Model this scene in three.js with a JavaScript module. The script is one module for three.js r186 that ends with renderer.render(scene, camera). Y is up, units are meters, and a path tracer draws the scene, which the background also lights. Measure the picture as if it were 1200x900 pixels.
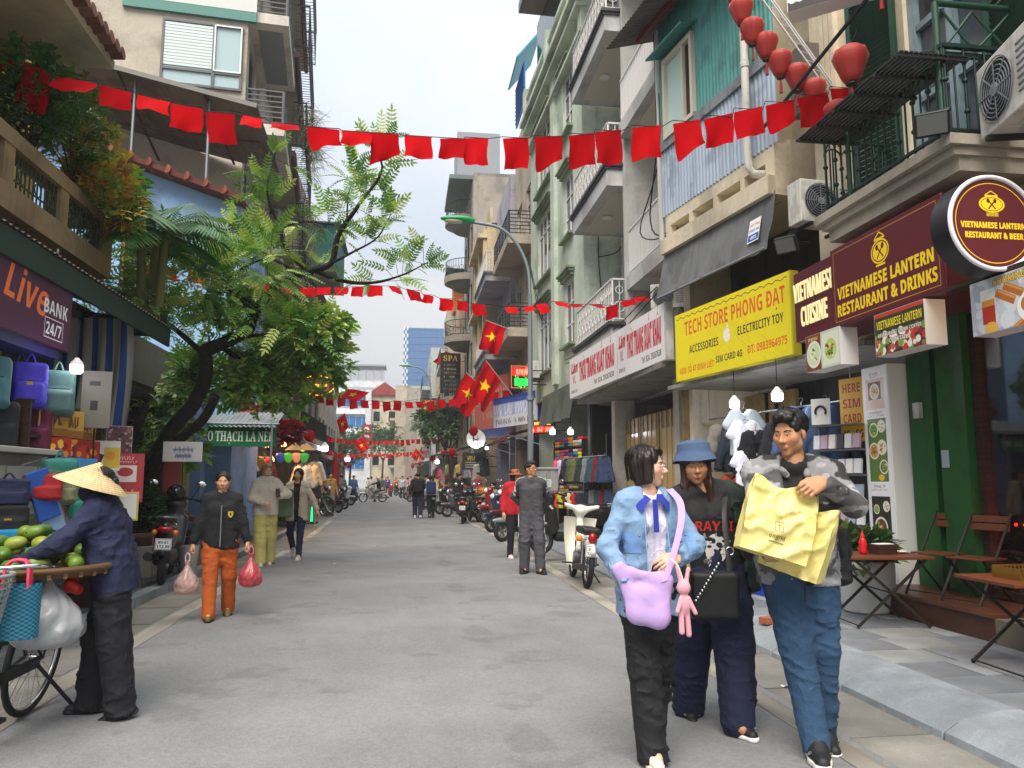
import*as THREE from 'three';
import{mergeGeometries}from 'three/addons/utils/BufferGeometryUtils.js';
import{RoundedBoxGeometry}from 'three/addons/geometries/RoundedBoxGeometry.js';
import{TextGeometry}from 'three/addons/geometries/TextGeometry.js';
import{FontLoader}from 'three/addons/loaders/FontLoader.js';

// ---------------------------------------------------------------- camera, sky, sun, exposure
const scene=new THREE.Scene();
const camera=new THREE.PerspectiveCamera(53.07,4 / 3,0.1,900);
camera.position.set(0,1.42,0);
camera.rotation.order='YXZ';
camera.rotation.y=THREE.MathUtils.degToRad(-7.839);
camera.rotation.x=THREE.MathUtils.degToRad(7.086);
const renderer=new THREE.WebGLRenderer({antialias:true});
renderer.toneMapping=THREE.LinearToneMapping;
renderer.toneMappingExposure=3.5;
renderer.shadowMap.enabled=true;
const SKY=.335,SUN=1.5;
const sun=new THREE.DirectionalLight(0xfff4e6,SUN);
sun.position.set(-14,60,20);sun.target.position.set(0,0,-20);
sun.castShadow=true;sun.shadow.radius=85;sun.shadow.mapSize.set(2048,2048);
Object.assign(sun.shadow.camera,{left:-60,right:60,top:80,bottom:-80,near:1,far:200});
scene.add(sun,sun.target);

// ---------------------------------------------------------------- helpers
let seed=7;
const rnd=()=>{seed=(seed+0x6d2b79f5)|0;let t=Math.imul(seed^(seed>>>15),1|seed);t=(t+Math.imul(t^(t>>>7),61|t))^t;return((t^(t>>>14))>>>0) / 4294967296;};
const rr=(a,b)=>a+(b-a)*rnd(),pick=a=>a[Math.floor(rnd()*a.length)];
const D2R=Math.PI / 180,V=(x,y,z)=>new THREE.Vector3(x,y,z);
const clamp=(x,a,b)=>Math.min(b,Math.max(a,x)),mixn=(a,b,t)=>a+(b-a)*t,sstep=(a,b,x)=>{const t=clamp((x-a) / (b-a),0,1);return t*t*(3-2*t);};
const hash3=(x,y,z)=>{let h=Math.imul(x,374761393)^Math.imul(y,668265263)^Math.imul(z,2147483647^0x2c1b3c6d);h=Math.imul(h^(h>>>13),1274126177);return((h^(h>>>16))>>>0) / 4294967296;};
function vnoise(x,y,z,per=0){
const xi=Math.floor(x),yi=Math.floor(y),zi=Math.floor(z),fx=x-xi,fy=y-yi,fz=z-zi;
const u=fx*fx*(3-2*fx),v=fy*fy*(3-2*fy),w=fz*fz*(3-2*fz),m=a=>per?((a%per)+per)%per:a;
const H=(i,j,k)=>hash3(m(xi+i),m(yi+j),zi+k);
return mixn(mixn(mixn(H(0,0,0),H(1,0,0),u),mixn(H(0,1,0),H(1,1,0),u),v),mixn(mixn(H(0,0,1),H(1,0,1),u),mixn(H(0,1,1),H(1,1,1),u),v),w);
}
const fbm=(x,y,z,o=4,per=0)=>{let s=0,a=.5,t=0;for(let i=0;i<o;i++){s+=a*vnoise(x,y,z+i*17,per);t+=a;a*=.5;x*=2;y*=2;z*=2;per*=2;}return s / t;};
// overcast sky: brighter towards the zenith (CIE overcast), with soft cloud structure
{
const w=512,h=256,d=new Float32Array(w*h*4);
for(let j=0;j<h;j++)for(let i=0;i<w;i++){
const el=(j / (h-1)-.5)*Math.PI,az=i / w*2*Math.PI,s=Math.max(0,Math.sin(el));
const cx=Math.cos(az)*Math.cos(el),cz=Math.sin(az)*Math.cos(el),sc=1 / (s+.35);
const n=fbm(cx*2.1*sc+9,cz*2.1*sc+5,3,5),n2=fbm(cx*5*sc+2,cz*5*sc+3,8,4);
const c=sstep(.32,.66,n*.7+n2*.3),L=SKY*(el<0?.3:.5+.96*s)*mixn(.93,1.06,c),k=(j*w+i)*4;
d[k]=L*mixn(.86,.975,c);d[k+1]=L*mixn(.945,.99,c);d[k+2]=L*mixn(1.08,1.01,c);d[k+3]=1;
}
const t=new THREE.DataTexture(d,w,h,THREE.RGBAFormat,THREE.FloatType);
t.mapping=THREE.EquirectangularReflectionMapping;t.magFilter=t.minFilter=THREE.LinearFilter;t.wrapS=THREE.RepeatWrapping;t.needsUpdate=true;
scene.background=t;scene.environment=t;scene.environmentIntensity=1;
}

const names={};
const numbered=n=>{const k=names[n]=(names[n]??-1)+1;return k?n+'_'+String(k).padStart(3,'0'):n;};
function tag(o,label,category,group,kind){
if(label)o.userData.label=label;if(category)o.userData.category=category;
if(group)o.userData.group=group;if(kind)o.userData.kind=kind;return o;
}
function thing(name,label,category,[x,y,z]=[0,0,0],turn=0,group){
const o=new THREE.Group();o.name=numbered(name);o.position.set(x,y,z);o.rotation.y=turn;scene.add(o);return tag(o,label,category,group);
}
function cloneThing(src,label,[x,y,z],turn=0,group){
const o=src.clone();o.name=numbered(src.name.replace(/_\d+$/,''));o.userData={...src.userData};o.position.set(x,y,z);o.rotation.set(0,turn,0);scene.add(o);tag(o,label,null,group);return o;
}
function part(parent,name,geo,mat,x=0,y=0,z=0,rx=0,ry=0,rz=0){
const m=new THREE.Mesh(geo,mat);m.name=parent?name:numbered(name);m.position.set(x,y,z);m.rotation.set(rx,ry,rz);(parent||scene).add(m);return m;
}
const structure=(name,geo,mat,x,y,z,rx,ry,rz)=>tag(part(null,name,geo,mat,x,y,z,rx,ry,rz),null,null,null,'structure');
// box with uv in metres, shared by size
const boxCache={};
function BX(w,h,d){
const key=[w,h,d].map(v=>v.toFixed(4)).join();if(boxCache[key])return boxCache[key];
const g=new THREE.BoxGeometry(w,h,d),uv=g.attributes.uv,s=[[d,h],[d,h],[w,d],[w,d],[w,h],[w,h]];
for(let i=0;i<24;i++)uv.setXY(i,uv.getX(i)*s[i>>2][0],uv.getY(i)*s[i>>2][1]);
return boxCache[key]=g;
}
const box=(p,name,mat,w,h,d,x,y,z,rx,ry,rz)=>part(p,name,BX(w,h,d),mat,x,y,z,rx,ry,rz);
const RB=(w,h,d,r=.01,s=2)=>new RoundedBoxGeometry(w,h,d,s,Math.min(r,w / 2.01,h / 2.01,d / 2.01));
const CY=(r1,r2,h,n=12,open=false)=>new THREE.CylinderGeometry(r1,r2,h,n,1,open);
const SP=(r,a=12,b=8)=>new THREE.SphereGeometry(r,a,b);
const LT=(pts,n=20)=>new THREE.LatheGeometry(pts.map(p=>new THREE.Vector2(p[0],p[1])),n);
function TB(pts,r,seg=8,rad=6,closed=false){return new THREE.TubeGeometry(new THREE.CatmullRomCurve3(pts.map(p=>Array.isArray(p)?V(...p):p),closed,'centripetal'),Math.max(2,seg),r,rad,closed);}
const tmpM=new THREE.Matrix4(),tmpQ=new THREE.Quaternion(),ONE=V(1,1,1);
const mat4=(x=0,y=0,z=0,rx=0,ry=0,rz=0,s=ONE)=>new THREE.Matrix4().compose(V(x,y,z),new THREE.Quaternion().setFromEuler(new THREE.Euler(rx,ry,rz)),typeof s==='number'?V(s,s,s):s);
class G{ // gathers geometries into one mesh of one part
constructor(){this.l=[];}
add(g,x,y,z,rx,ry,rz,s){const c=g.index?g.toNonIndexed():g.clone();for(const k of Object.keys(c.attributes))if(!['position','normal','uv','color'].includes(k))c.deleteAttribute(k);if(!c.attributes.uv)c.setAttribute('uv',new THREE.Float32BufferAttribute(new Float32Array(c.attributes.position.count*2),2));c.applyMatrix4(mat4(x,y,z,rx,ry,rz,s));this.l.push(c);return this;}
box(w,h,d,x,y,z,rx,ry,rz){return this.add(BX(w,h,d),x,y,z,rx,ry,rz);}
cyl(r1,r2,h,x,y,z,rx,ry,rz,n=10){return this.add(CY(r1,r2,h,n),x,y,z,rx,ry,rz);}
bar(a,b,r,n=6){const A=V(...a),B=V(...b),d=B.clone().sub(A),g=CY(r,r,d.length(),n).applyQuaternion(tmpQ.setFromUnitVectors(V(0,1,0),d.clone().normalize()));return this.add(g,(A.x+B.x) / 2,(A.y+B.y) / 2,(A.z+B.z) / 2);}
cone(a,ra,b,rb,n=8){const A=V(...a),B=V(...b),d=B.clone().sub(A),g=CY(rb,ra,d.length(),n).applyQuaternion(tmpQ.setFromUnitVectors(V(0,1,0),d.clone().normalize()));return this.add(g,(A.x+B.x) / 2,(A.y+B.y) / 2,(A.z+B.z) / 2);}
flat(a,b,w,t){const A=V(...a),B=V(...b),d=B.clone().sub(A),g=new THREE.BoxGeometry(w,d.length(),t).applyQuaternion(tmpQ.setFromUnitVectors(V(0,1,0),d.clone().normalize()));return this.add(g,(A.x+B.x) / 2,(A.y+B.y) / 2,(A.z+B.z) / 2);}
tube(pts,r,seg,rad,closed){return this.add(TB(pts,r,seg,rad,closed));}
geo(){return mergeGeometries(this.l);}
mesh(parent,name,mat,x,y,z,rx,ry,rz){return part(parent,name,this.geo(),mat,x,y,z,rx,ry,rz);}
}
// ---------------------------------------------------------------- textures
function dataTex(n,fn,srgb,rep){
const d=new Uint8Array(n*n*4);
for(let j=0;j<n;j++)for(let i=0;i<n;i++){const c=fn(i / n,j / n),k=(j*n+i)*4,a=Array.isArray(c)?c:[c,c,c];for(let q=0;q<3;q++)d[k+q]=clamp(a[q],0,1)*255;d[k+3]=255;}
const t=new THREE.DataTexture(d,n,n,THREE.RGBAFormat);t.magFilter=THREE.LinearFilter;t.minFilter=THREE.LinearMipmapLinearFilter;t.generateMipmaps=true;t.wrapS=t.wrapT=THREE.RepeatWrapping;
if(srgb)t.colorSpace=THREE.SRGBColorSpace;t.repeat.set(1 / rep,1 / rep);t.needsUpdate=true;return t;
}
const F=(u,v,f,o,z)=>fbm(u*f,v*f,z,o,f);
const TX={
plaster:dataTex(512,(u,v)=>{const a=F(u,v,4,5,1),s=fbm(u*40,v*3,5,3,0),g=F(u,v,64,2,9),st=sstep(.5,.78,F(u,v,6,4,22))*.22+sstep(.62,.8,fbm(u*26,v*2,31,3,0))*.1;return clamp(.97+(a-.5)*.2+(g-.5)*.08-st*.55,0,1);},true,3.7),
plasterB:dataTex(512,(u,v)=>F(u,v,12,5,4)*.7+F(u,v,90,2,5)*.3,false,1.9),
asphalt:dataTex(1024,(u,v)=>{const g=hash3(u*1024|0,v*1024|0,3),g2=F(u,v,170,2,2),a=F(u,v,5,5,8),b=sstep(.6,.72,F(u,v,9,4,14));const k=.8+(g-.5)*.12+(g2-.5)*.09+(a-.5)*.14-b*.06;return[k,k*.995,k*.98];},true,3.1),
asphaltB:dataTex(512,(u,v)=>F(u,v,128,2,3),false,1.1),
wear:dataTex(512,(u,v)=>{const a=F(u,v,3,6,41),b=F(u,v,11,4,12);return .8+(a-.5)*.38+(b-.5)*.16;},true,11),
stone:dataTex(512,(u,v)=>{const a=F(u,v,5,6,11),g=hash3(u*512|0,v*512|0,9),vein=Math.abs(F(u,v,7,5,51)-.5)<.01?.035:0;const k=.8+(a-.5)*.3+(g-.5)*.12+vein;return[k*.97,k*.99,k];},true,1.3),
bark:dataTex(256,(u,v)=>fbm(u*18,v*5,2,5,0)*.8+.15,true,.5),
cloth:dataTex(256,(u,v)=>.5+.25*Math.sin(u*2*Math.PI*64)*Math.sin(v*2*Math.PI*64)+(F(u,v,32,2,6)-.5)*.5,false,.12),
crease:dataTex(512,(u,v)=>{const w=F(u,v,4,3,61)*.35,uu=u+w*.3,n=F((uu%1+1)%1,v,5,3,63),m=sstep(.35,.65,F(u,v,3,2,65)),r=1-Math.abs(2*n-1),n2=F(u,v,11,2,67),r2=1-Math.abs(2*n2-1);return clamp(.2+Math.pow(r,4)*.55*m+Math.pow(r2,4)*.14+(F(u,v,90,1,3)-.5)*.07,0,1);},false,.62),
grime:dataTex(512,(u,v)=>{const a=F(u,v,8,5,71),s=fbm(u*50,v*2.5,3,3,0);return clamp(.92-sstep(.5,.75,a)*.14-sstep(.55,.8,s)*.1,0,1);},true,2.3),
wood:dataTex(256,(u,v)=>{const r=fbm(u*3,v*44,3,4,0),k=.7+(r-.5)*.7;return[k,k*.97,k*.93];},true,.6),
};
// ---------------------------------------------------------------- materials
const lin=c=>new THREE.Color(c);
function M(color,rough=.8,o={}){const phys=o.transmission!==undefined||o.clearcoat||o.sheen;const m=new(phys?THREE.MeshPhysicalMaterial:THREE.MeshStandardMaterial)({color,roughness:rough,...o});return m;}
const wallM=(c,r=.88,t=TX.plaster)=>M(c,r,{map:t,bumpMap:TX.plasterB,bumpScale:.006});
const MT={
steel:M(0x8b8f92,.45,{metalness:.8}),chrome:M(0xd5d8da,.16,{metalness:1}),darkMetal:M(0x2a2c2d,.5,{metalness:.5}),greyPaint:M(0x8d9398,.55,{map:TX.grime}),white:M(0xe6e6e2,.6),whiteGrime:M(0xdedcd4,.7,{map:TX.grime}),
black:M(0x15151a,.6),rubber:M(0x141414,.85),dark:M(0x101012,.9),darkGlass:M(0x0b1013,.08),glass:M(0xffffff,.03,{transmission:1,thickness:0}),wood:M(0x8a4a22,.5,{map:TX.wood}),woodDark:M(0x4a2c1a,.6,{map:TX.wood}),plasticBlue:M(0x1c3fae,.45),red:M(0xc2000f,.75),brass:M(0xb08a3a,.35,{metalness:.9}),wire:M(0x111113,.7),concrete:wallM(0x8f8d86,.9),straw:M(0xd8bd8c,.8),
};
const cnv=(w,h)=>{const c=document.createElement('canvas');c.width=w;c.height=h;return c;};
function canvasTex(w,h,draw){const c=cnv(w,h),x=c.getContext('2d');draw(x,w,h);const t=new THREE.CanvasTexture(c);t.colorSpace=THREE.SRGBColorSpace;t.magFilter=THREE.LinearFilter;return t;}
const printM=(w,h,draw,rough=.55,o={})=>M(0xffffff,rough,{map:canvasTex(w,h,draw),...o});
function glowM(w,h,draw,k=1){const t=canvasTex(w,h,draw);return M(0x050505,.5,{emissive:0xffffff,emissiveMap:t,emissiveIntensity:k});}
function txt(x,s,px,py,size,color,o={}){
x.save();x.translate(px,py);if(o.rot)x.rotate(o.rot);x.scale(o.sx??1,o.sy??1);x.font=`${o.style || 'bold'} ${size}px ${o.font || 'sans-serif'}`;x.textAlign=o.align||'center';x.textBaseline='middle';x.fillStyle=color;
if(o.fit){const w=x.measureText(s).width;x.scale(o.fit / w,1);}
if(o.stroke){x.strokeStyle=o.stroke;x.lineWidth=o.lw||4;x.lineJoin='round';x.strokeText(s,0,0);}
x.fillText(s,0,0);x.restore();
}
const fill=(x,c,a=0,b=0,w=4096,h=4096)=>{x.fillStyle=c;x.fillRect(a,b,w,h);};
const disc=(x,c,a,b,r,ry)=>{x.fillStyle=c;x.beginPath();x.ellipse(a,b,r,ry??r,0,0,7);x.fill();};
// a flat print on the front of a shallow box: the board's own mesh plus a sheet 2 mm proud of it
function board(parent,name,mat,edge,w,h,d,x,y,z,ry=0,rx=0){const b=part(parent,name,BX(w,h,d),edge,x,y,z,rx,ry,0);part(b,'print',new THREE.PlaneGeometry(w*.985,h*.985),mat,0,0,d / 2+.002);return b;}

// ---------------------------------------------------------------- smooth solids: a distance field meshed with surface nets
class SDF{
constructor(k=.04){this.k=k;this.p=[];this.cuts=[];}
cone(a,ra,b,rb,o={}){this.p.push({t:0,a,ra,b,rb,...o});return this;}
ball(a,r,o){return this.cone(a,r,a,r,o);}
ell(c,r,o={}){this.p.push({t:1,c,r,...o});return this;}
bx(c,r,e=.01,o={}){this.p.push({t:2,c,r,e,...o});return this;}
cut(f){this.cuts.push(f);return this;}
geo(cell,{disp,color,band=.06}={}){
let lo=[1e9,1e9,1e9],hi=[-1e9,-1e9,-1e9];const bb=q=>{const l=[],h=[];for(let i=0;i<3;i++){if(q.t){l[i]=q.c[i]-q.r[i]-(q.e||0);h[i]=q.c[i]+q.r[i]+(q.e||0);}else{l[i]=Math.min(q.a[i]-q.ra,q.b[i]-q.rb);h[i]=Math.max(q.a[i]+q.ra,q.b[i]+q.rb);}}return[l,h];};
for(const q of this.p)if(!q.sub){const[l,h]=bb(q);for(let i=0;i<3;i++){lo[i]=Math.min(lo[i],l[i]);hi[i]=Math.max(hi[i],h[i]);}}
const pad=cell*2.5+this.k*.3;lo=lo.map(v=>v-pad);hi=hi.map(v=>v+pad);
const n=lo.map((v,i)=>Math.ceil((hi[i]-v) / cell)+1),nx=n[0],ny=n[1],nz=n[2],f=new Float32Array(nx*ny*nz).fill(1);
for(const q of this.p){
const k=q.k??this.k,[l,h]=bb(q),m=k+2*cell,s=l.map((v,i)=>Math.max(0,Math.floor((v-m-lo[i]) / cell))),e=h.map((v,i)=>Math.min(n[i]-1,Math.ceil((v+m-lo[i]) / cell)));
let ba,bl2,dr,inv;
if(q.t===0){ba=[q.b[0]-q.a[0],q.b[1]-q.a[1],q.b[2]-q.a[2]];bl2=ba[0]**2+ba[1]**2+ba[2]**2||1e-9;dr=q.rb-q.ra;inv=1 / Math.sqrt(bl2);}
for(let z=s[2];z<=e[2];z++){const pz=lo[2]+z*cell;for(let y=s[1];y<=e[1];y++){const py=lo[1]+y*cell;let id=(z*ny+y)*nx+s[0];for(let x=s[0];x<=e[0];x++,id++){
const px=lo[0]+x*cell;let d;
if(q.t===0){const ax=px-q.a[0],ay=py-q.a[1],az=pz-q.a[2],t0=(ax*ba[0]+ay*ba[1]+az*ba[2]) / bl2,t=t0<0?0:t0>1?1:t0;const dx=ax-ba[0]*t,dy=ay-ba[1]*t,dz=az-ba[2]*t;d=Math.sqrt(dx*dx+dy*dy+dz*dz)-q.ra-dr*t;if(q.flat&&t0>1)d=Math.max(d,(t0-1) / inv+(q.fe||0));}
else if(q.t===1){const ax=px-q.c[0],ay=py-q.c[1],az=pz-q.c[2],r=q.r,k0=Math.hypot(ax / r[0],ay / r[1],az / r[2]),k1=Math.hypot(ax / r[0]**2,ay / r[1]**2,az / r[2]**2);d=k1<1e-6?-Math.min(...r):k0*(k0-1) / k1;}
else{const ax=Math.abs(px-q.c[0])-q.r[0],ay=Math.abs(py-q.c[1])-q.r[1],az=Math.abs(pz-q.c[2])-q.r[2];d=Math.hypot(Math.max(ax,0),Math.max(ay,0),Math.max(az,0))+Math.min(Math.max(ax,ay,az),0)-q.e;}
const o=f[id];
if(q.sub){const b=-d,hh=Math.max(k-Math.abs(o-b),0) / (k||1);f[id]=Math.max(o,b)+hh*hh*k / 4;}
else{const hh=Math.max(k-Math.abs(o-d),0) / (k||1);f[id]=Math.min(o,d)-hh*hh*k / 4;}
}}}
}
if(disp||this.cuts.length)for(let z=0,id=0;z<nz;z++)for(let y=0;y<ny;y++)for(let x=0;x<nx;x++,id++)if(f[id]<band){const px=lo[0]+x*cell,py=lo[1]+y*cell,pz=lo[2]+z*cell;if(disp&&f[id]>-band)f[id]+=disp(px,py,pz);for(const c of this.cuts)f[id]=Math.max(f[id],c(px,py,pz));}
const vi=new Int32Array(nx*ny*nz).fill(-1),pos=[],idx=[];
for(let z=0;z<nz-1;z++)for(let y=0;y<ny-1;y++)for(let x=0;x<nx-1;x++){
const b=(z*ny+y)*nx+x;let mask=0;const c=[];
for(let q=0;q<8;q++){const v=f[b+(q&1)+((q>>1)&1)*nx+(q>>2)*nx*ny];c[q]=v;if(v<0)mask|=1<<q;}
if(mask===0||mask===255)continue;
let sx=0,sy=0,sz=0,m=0;
for(let q=0;q<8;q++)for(let a=1;a<8;a<<=1)if(!(q&a)){const r=q|a;if((c[q]<0)!==(c[r]<0)){const t=c[q] / (c[q]-c[r]);sx+=(q&1)+(a===1?t:0);sy+=((q>>1)&1)+(a===2?t:0);sz+=(q>>2)+(a===4?t:0);m++;}}
vi[b]=pos.length / 3;pos.push(lo[0]+(x+sx / m)*cell,lo[1]+(y+sy / m)*cell,lo[2]+(z+sz / m)*cell);
}
const st=[1,nx,nx*ny];
for(let z=1;z<nz-1;z++)for(let y=1;y<ny-1;y++)for(let x=1;x<nx-1;x++){
const b=(z*ny+y)*nx+x,v=f[b]<0;
for(let a=0;a<3;a++){if((f[b+st[a]]<0)===v)continue;const u=st[(a+1)%3],w=st[(a+2)%3],q=[vi[b],vi[b-u],vi[b-u-w],vi[b-w]];if(q.includes(-1))continue;if(v)idx.push(q[0],q[1],q[2],q[0],q[2],q[3]);else idx.push(q[0],q[2],q[1],q[0],q[3],q[2]);}
}
const g=new THREE.BufferGeometry();g.setAttribute('position',new THREE.Float32BufferAttribute(pos,3));g.setIndex(idx);g.computeVertexNormals();
const uv=new Float32Array(pos.length / 3*2);for(let i=0;i<uv.length / 2;i++){uv[2*i]=pos[3*i]+pos[3*i+2];uv[2*i+1]=pos[3*i+1];}g.setAttribute('uv',new THREE.BufferAttribute(uv,2));
if(color)paint(g,color);return g;
}
}
function paint(g,color){const p=g.attributes.position,n=g.attributes.normal,c=new Float32Array(p.count*3);for(let i=0;i<p.count;i++){const k=color(p.getX(i),p.getY(i),p.getZ(i),n.getX(i),n.getY(i),n.getZ(i));c.set(k,3*i);}g.setAttribute('color',new THREE.BufferAttribute(c,3));return g;}
const LC=h=>{const c=new THREE.Color(h);return[c.r,c.g,c.b];};
// a sheet bent by a function (u, v in 0..1 -> [x, y, z])
function sheet(nu,nv,fn,uvw=1,uvh=1){
const pos=[],uv=[],idx=[];
for(let j=0;j<=nv;j++)for(let i=0;i<=nu;i++){pos.push(...fn(i / nu,j / nv));uv.push(i / nu*uvw,j / nv*uvh);}
for(let j=0;j<nv;j++)for(let i=0;i<nu;i++){const a=j*(nu+1)+i,b=a+nu+1;idx.push(a,a+1,b+1,a,b+1,b);}
const g=new THREE.BufferGeometry();g.setAttribute('position',new THREE.Float32BufferAttribute(pos,3));g.setAttribute('uv',new THREE.Float32BufferAttribute(uv,2));g.setIndex(idx);g.computeVertexNormals();return g;
}
// corrugated metal: w along x (waves), h along y, facing +z
function CORR(w,h,pitch=.09,amp=.018){const n=Math.round(w / pitch)*4;return sheet(n,1,(u,v)=>{const q=(u*n)%4,z=q<1?amp*q:q<2?amp:q<3?amp*(3-q):0;return[u*w-w / 2,v*h-h / 2,z];},w,h).toNonIndexed();}
function flatShade(g){const c=g.index?g.toNonIndexed():g;c.computeVertexNormals();return c;}
// Vietnamese lettering: the fonts lack letters with tone marks, so the marks are drawn over the base letters
const MARK={'\u0300':'g','\u0301':'a','\u0309':'h','\u0303':'t','\u0323':'d','\u0302':'c','\u0306':'b','\u031b':'o'};
function vtxt(x,s,px,py,size,color,o={}){
x.save();x.translate(px,py);x.rotate(o.rot||0);x.font=`${o.style || 'bold'} ${size}px ${o.font || 'sans-serif'}`;x.textAlign='left';x.textBaseline='alphabetic';x.fillStyle=color;x.strokeStyle=color;x.lineWidth=size*.07;
const units=[...s].map(ch=>{const d=[...ch.normalize('NFD')],b=d[0];return{b,m:d.slice(1).map(q=>MARK[q]),w:x.measureText(b).width};}),W=units.reduce((a,u)=>a+u.w,0);
x.scale(o.fit?o.fit / W:(o.sx??1),o.sy??1);let cx=o.align==='left'?0:-W / 2;const up=size*.36;
for(const u of units){
if(o.stroke){x.save();x.strokeStyle=o.stroke;x.lineWidth=o.lw||size*.12;x.lineJoin='round';x.strokeText(u.b,cx,up);x.restore();}
x.fillText(u.b,cx,up);const mx=cx+u.w / 2,cap=u.b===u.b.toUpperCase()?.76:.58;let top=up-size*cap-size*.07;
const line=(...p)=>{x.beginPath();x.moveTo(mx+p[0]*size,top+p[1]*size);for(let i=2;i<p.length;i+=2)x.lineTo(mx+p[i]*size,top+p[i+1]*size);x.stroke();};
for(const m of u.m){
if(m==='c'){line(-.13,0,0,-.1,.13,0);top-=size*.13;}else if(m==='b'){line(-.12,-.09,-.05,-.01,.05,-.01,.12,-.09);top-=size*.13;}
else if(m==='g')line(-.12,-.12,.06,-.01);else if(m==='a')line(.12,-.12,-.06,-.01);else if(m==='h')line(-.06,-.14,.05,-.14,.06,-.07,0,-.03);else if(m==='t')line(-.14,-.03,-.05,-.1,.05,-.03,.14,-.1);
else if(m==='d'){x.beginPath();x.arc(mx,up+size*.16,size*.065,0,7);x.fill();}else if(m==='o'){x.beginPath();x.moveTo(cx+u.w*.8,up-size*cap+size*.08);x.quadraticCurveTo(cx+u.w*1.08,up-size*cap+size*.06,cx+u.w*1.02,up-size*cap-size*.12);x.stroke();}
}
cx+=u.w;
}
x.restore();
}
// lettering too small to read in the photograph: rows of letter-like strokes
function scrib(x,px,py,w,h,color,n=12){x.strokeStyle=color;x.lineWidth=Math.max(1.2,h*.16);for(let i=0;i<n;i++){if(rnd()<.12)continue;const a=px-w / 2+w*i / n,b=w / n*.7,q=()=>[a+rnd()*b,py+(rnd()-.5)*h];x.beginPath();x.moveTo(a,py-h / 2);x.lineTo(a+rnd()*b*.3,py+h / 2);x.lineTo(...q());x.lineTo(a+b,py+(rnd()<.5?-h:h) / 2);x.stroke();}}
// ---------------------------------------------------------------- ground
const bend=z=>{const d=Math.max(0,-z-14);const e=Math.max(0,d-45);return-.03*d*sstep(0,24,d)-.0006*e*e;}; // the street curves gently to the left
const zs=[];for(let z=8;z>-34;z-=.4)zs.push(z);for(let z=-34;z>-190;z-=3)zs.push(z);
function strip(x0,x1,y,nx,zlist=zs,tint){
const pos=[],uv=[],col=[],idx=[],n=nx+1;
for(const z of zlist)for(let i=0;i<n;i++){const q=mixn(x0,x1,i / nx),x=q+bend(z);pos.push(x,y,z);uv.push(x,z);const k=tint?tint(q,z):[1,1,1];col.push(...k);}
for(let j=0;j<zlist.length-1;j++)for(let i=0;i<nx;i++){const a=j*n+i,b=a+n;idx.push(a,a+1,b,a+1,b+1,b);}
const g=new THREE.BufferGeometry();g.setAttribute('position',new THREE.Float32BufferAttribute(pos,3));g.setAttribute('uv',new THREE.Float32BufferAttribute(uv,2));g.setAttribute('color',new THREE.Float32BufferAttribute(col,3));g.setIndex(idx);g.computeVertexNormals();return g;
}
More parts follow.
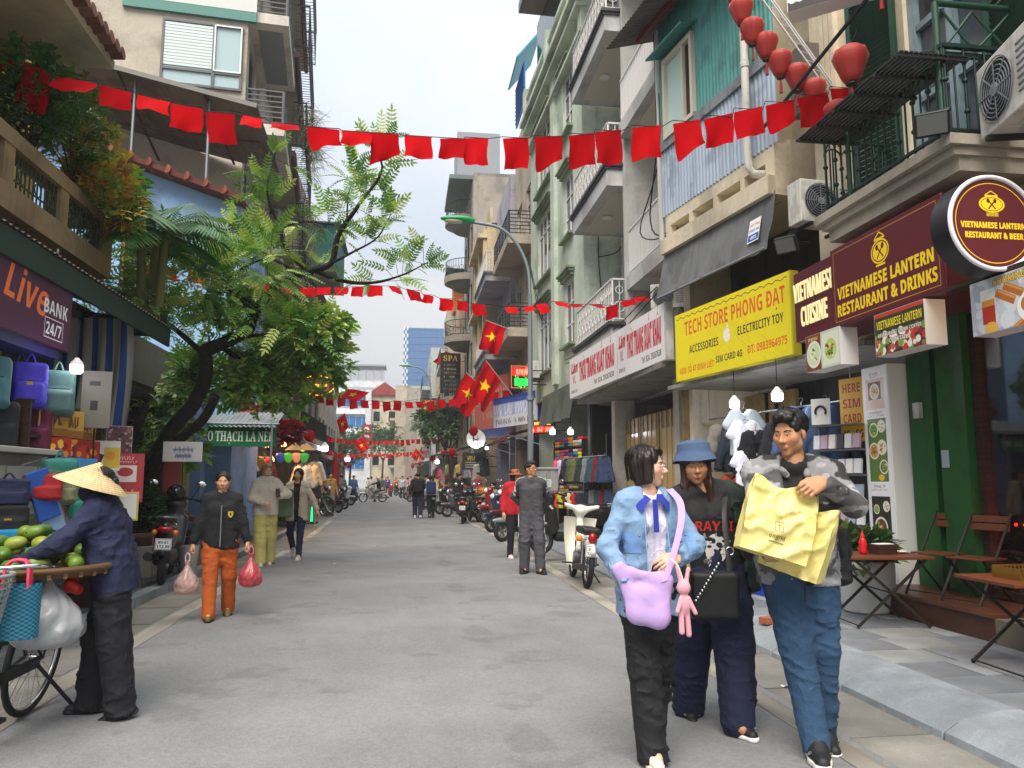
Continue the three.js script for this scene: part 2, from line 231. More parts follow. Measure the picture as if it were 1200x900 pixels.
{
const far=structure('ground',new THREE.PlaneGeometry(900,900),M(0x77746c,.95,{map:TX.wear}),0,-.03,-200,-Math.PI / 2);
const stain=(x,z)=>{const a=fbm(x*.9+40,z*.32+7,2,5),b=fbm(x*2.4,z*1.6,9,4),c=sstep(.6,.7,fbm(x*3.1,z*2.2,33,3)),k=.9+(a-.5)*.18+(b-.5)*.07-c*.06;return[k,k,k];};
structure('road',strip(-2.46,2.46,0,44,zs,stain),M(0xa3a6aa,.93,{map:TX.asphalt,bumpMap:TX.asphaltB,bumpScale:.004,vertexColors:true}));
const line=M(0xc6bfb2,.85,{map:TX.wear,vertexColors:true}),worn=(x,z)=>{const w=sstep(.38,.62,fbm(x*6,z*3.5,4,4)),k=mixn(.62,1.05,w);return[k,k,k];};
const mark=structure('road_marking',strip(2.24,2.4,.004,4,zs,worn),line);mark.name='road_marking';
structure('road_marking',strip(-2.42,-2.25,.004,4,zs,worn),line);
// concrete gutters laid in separate slabs as far as they can be told apart
const gut=M(0xa29c92,.9,{map:TX.stone,bumpMap:TX.plasterB,bumpScale:.006}),gut2=M(0x959088,.9,{map:TX.stone,bumpMap:TX.plasterB,bumpScale:.006});
for(const s of[1,-1]){
const g=new THREE.Group();g.name=numbered('gutter');scene.add(g);tag(g,null,null,null,'structure');
for(let z=5;z>-15;z-=1.02)box(g,'concrete_slab',rnd()<.5?gut:gut2,.5,.06,1.005,s*2.705,-.028+rr(-.003,.003),z-.5,0,rr(-.004,.004),0);
const f=part(g,'concrete_strip',strip(s>0?2.455:-2.955,s>0?2.955:-2.455,.002,2,zs.filter(z=>z<=-15),worn),gut);
}
// right pavement: sloped granite kerb stones and paving tiles
const kerbM=[0xa0a7ae,0x989fa6,0xa8adb2].map(c=>M(c,.75,{map:TX.stone,bumpMap:TX.plasterB,bumpScale:.008}));
const kp=new THREE.Shape([[2.955,-.02],[2.965,.035],[3.05,.085],[3.27,.128],[3.3,.134],[3.42,.136],[3.42,-.02]].map(p=>new THREE.Vector2(...p)));
const kg=new THREE.ExtrudeGeometry(kp,{depth:.992,bevelEnabled:true,bevelSize:.006,bevelThickness:.006,bevelSegments:1});
const pr=new THREE.Group();pr.name='pavement';scene.add(pr);tag(pr,null,null,null,'structure');
for(let z=4;z>-26;z-=1.01)part(pr,'kerb_stone',kg,pick(kerbM),bend(z-.5),rr(-.004,.004),z-1,0,rr(-.004,.004),0);
const tiles=[0x8f9296,0x9a9c9e,0x83878c,0xa3a3a1].map(c=>M(c,.62,{map:TX.stone,bumpMap:TX.plasterB,bumpScale:.004})),tg=BX(.505,.05,.395),tg2=BX(.605,.05,.395);
for(let j=0;j<38;j++){const z=-2.2-j*.4,off=(j%2)*.25;for(let i=0;i<5;i++){const x=3.68+i*.51-(j%2?.12:0);if(x-.25>5.9)continue;part(pr,'paving_tile',tg,pick(tiles),x,.112+rr(-.0025,.0025),z,rr(-.003,.003),0,rr(-.003,.003));}}
part(pr,'kerb',strip(2.955,3.42,.13,2,zs.filter(z=>z<=-26)),kerbM[0]);part(pr,'paving',strip(3.42,7.5,.125,6,zs.filter(z=>z<=-17)),tiles[0]);
part(pr,'pavement_bed',strip(3.3,9,.082,2),M(0x4c4a46,.95));
// left pavement: smooth dark concrete with a low kerb
const pl=new THREE.Group();pl.name=numbered('pavement');scene.add(pl);tag(pl,null,null,null,'structure');
const dk=[0x5c5c59,0x55554f,0x63625d].map(c=>M(c,.7,{map:TX.stone,bumpMap:TX.plasterB,bumpScale:.006}));
for(let z=4;z>-26;z-=1.21){box(pl,'kerb_stone',pick(kerbM),.16,.13,1.195,-3.04+bend(z),.045,z-.6);if(z>-18)for(let i=0;i<2;i++)box(pl,'paving_slab',pick(dk),1.19,.06,1.195,-3.72-i*1.2,.078,z-.6,0,0,rr(-.003,.003));}
part(pl,'pavement_bed',strip(-9,-3.1,.06,2),dk[1]);part(pl,'kerb',strip(-3.12,-2.955,.11,1,zs.filter(z=>z<=-26)),kerbM[0]);part(pl,'paving',strip(-7.5,-3.12,.11,4,zs.filter(z=>z<=-17.3)),dk[0]);
// scraps of litter on the asphalt
const lit=M(0xd9d6cc,.8);
for(const[x,z,a]of[[-1.15,-13.6,1],[1.9,-6.3,.6],[-.6,-17,.9],[2.62,-5.2,.8],[1.2,-21,1]])tag(part(null,'paper_scrap',sheet(3,2,(u,v)=>[u*.07-.035,.012+.012*Math.sin(u*5+a),v*.04-.02]),lit,x,.004,z,0,a*3,0),'crumpled white paper scrap lying flat on the bare road','litter','paper scraps lying on the street');
}
// ---------------------------------------------------------------- buildings
function wallHoles(L,H,t,holes,mat,parent,name,x=0,y=0,z=0){
const s=new THREE.Shape([[0,0],[L,0],[L,H],[0,H]].map(p=>new THREE.Vector2(...p)));
for(const[hx,hy,w,h]of holes)s.holes.push(new THREE.Path([[hx,hy],[hx,hy+h],[hx+w,hy+h],[hx+w,hy]].map(p=>new THREE.Vector2(...p))));
return part(parent,name,new THREE.ExtrudeGeometry(s,{depth:t,bevelEnabled:false}),mat,x,y,z);
}
// a group whose local x runs along the front, y up and z towards the street; lx(z) turns a street position into local x
function front(name,label,side,x,zn,zf,rot=0,group){
const b=thing(name,label,'building',side>0?[x,0,zf]:[x,0,zn],(side>0?-90+rot:90+rot)*D2R,group);
b.L=zn-zf;b.lx=z=>side>0?z-zf:zn-z;b.side=side;return b;
}
const GLS=[M(0x10161a,.06),M(0x1b2429,.1),M(0x27343a,.07),M(0x3c4a50,.12)];
function win(b,x,y,w,h,o={}){ // x, y = lower left corner on the front
const f=o.f??.05,d=o.d??.07,z=o.z??-.09,g=new G(),nx=o.nx??2,ny=o.ny??2,m=o.m||.035;
g.box(w,f,d,x+w / 2,y+f / 2,z).box(w,f,d,x+w / 2,y+h-f / 2,z).box(f,h-2*f,d,x+f / 2,y+h / 2,z).box(f,h-2*f,d,x+w-f / 2,y+h / 2,z);
for(let i=1;i<nx;i++)g.box(i*2===nx?m*1.6:m,h-2*f,d*.8,x+w*i / nx,y+h / 2,z);
for(let j=1;j<ny;j++){const yy=y+h*(o.trans&&ny===2?.74:j / ny);for(let i=0;i<nx;i++)g.box(w / nx-m*1.7,m,d*.75,x+w*(i+.5) / nx,yy,z);}
if(o.bars)for(let i=1;i<o.bars;i++)g.cyl(.008,.008,h,x+w*i / o.bars,y+h / 2,z+.08,0,0,0,5);
const wn=g.mesh(b,'window',o.mat||MT.whiteGrime);part(wn,'pane',BX(w-f,h-f,.012),o.glass||pick(GLS),x+w / 2,y+h / 2,z-d*.15);
if(o.sill)box(wn,'sill',o.sill,w+.16,.07,.2,x+w / 2,y-.036,.06);if(o.hood){const q=new G();q.box(w+.3,.06,.26,x+w / 2,y+h+.23,.1).box(w+.22,.07,.2,x+w / 2,y+h+.16,.08).box(w+.12,.1,.13,x+w / 2,y+h+.075,.05);q.mesh(wn,'lintel',o.hood);}
return wn;
}
function rail(L,h,style='bars',o={}){ // along x from 0 to L, standing on y = 0
const g=new G(),r=o.r||.011;g.box(L,.035,.045,L / 2,h-.018,0).box(L,.025,.03,L / 2,.08,0);
if(style==='bars')for(let x=0;x<=L+.001;x+=L / Math.round(L / (o.step||.115)))g.box(r*2,h-.03,r*2,clamp(x,r,L-r),h / 2,0);
if(style==='lines'){for(let i=1;i<6;i++)g.box(L,.03,.03,L / 2,.08+(h-.1)*i / 6,0);for(let x=0;x<=L;x+=L / Math.max(1,Math.round(L / .9)))g.box(.04,h,.04,clamp(x,.02,L-.02),h / 2,0);}
if(style==='ornate'){const s=L / Math.max(2,Math.round(L / .3));for(let x=0;x<=L+.001;x+=s)g.box(.022,h,.022,clamp(x,.011,L-.011),h / 2,0);for(let x=s / 2;x<L;x+=s){g.add(new THREE.TorusGeometry(s*.36,.011,4,12),x,h*.36,0).add(new THREE.TorusGeometry(s*.26,.01,4,10),x,h*.74,0).box(.016,h*.9,.016,x,h / 2,0);}}
if(style==='grid'){for(let x=0;x<=L+.001;x+=L / Math.round(L / .16))g.box(.018,h,.018,clamp(x,.01,L-.01),h / 2,0);for(let i=1;i<5;i++)g.box(L,.016,.016,L / 2,h*i / 5,0);}
if(style==='arch'){const n=Math.max(2,Math.round(L / .21)),s=L / n;for(let i=0;i<=n;i++){const x=clamp(i*s,.012,L-.012);g.cyl(.012,.012,h,x,h / 2,0,0,0,0,6);g.add(SP(.026,8,5),x,h*.3,0).add(SP(.026,8,5),x,h*.62,0);}for(let i=0;i<n;i++)g.add(new THREE.TorusGeometry(s*.5,.011,5,10,Math.PI),(i+.5)*s,h*.76,0).cyl(.01,.01,h*.76+s*.5,(i+.5)*s,(h*.76+s*.5) / 2,0,0,0,0,5);}
return g;
}
function balcony(b,x0,x1,y,out,o={}){ // slab from the wall out by `out`, rails on three sides
const L=x1-x0,t=o.t??.3,g=new G();g.box(L,t,out,(x0+x1) / 2,y-t / 2,out / 2);
const bal=g.mesh(b,'balcony',o.mat||MT.concrete),h=o.h??.95,ins=o.ins??.05;
if(o.trim){const q=new G();q.box(L+.16,.07,out+.08,(x0+x1) / 2,y+.036,out / 2+.04).box(L+.09,.06,out+.045,(x0+x1) / 2,y-.03+.0005,out / 2+.0225);q.mesh(bal,'edge_moulding',o.trim);}
if(o.soffit)box(bal,'soffit',o.soffit,L*.8,.03,out*.62,(x0+x1) / 2,y-t-.012,out*.52);
if(o.style!=='none'){
const q=new G(),y0=y+(o.trim?.072:0);q.add(rail(L-2*ins,h,o.style||'bars',o).geo(),x0+ins,y0,out-ins);
const sd=rail(out-ins,h,o.style||'bars',o).geo();q.add(sd,x0+ins,y0,out-ins,0,Math.PI / 2,0).add(sd,x1-ins,y0,out-ins,0,Math.PI / 2,0);
q.mesh(bal,'railing',o.railM||MT.white);
}
return bal;
}
// body of a house: front wall with window holes, side walls, roof, an open shop on the ground floor
function house(b,H,o={}){
const L=b.L,m=o.mat,D=o.D??9,gh=o.gh??3.1,hs=(o.wins||[]).map(w=>[w[0],w[1]-gh,w[2],w[3]]);
wallHoles(L,H-gh,.22,hs,m,b,'wall',0,gh,-.22);
box(b,'side_wall',o.side||m,.2,H-.002,D,.1,H / 2,-.222-D / 2);box(b,'side_wall',o.side||m,.2,H-.002,D,L-.1,H / 2,-.222-D / 2);box(b,'back_wall',m,L-.4,H,.2,L / 2,H / 2,-D-.12);
box(b,'roof',o.roof||MT.concrete,L,.2,D,L / 2,H-.1,-D / 2-.23);box(b,'ceiling',o.ceil||MT.concrete,L-.4,.12,o.room??3.4,L / 2,gh-.06+.12,-(o.room??3.4) / 2-.23);
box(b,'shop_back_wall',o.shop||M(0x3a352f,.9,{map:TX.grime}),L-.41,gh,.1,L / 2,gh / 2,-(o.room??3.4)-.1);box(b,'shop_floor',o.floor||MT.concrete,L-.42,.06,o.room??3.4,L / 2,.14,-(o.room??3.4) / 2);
box(b,'pillar',o.pil||m,.26,gh,.24,.13,gh / 2,-.1);box(b,'pillar',o.pil||m,.26,gh,.24,L-.13,gh / 2,-.1);
for(const w of o.wins||[])win(b,w[0],w[1],w[2],w[3],w[4]);
}
function acUnit(label,pos,turn,group,s=1){
const t=thing('air_conditioner',label,'air conditioner',pos,turn,group);t.scale.setScalar(s);
const c=part(t,'casing',RB(.82,.58,.3,.02),MT.whiteGrime);const f=part(c,'fan_opening',new THREE.CylinderGeometry(.225,.225,.012,28),M(0x1d1f20,.7),-.12,0,.15,Math.PI / 2);const g=new G();
for(let r=.04;r<.24;r+=.033)g.add(new THREE.TorusGeometry(r,.006,4,24),-.12,0,.162);for(let i=0;i<4;i++)g.box(.46,.008,.008,-.12,0,.165,0,0,i*Math.PI / 4);g.cyl(.05,.05,.02,-.12,0,.165,Math.PI / 2);g.mesh(c,'fan_guard',MT.greyPaint);
const v=new G();for(let i=0;i<8;i++)v.box(.2,.012,.01,.27,-.17+i*.05,.152);v.mesh(c,'vent',MT.greyPaint);
const k=new G();k.box(.04,.04,.5,-.28,-.31,-.08).box(.04,.04,.5,.28,-.31,-.08);k.mesh(t,'bracket',MT.darkMetal);t.scale.setScalar(s);return t;
}
// ---------------------------------------------------------------- right side: restaurant
const font=await new FontLoader().loadAsync('fonts/droid/droid_sans_bold.typeface.json');
const MAROON='#5a0a18',maroon=M(0x560b18,.5),YEL='#f5d313';
const cream=wallM(0xdfd3b8),green=M(0x0b5a1c,.55,{map:TX.grime}),brownTile=M(0x5a3322,.45,{map:TX.stone});
const lamp=(x,y,z,c,i,d=6)=>{const l=new THREE.PointLight(c,i,d,2);l.position.set(x,y,z);l.castShadow=true;l.shadow.radius=3;scene.add(l);return l;};
{
const b=front('restaurant_building','cream restaurant building with tall green balcony doors above maroon signs',1,5.25,-2.4,-9);
const l=b.lx,L=b.L;
wallHoles(L,8.4,.24,[[l(-7.12),4.27-3.05,1.2,2.75],[l(-4.6),1.22,1.2,2.75]],cream,b,'wall',0,3.05,-.24);
box(b,'side_wall',cream,.2,8.4,8,.1,7.25,-4.25);box(b,'side_wall',cream,.2,11.4,8,L-.1,5.73,-4.25);box(b,'roof',MT.concrete,L,.2,8,L / 2,11.5,-4.2);
// dining room behind the glass
const wd=M(0x2a1a12,.7,{map:TX.wood}),rm=3.6,x0=l(-7.45);
box(b,'ceiling',wd,L-x0,.1,rm,(L+x0) / 2,3.02,-rm / 2-.3);box(b,'shop_back_wall',wd,L-x0-.2,3,.1,(L+x0) / 2,1.5,-rm-.3);box(b,'shop_floor',brownTile,L-x0-.2,.1,rm-.1,(L+x0) / 2,.27,-rm / 2-.28);
box(b,'partition',wd,.16,3.04,rm,x0+.08,1.52,-rm / 2-.27);
// green boards beside the glass
for(const[z,w]of[[-7.19,.36],[-6.74,.38]])box(b,'green_panel',green,w,2.85,.12,l(z),1.74,-.01);box(b,'door_gap',MT.dark,.09,2.8,.05,l(-6.97),1.7,-.06);
box(b,'switch_box',MT.whiteGrime,.1,.16,.04,l(-7.2),2.12,.072);box(b,'notice',M(0x9aa7b5,.6),.1,.17,.006,l(-6.86),1.62,.054);
const fr=new G();for(const z of[-6.5,-5.35,-4.2,-3.05])fr.box(.09,2.62,.1,l(z),1.66,-.08);fr.box(4,.12,.1,l(-4.5),.38,-.082).box(4,.12,.1,l(-4.5),2.92,-.082);fr.mesh(b,'shopfront_frame',MT.woodDark);
for(const z of[-5.92,-4.77,-3.62])box(b,'pane',MT.glass,1.06,2.4,.008,l(z),1.65,-.08);
// steps
const s1=box(b,'step',brownTile,2.35,.19,.62,l(-6.85),.235,.31);box(b,'step',M(0x7a6c5c,.7,{map:TX.stone}),3.2,.2,.64,l(-4.05),.233,.32);const nz=new G();nz.box(2.35,.03,.64,l(-6.85),.344,.32);nz.mesh(s1,'nosing',M(0x6e3f28,.4,{map:TX.stone}),-l(-6.85),-.235,-.31);
// recessed porch ceiling of wooden slats
for(let i=0;i<7;i++)box(b,'slat',MT.woodDark,3.2,.03,.105,l(-4.1),2.985-.001*(i%2),.08+i*.115);
// balcony slab with mouldings and arched iron railing
const bx0=l(-7.5),bx1=l(-5.52),out=.86,q=new G();q.box(bx1-bx0,.13,out-.1,(bx0+bx1) / 2,4.02,(out-.1) / 2).box(bx1-bx0+.06,.07,out-.04,(bx0+bx1) / 2,4.115,(out-.04) / 2).box(bx1-bx0+.14,.09,out+.02,(bx0+bx1) / 2,4.2,(out+.02) / 2);
const bal=q.mesh(b,'balcony',wallM(0xb3ab9c));const iron=M(0x16302a,.5,{metalness:.3});
const rg=new G();rg.add(rail(bx1-bx0-.1,.85,'arch').geo(),bx0+.05,4.247,out-.06).add(rail(out-.08,.85,'arch').geo(),bx0+.05,4.247,out-.06,0,Math.PI / 2).add(rail(out-.08,.85,'arch').geo(),bx1-.05,4.247,out-.06,0,Math.PI / 2);rg.mesh(bal,'railing',iron);
// frame of green steel over the balcony with a rack of dark slats
const tr=new G(),gs=M(0x1c4434,.5);const A=[bx0+.5,5.03,.8],B=[bx1-.1,5.03,.8],C2=[bx1-.1,5.03,0];tr.bar([bx0+.5,4.25,.8],[bx0+.5,5.03,.8],.025).bar([bx1-.1,4.25,.8],[bx1-.1,5.5,.8],.03).bar(A,B,.03).bar(B,C2,.03).bar([bx1-.1,5.5,.8],[bx1-.1,5.5,0],.03);
for(const[a,c]of[[.75,.45],[.45,.1]])tr.bar([bx1-.1,5.08,a],[bx1-.1,5.26,(a+c) / 2],.012).bar([bx1-.1,5.26,(a+c) / 2],[bx1-.1,5.08,c],.012).bar([bx1-.1,5.45,a],[bx1-.1,5.26,(a+c) / 2],.012).bar([bx1-.1,5.26,(a+c) / 2],[bx1-.1,5.45,c],.012);tr.mesh(bal,'trellis',gs);
const rk=new G();for(let i=0;i<14;i++)rk.box(1.75,.015,.03,l(-6.4),4.97,.62+i*.045);for(let i=0;i<6;i++)rk.box(.03,.03,.64,l(-7.2)+i*.33,4.945,.91);rk.mesh(bal,'drying_rack',MT.darkMetal);
// doors, shutters
const dg=M(0x8fa4ad,.55,{map:TX.grime});
for(const z0 of[-7.12,-4.6]){const d=new G(),x=l(z0);d.box(.09,2.75,.1,x+.045,5.645,-.1).box(.09,2.75,.1,x+1.155,5.645,-.1).box(1.02,.09,.1,x+.6,6.975,-.1).box(.1,2.66,.09,x+.6,5.6,-.1).box(1.02,.34,.07,x+.6,4.44,-.1);for(const y of[4.62,5.4,6.2])d.box(1.02,.07,.06,x+.6,y,-.1);for(const s of[.32,.88])for(const y of[4.4,4.5])d.box(.3,.018,.08,x+s,y,-.096);const dr=d.mesh(b,'balcony_door',dg);part(dr,'pane',BX(1,1.6,.012),GLS[3],x+.6,5.42,-.13);part(dr,'fanlight',BX(1,.68,.012),GLS[2],x+.6,6.57,-.13);}
const shm=M(0x174f3c,.6,{map:TX.grime}),sh=()=>{const d=new G();d.box(.06,2.7,.05,-.3,0,0).box(.06,2.7,.05,.3,0,0).box(.54,.08,.05,0,1.31,0).box(.54,.08,.05,0,-1.31,0).box(.54,.08,.05,0,.1,0);for(let y=-1.2;y<1.26;y+=.062)if(Math.abs(y-.1)>.06)d.box(.55,.05,.01,0,y,0,.6);return d.geo();},sg=sh();
for(const[z,a]of[[-7.55,.25],[-5.6,-.16],[-4.95,.16],[-3.05,-.2]])part(b,'shutter',sg,shm,l(z),5.63,.1,0,a);
for(const z of[-8.62,-8.5,-8.38])box(b,'pilaster',cream,.09,6.6,.07,l(z),7.9,.036);
const pl=new G();pl.box(.32,.9,.3,l(-8.82),6.55,.16);pl.mesh(b,'meter_cabinet',M(0x6e6660,.7,{map:TX.grime}));
}
// signs of the restaurant
{
const w=1.72,s=thing('restaurant_sign','maroon signboard with a yellow lantern above English restaurant lettering','sign',[4.43,3.41,-6.55],-Math.PI / 2);
const face=printM(1024,500,(x,W,H)=>{fill(x,MAROON);x.strokeStyle='#b08a2a';x.lineWidth=5;x.strokeRect(30,26,W-60,H-52);
x.strokeStyle=YEL;x.lineWidth=8;x.beginPath();x.moveTo(W / 2-42,66);x.lineTo(W / 2,36);x.lineTo(W / 2+42,66);x.stroke();fill(x,YEL,W / 2-50,68,100,12);disc(x,YEL,W / 2,150,84,72);disc(x,MAROON,W / 2,150,74,62);disc(x,YEL,W / 2,150,67,55);fill(x,YEL,W / 2-44,224,88,12);
x.strokeStyle=MAROON;x.lineWidth=9;x.beginPath();x.moveTo(W / 2-30,190);x.lineTo(W / 2+28,118);x.moveTo(W / 2+30,190);x.lineTo(W / 2-28,118);x.stroke();disc(x,MAROON,W / 2-26,122,13,17);disc(x,MAROON,W / 2+26,122,13,17);
txt(x,'VIETNAMESE LANTERN',W / 2,300,92,YEL,{fit:900,sy:1.1,stroke:YEL,lw:4});txt(x,'RESTAURANT & DRINKS',W / 2,408,92,YEL,{fit:930,sy:1.1,stroke:YEL,lw:4});});
part(s,'board',RB(w,.84,.78,.015),maroon,0,0,-.39);part(s,'print',new THREE.PlaneGeometry(w*.985,.82),face,0,0,.003);
const c=thing('restaurant_sign','narrow maroon panel with raised cream letters beside the lantern signboard','sign',[4.5,3.41,-7.88],-Math.PI / 2);
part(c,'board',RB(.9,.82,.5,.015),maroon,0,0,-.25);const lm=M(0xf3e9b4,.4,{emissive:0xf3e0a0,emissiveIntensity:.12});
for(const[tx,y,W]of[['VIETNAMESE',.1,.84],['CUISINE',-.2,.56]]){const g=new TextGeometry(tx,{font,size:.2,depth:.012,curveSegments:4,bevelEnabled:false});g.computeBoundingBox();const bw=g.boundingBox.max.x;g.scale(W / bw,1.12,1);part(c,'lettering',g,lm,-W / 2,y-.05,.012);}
// round projecting sign, face to the street's near end
const r=thing('round_sign','round maroon sign with white rim and yellow lantern emblem projecting over the pavement','sign',[4.36,3.34,-5.1],0);
const R=.345,rim=new THREE.CylinderGeometry(R+.028,R+.028,.2,56);part(r,'rim',rim,M(0x1c1c20,.4),0,0,-.06,Math.PI / 2);part(r,'edge_ring',new THREE.TorusGeometry(R+.014,.018,8,60),M(0xe8e8ee,.35),0,0,.045);
part(r,'print',new THREE.CircleGeometry(R,56),printM(768,768,(x,W)=>{const c=W / 2;fill(x,MAROON);x.strokeStyle=YEL;x.lineWidth=7;x.beginPath();x.arc(c,c,c*.9,0,7);x.stroke();disc(x,YEL,c,220,120,72);x.strokeStyle=MAROON;x.lineWidth=5;x.beginPath();x.ellipse(c,220,100,58,0,0,7);x.stroke();x.strokeStyle=YEL;x.lineWidth=8;x.beginPath();x.moveTo(c-60,142);x.lineTo(c,105);x.lineTo(c+60,142);x.stroke();fill(x,YEL,c-60,140,120,14);for(let i=0;i<9;i++)fill(x,YEL,c-54+i*12.5,292,7,34);
x.strokeStyle=MAROON;x.lineWidth=12;x.beginPath();x.moveTo(c-34,262);x.lineTo(c+32,188);x.moveTo(c+34,262);x.lineTo(c-32,188);x.stroke();disc(x,MAROON,c-32,190,15,20);disc(x,MAROON,c+32,190,15,20);
txt(x,'VIETNAMESE LANTERN',c,404,62,YEL,{fit:600,sy:1.1,stroke:YEL,lw:4});txt(x,'RESTAURANT & BEER',c,492,62,YEL,{fit:540,sy:1.1,stroke:YEL,lw:4});}),0,0,.042);
const k=new G();k.bar([R,.12,-.06],[1.0,.12,-.06],.02).bar([R,-.1,-.06],[1.0,-.1,-.06],.02);k.mesh(r,'bracket',MT.darkMetal);
// lit boxes with pictures of dishes under the signs
const dish=(x,a,b,r,c1,c2,n=9)=>{disc(x,'#e9e6da',a,b,r);disc(x,c1,a,b,r*.8);for(let i=0;i<n*3;i++){const t=rnd()*6.28,q=rnd()*r*.66;disc(x,pick([c1,c2,c2,'#4c8a2a','#c8502a','#f0e4b8','#86b34a']),a+Math.cos(t)*q,b+Math.sin(t)*q,r*rr(.08,.2),r*rr(.06,.16));}};
const lb=(label,z,w,h,y,draw,x=4.52,d=.2,W=512)=>{const o=thing('light_box_sign',label,'sign',[x,y,z],-Math.PI / 2);board(o,'light_box',printM(W,Math.round(W*h / w),draw,.4),MT.white,w,h,d,0,0,0);const hg=new G();hg.bar([-w*.35,h / 2,0],[-w*.35,h / 2+.08,0],.008).bar([w*.35,h / 2,0],[w*.35,h / 2+.08,0],.008);hg.mesh(o,'hanger',MT.darkMetal);};
lb('small box sign showing two bowls of noodles hanging under the maroon panel',-7.63,.68,.4,2.8,(x,W,H)=>{fill(x,'#cdd6c4');fill(x,'#7b3f1e',0,0,W*.46,H);dish(x,W*.24,H*.55,H*.38,'#cfe3b8','#f2f4e4',12);fill(x,'#dfe8cf',W*.5,20,W*.48,H-40);dish(x,W*.74,H*.52,H*.36,'#b9cf6e','#a03018',12);scrib(x,W*.24,34,150,26,'#ffe9a0',8);});
lb('small box sign with yellow English lettering above drinks and fruit',-6.33,.72,.4,2.775,(x,W,H)=>{fill(x,'#2d3a22');for(let i=0;i<70;i++)disc(x,pick(['#c3332b','#e8ddc5','#b06a42','#7a9a3e','#e9e4dc','#8c2530']),rnd()*W,H*rr(.52,1),rr(14,30));fill(x,'#c43a2e',0,0,W,26);txt(x,'VIETNAMESE LANTERN',W / 2,H*.28,66,'#f3dc2a',{fit:W*.92,sy:1.2,stroke:'#20240f',lw:8});txt(x,'RESTAURANT DRINK COFFEE',W / 2,H*.52,34,'#f4f0e4',{fit:W*.88,stroke:'#3a1d14',lw:5});txt(x,'COCKTAILS',W / 2,H*.7,40,'#f4f0e4',{stroke:'#3a1d14',lw:5});});
lb('large box sign with a drink, spring rolls and greens under the round sign',-4.92,1.0,.42,2.745,(x,W,H)=>{fill(x,'#b9c1c9');for(let i=0;i<60;i++)disc(x,pick(['#d3d8de','#a8b0ba','#c4cad2']),rnd()*W,rnd()*H,rr(10,40));fill(x,'#e5e2da',50,40,80,60);fill(x,'#b3321f',56,90,68,90);fill(x,'#d8902e',56,84,68,26);disc(x,'#e0b24c',98,200,36,26);for(const[a,c,r]of[[180,90,.5],[220,70,.5],[160,250,-.5],[230,220,-.5],[330,60,.2]]){x.save();x.translate(a,c);x.rotate(r);x.fillStyle='#b46a2c';x.fillRect(-52,-17,104,34);x.fillStyle='#d8964c';x.fillRect(-48,-14,96,9);x.restore();}disc(x,'#f3f1ec',300,150,66,60);disc(x,'#b8773f',300,140,48,36);disc(x,'#efe6d4',292,136,20,14);for(let i=0;i<30;i++)disc(x,pick(['#3f8f2a','#5eae35','#2f6f22']),430+rr(-50,70),110+rr(-50,90),rr(12,26));txt(x,'COOKING CLASS',260,24,36,'#f0cf2c',{stroke:'#5a3a10',lw:4});});
// standing menu column
const mb=thing('menu_column','tall white light box column printed with photographs of dishes','sign',[5.0,.13,-7.63],-Math.PI / 2);
part(mb,'column',RB(.46,2.38,.3,.012),MT.white,0,1.32,-.15);part(mb,'foot',BX(.4,.14,.26),MT.whiteGrime,0,.07,-.15);
part(mb,'print',new THREE.PlaneGeometry(.44,2.34),printM(256,1360,(x,W)=>{fill(x,'#f1f1f4');const pr=(y,h,c,f)=>{fill(x,c,34,y,W-68,h);f(y,h);};scrib(x,W / 2,36,90,14,'#53585f',7);scrib(x,W / 2,54,80,10,'#53585f',8);pr(70,190,'#e7c9c0',(y,h)=>{fill(x,'#44382f',60,y+20,130,110);dish(x,125,y+80,50,'#dcc17e','#79a648');});scrib(x,W / 2,282,130,14,'#6a5560',10);scrib(x,W / 2,302,170,10,'#6a5560',14);pr(320,390,'#5d7d3c',(y)=>{dish(x,95,y+70,46,'#7fae48','#3f7d25');dish(x,175,y+50,40,'#e6ddd0','#fff');dish(x,90,y+200,52,'#d39a3e','#8a5a20');dish(x,170,y+180,48,'#efe5cf','#c4722c');dish(x,180,y+300,44,'#49762c','#86b34a');disc(x,'#e8c02c',150,y+365,30,20);});scrib(x,W / 2,738,120,16,'#6a5560',9);scrib(x,W / 2,760,170,10,'#6a5560',14);pr(800,300,'#2c2823',(y)=>{dish(x,120,y+190,66,'#5a4326','#c49a52');dish(x,180,y+60,34,'#efe9da','#d9c06a');dish(x,80,y+80,30,'#7fae48','#d8a02c');});scrib(x,W / 2,1130,130,14,'#6a5560',10);scrib(x,W / 2,1150,160,10,'#6a5560',14);pr(1165,180,'#a9c46e',(y)=>{dish(x,130,y+110,70,'#c79a44','#3f7d25');disc(x,'#e8c12c',130,y+60,26);});}),0,1.32,.003);
}
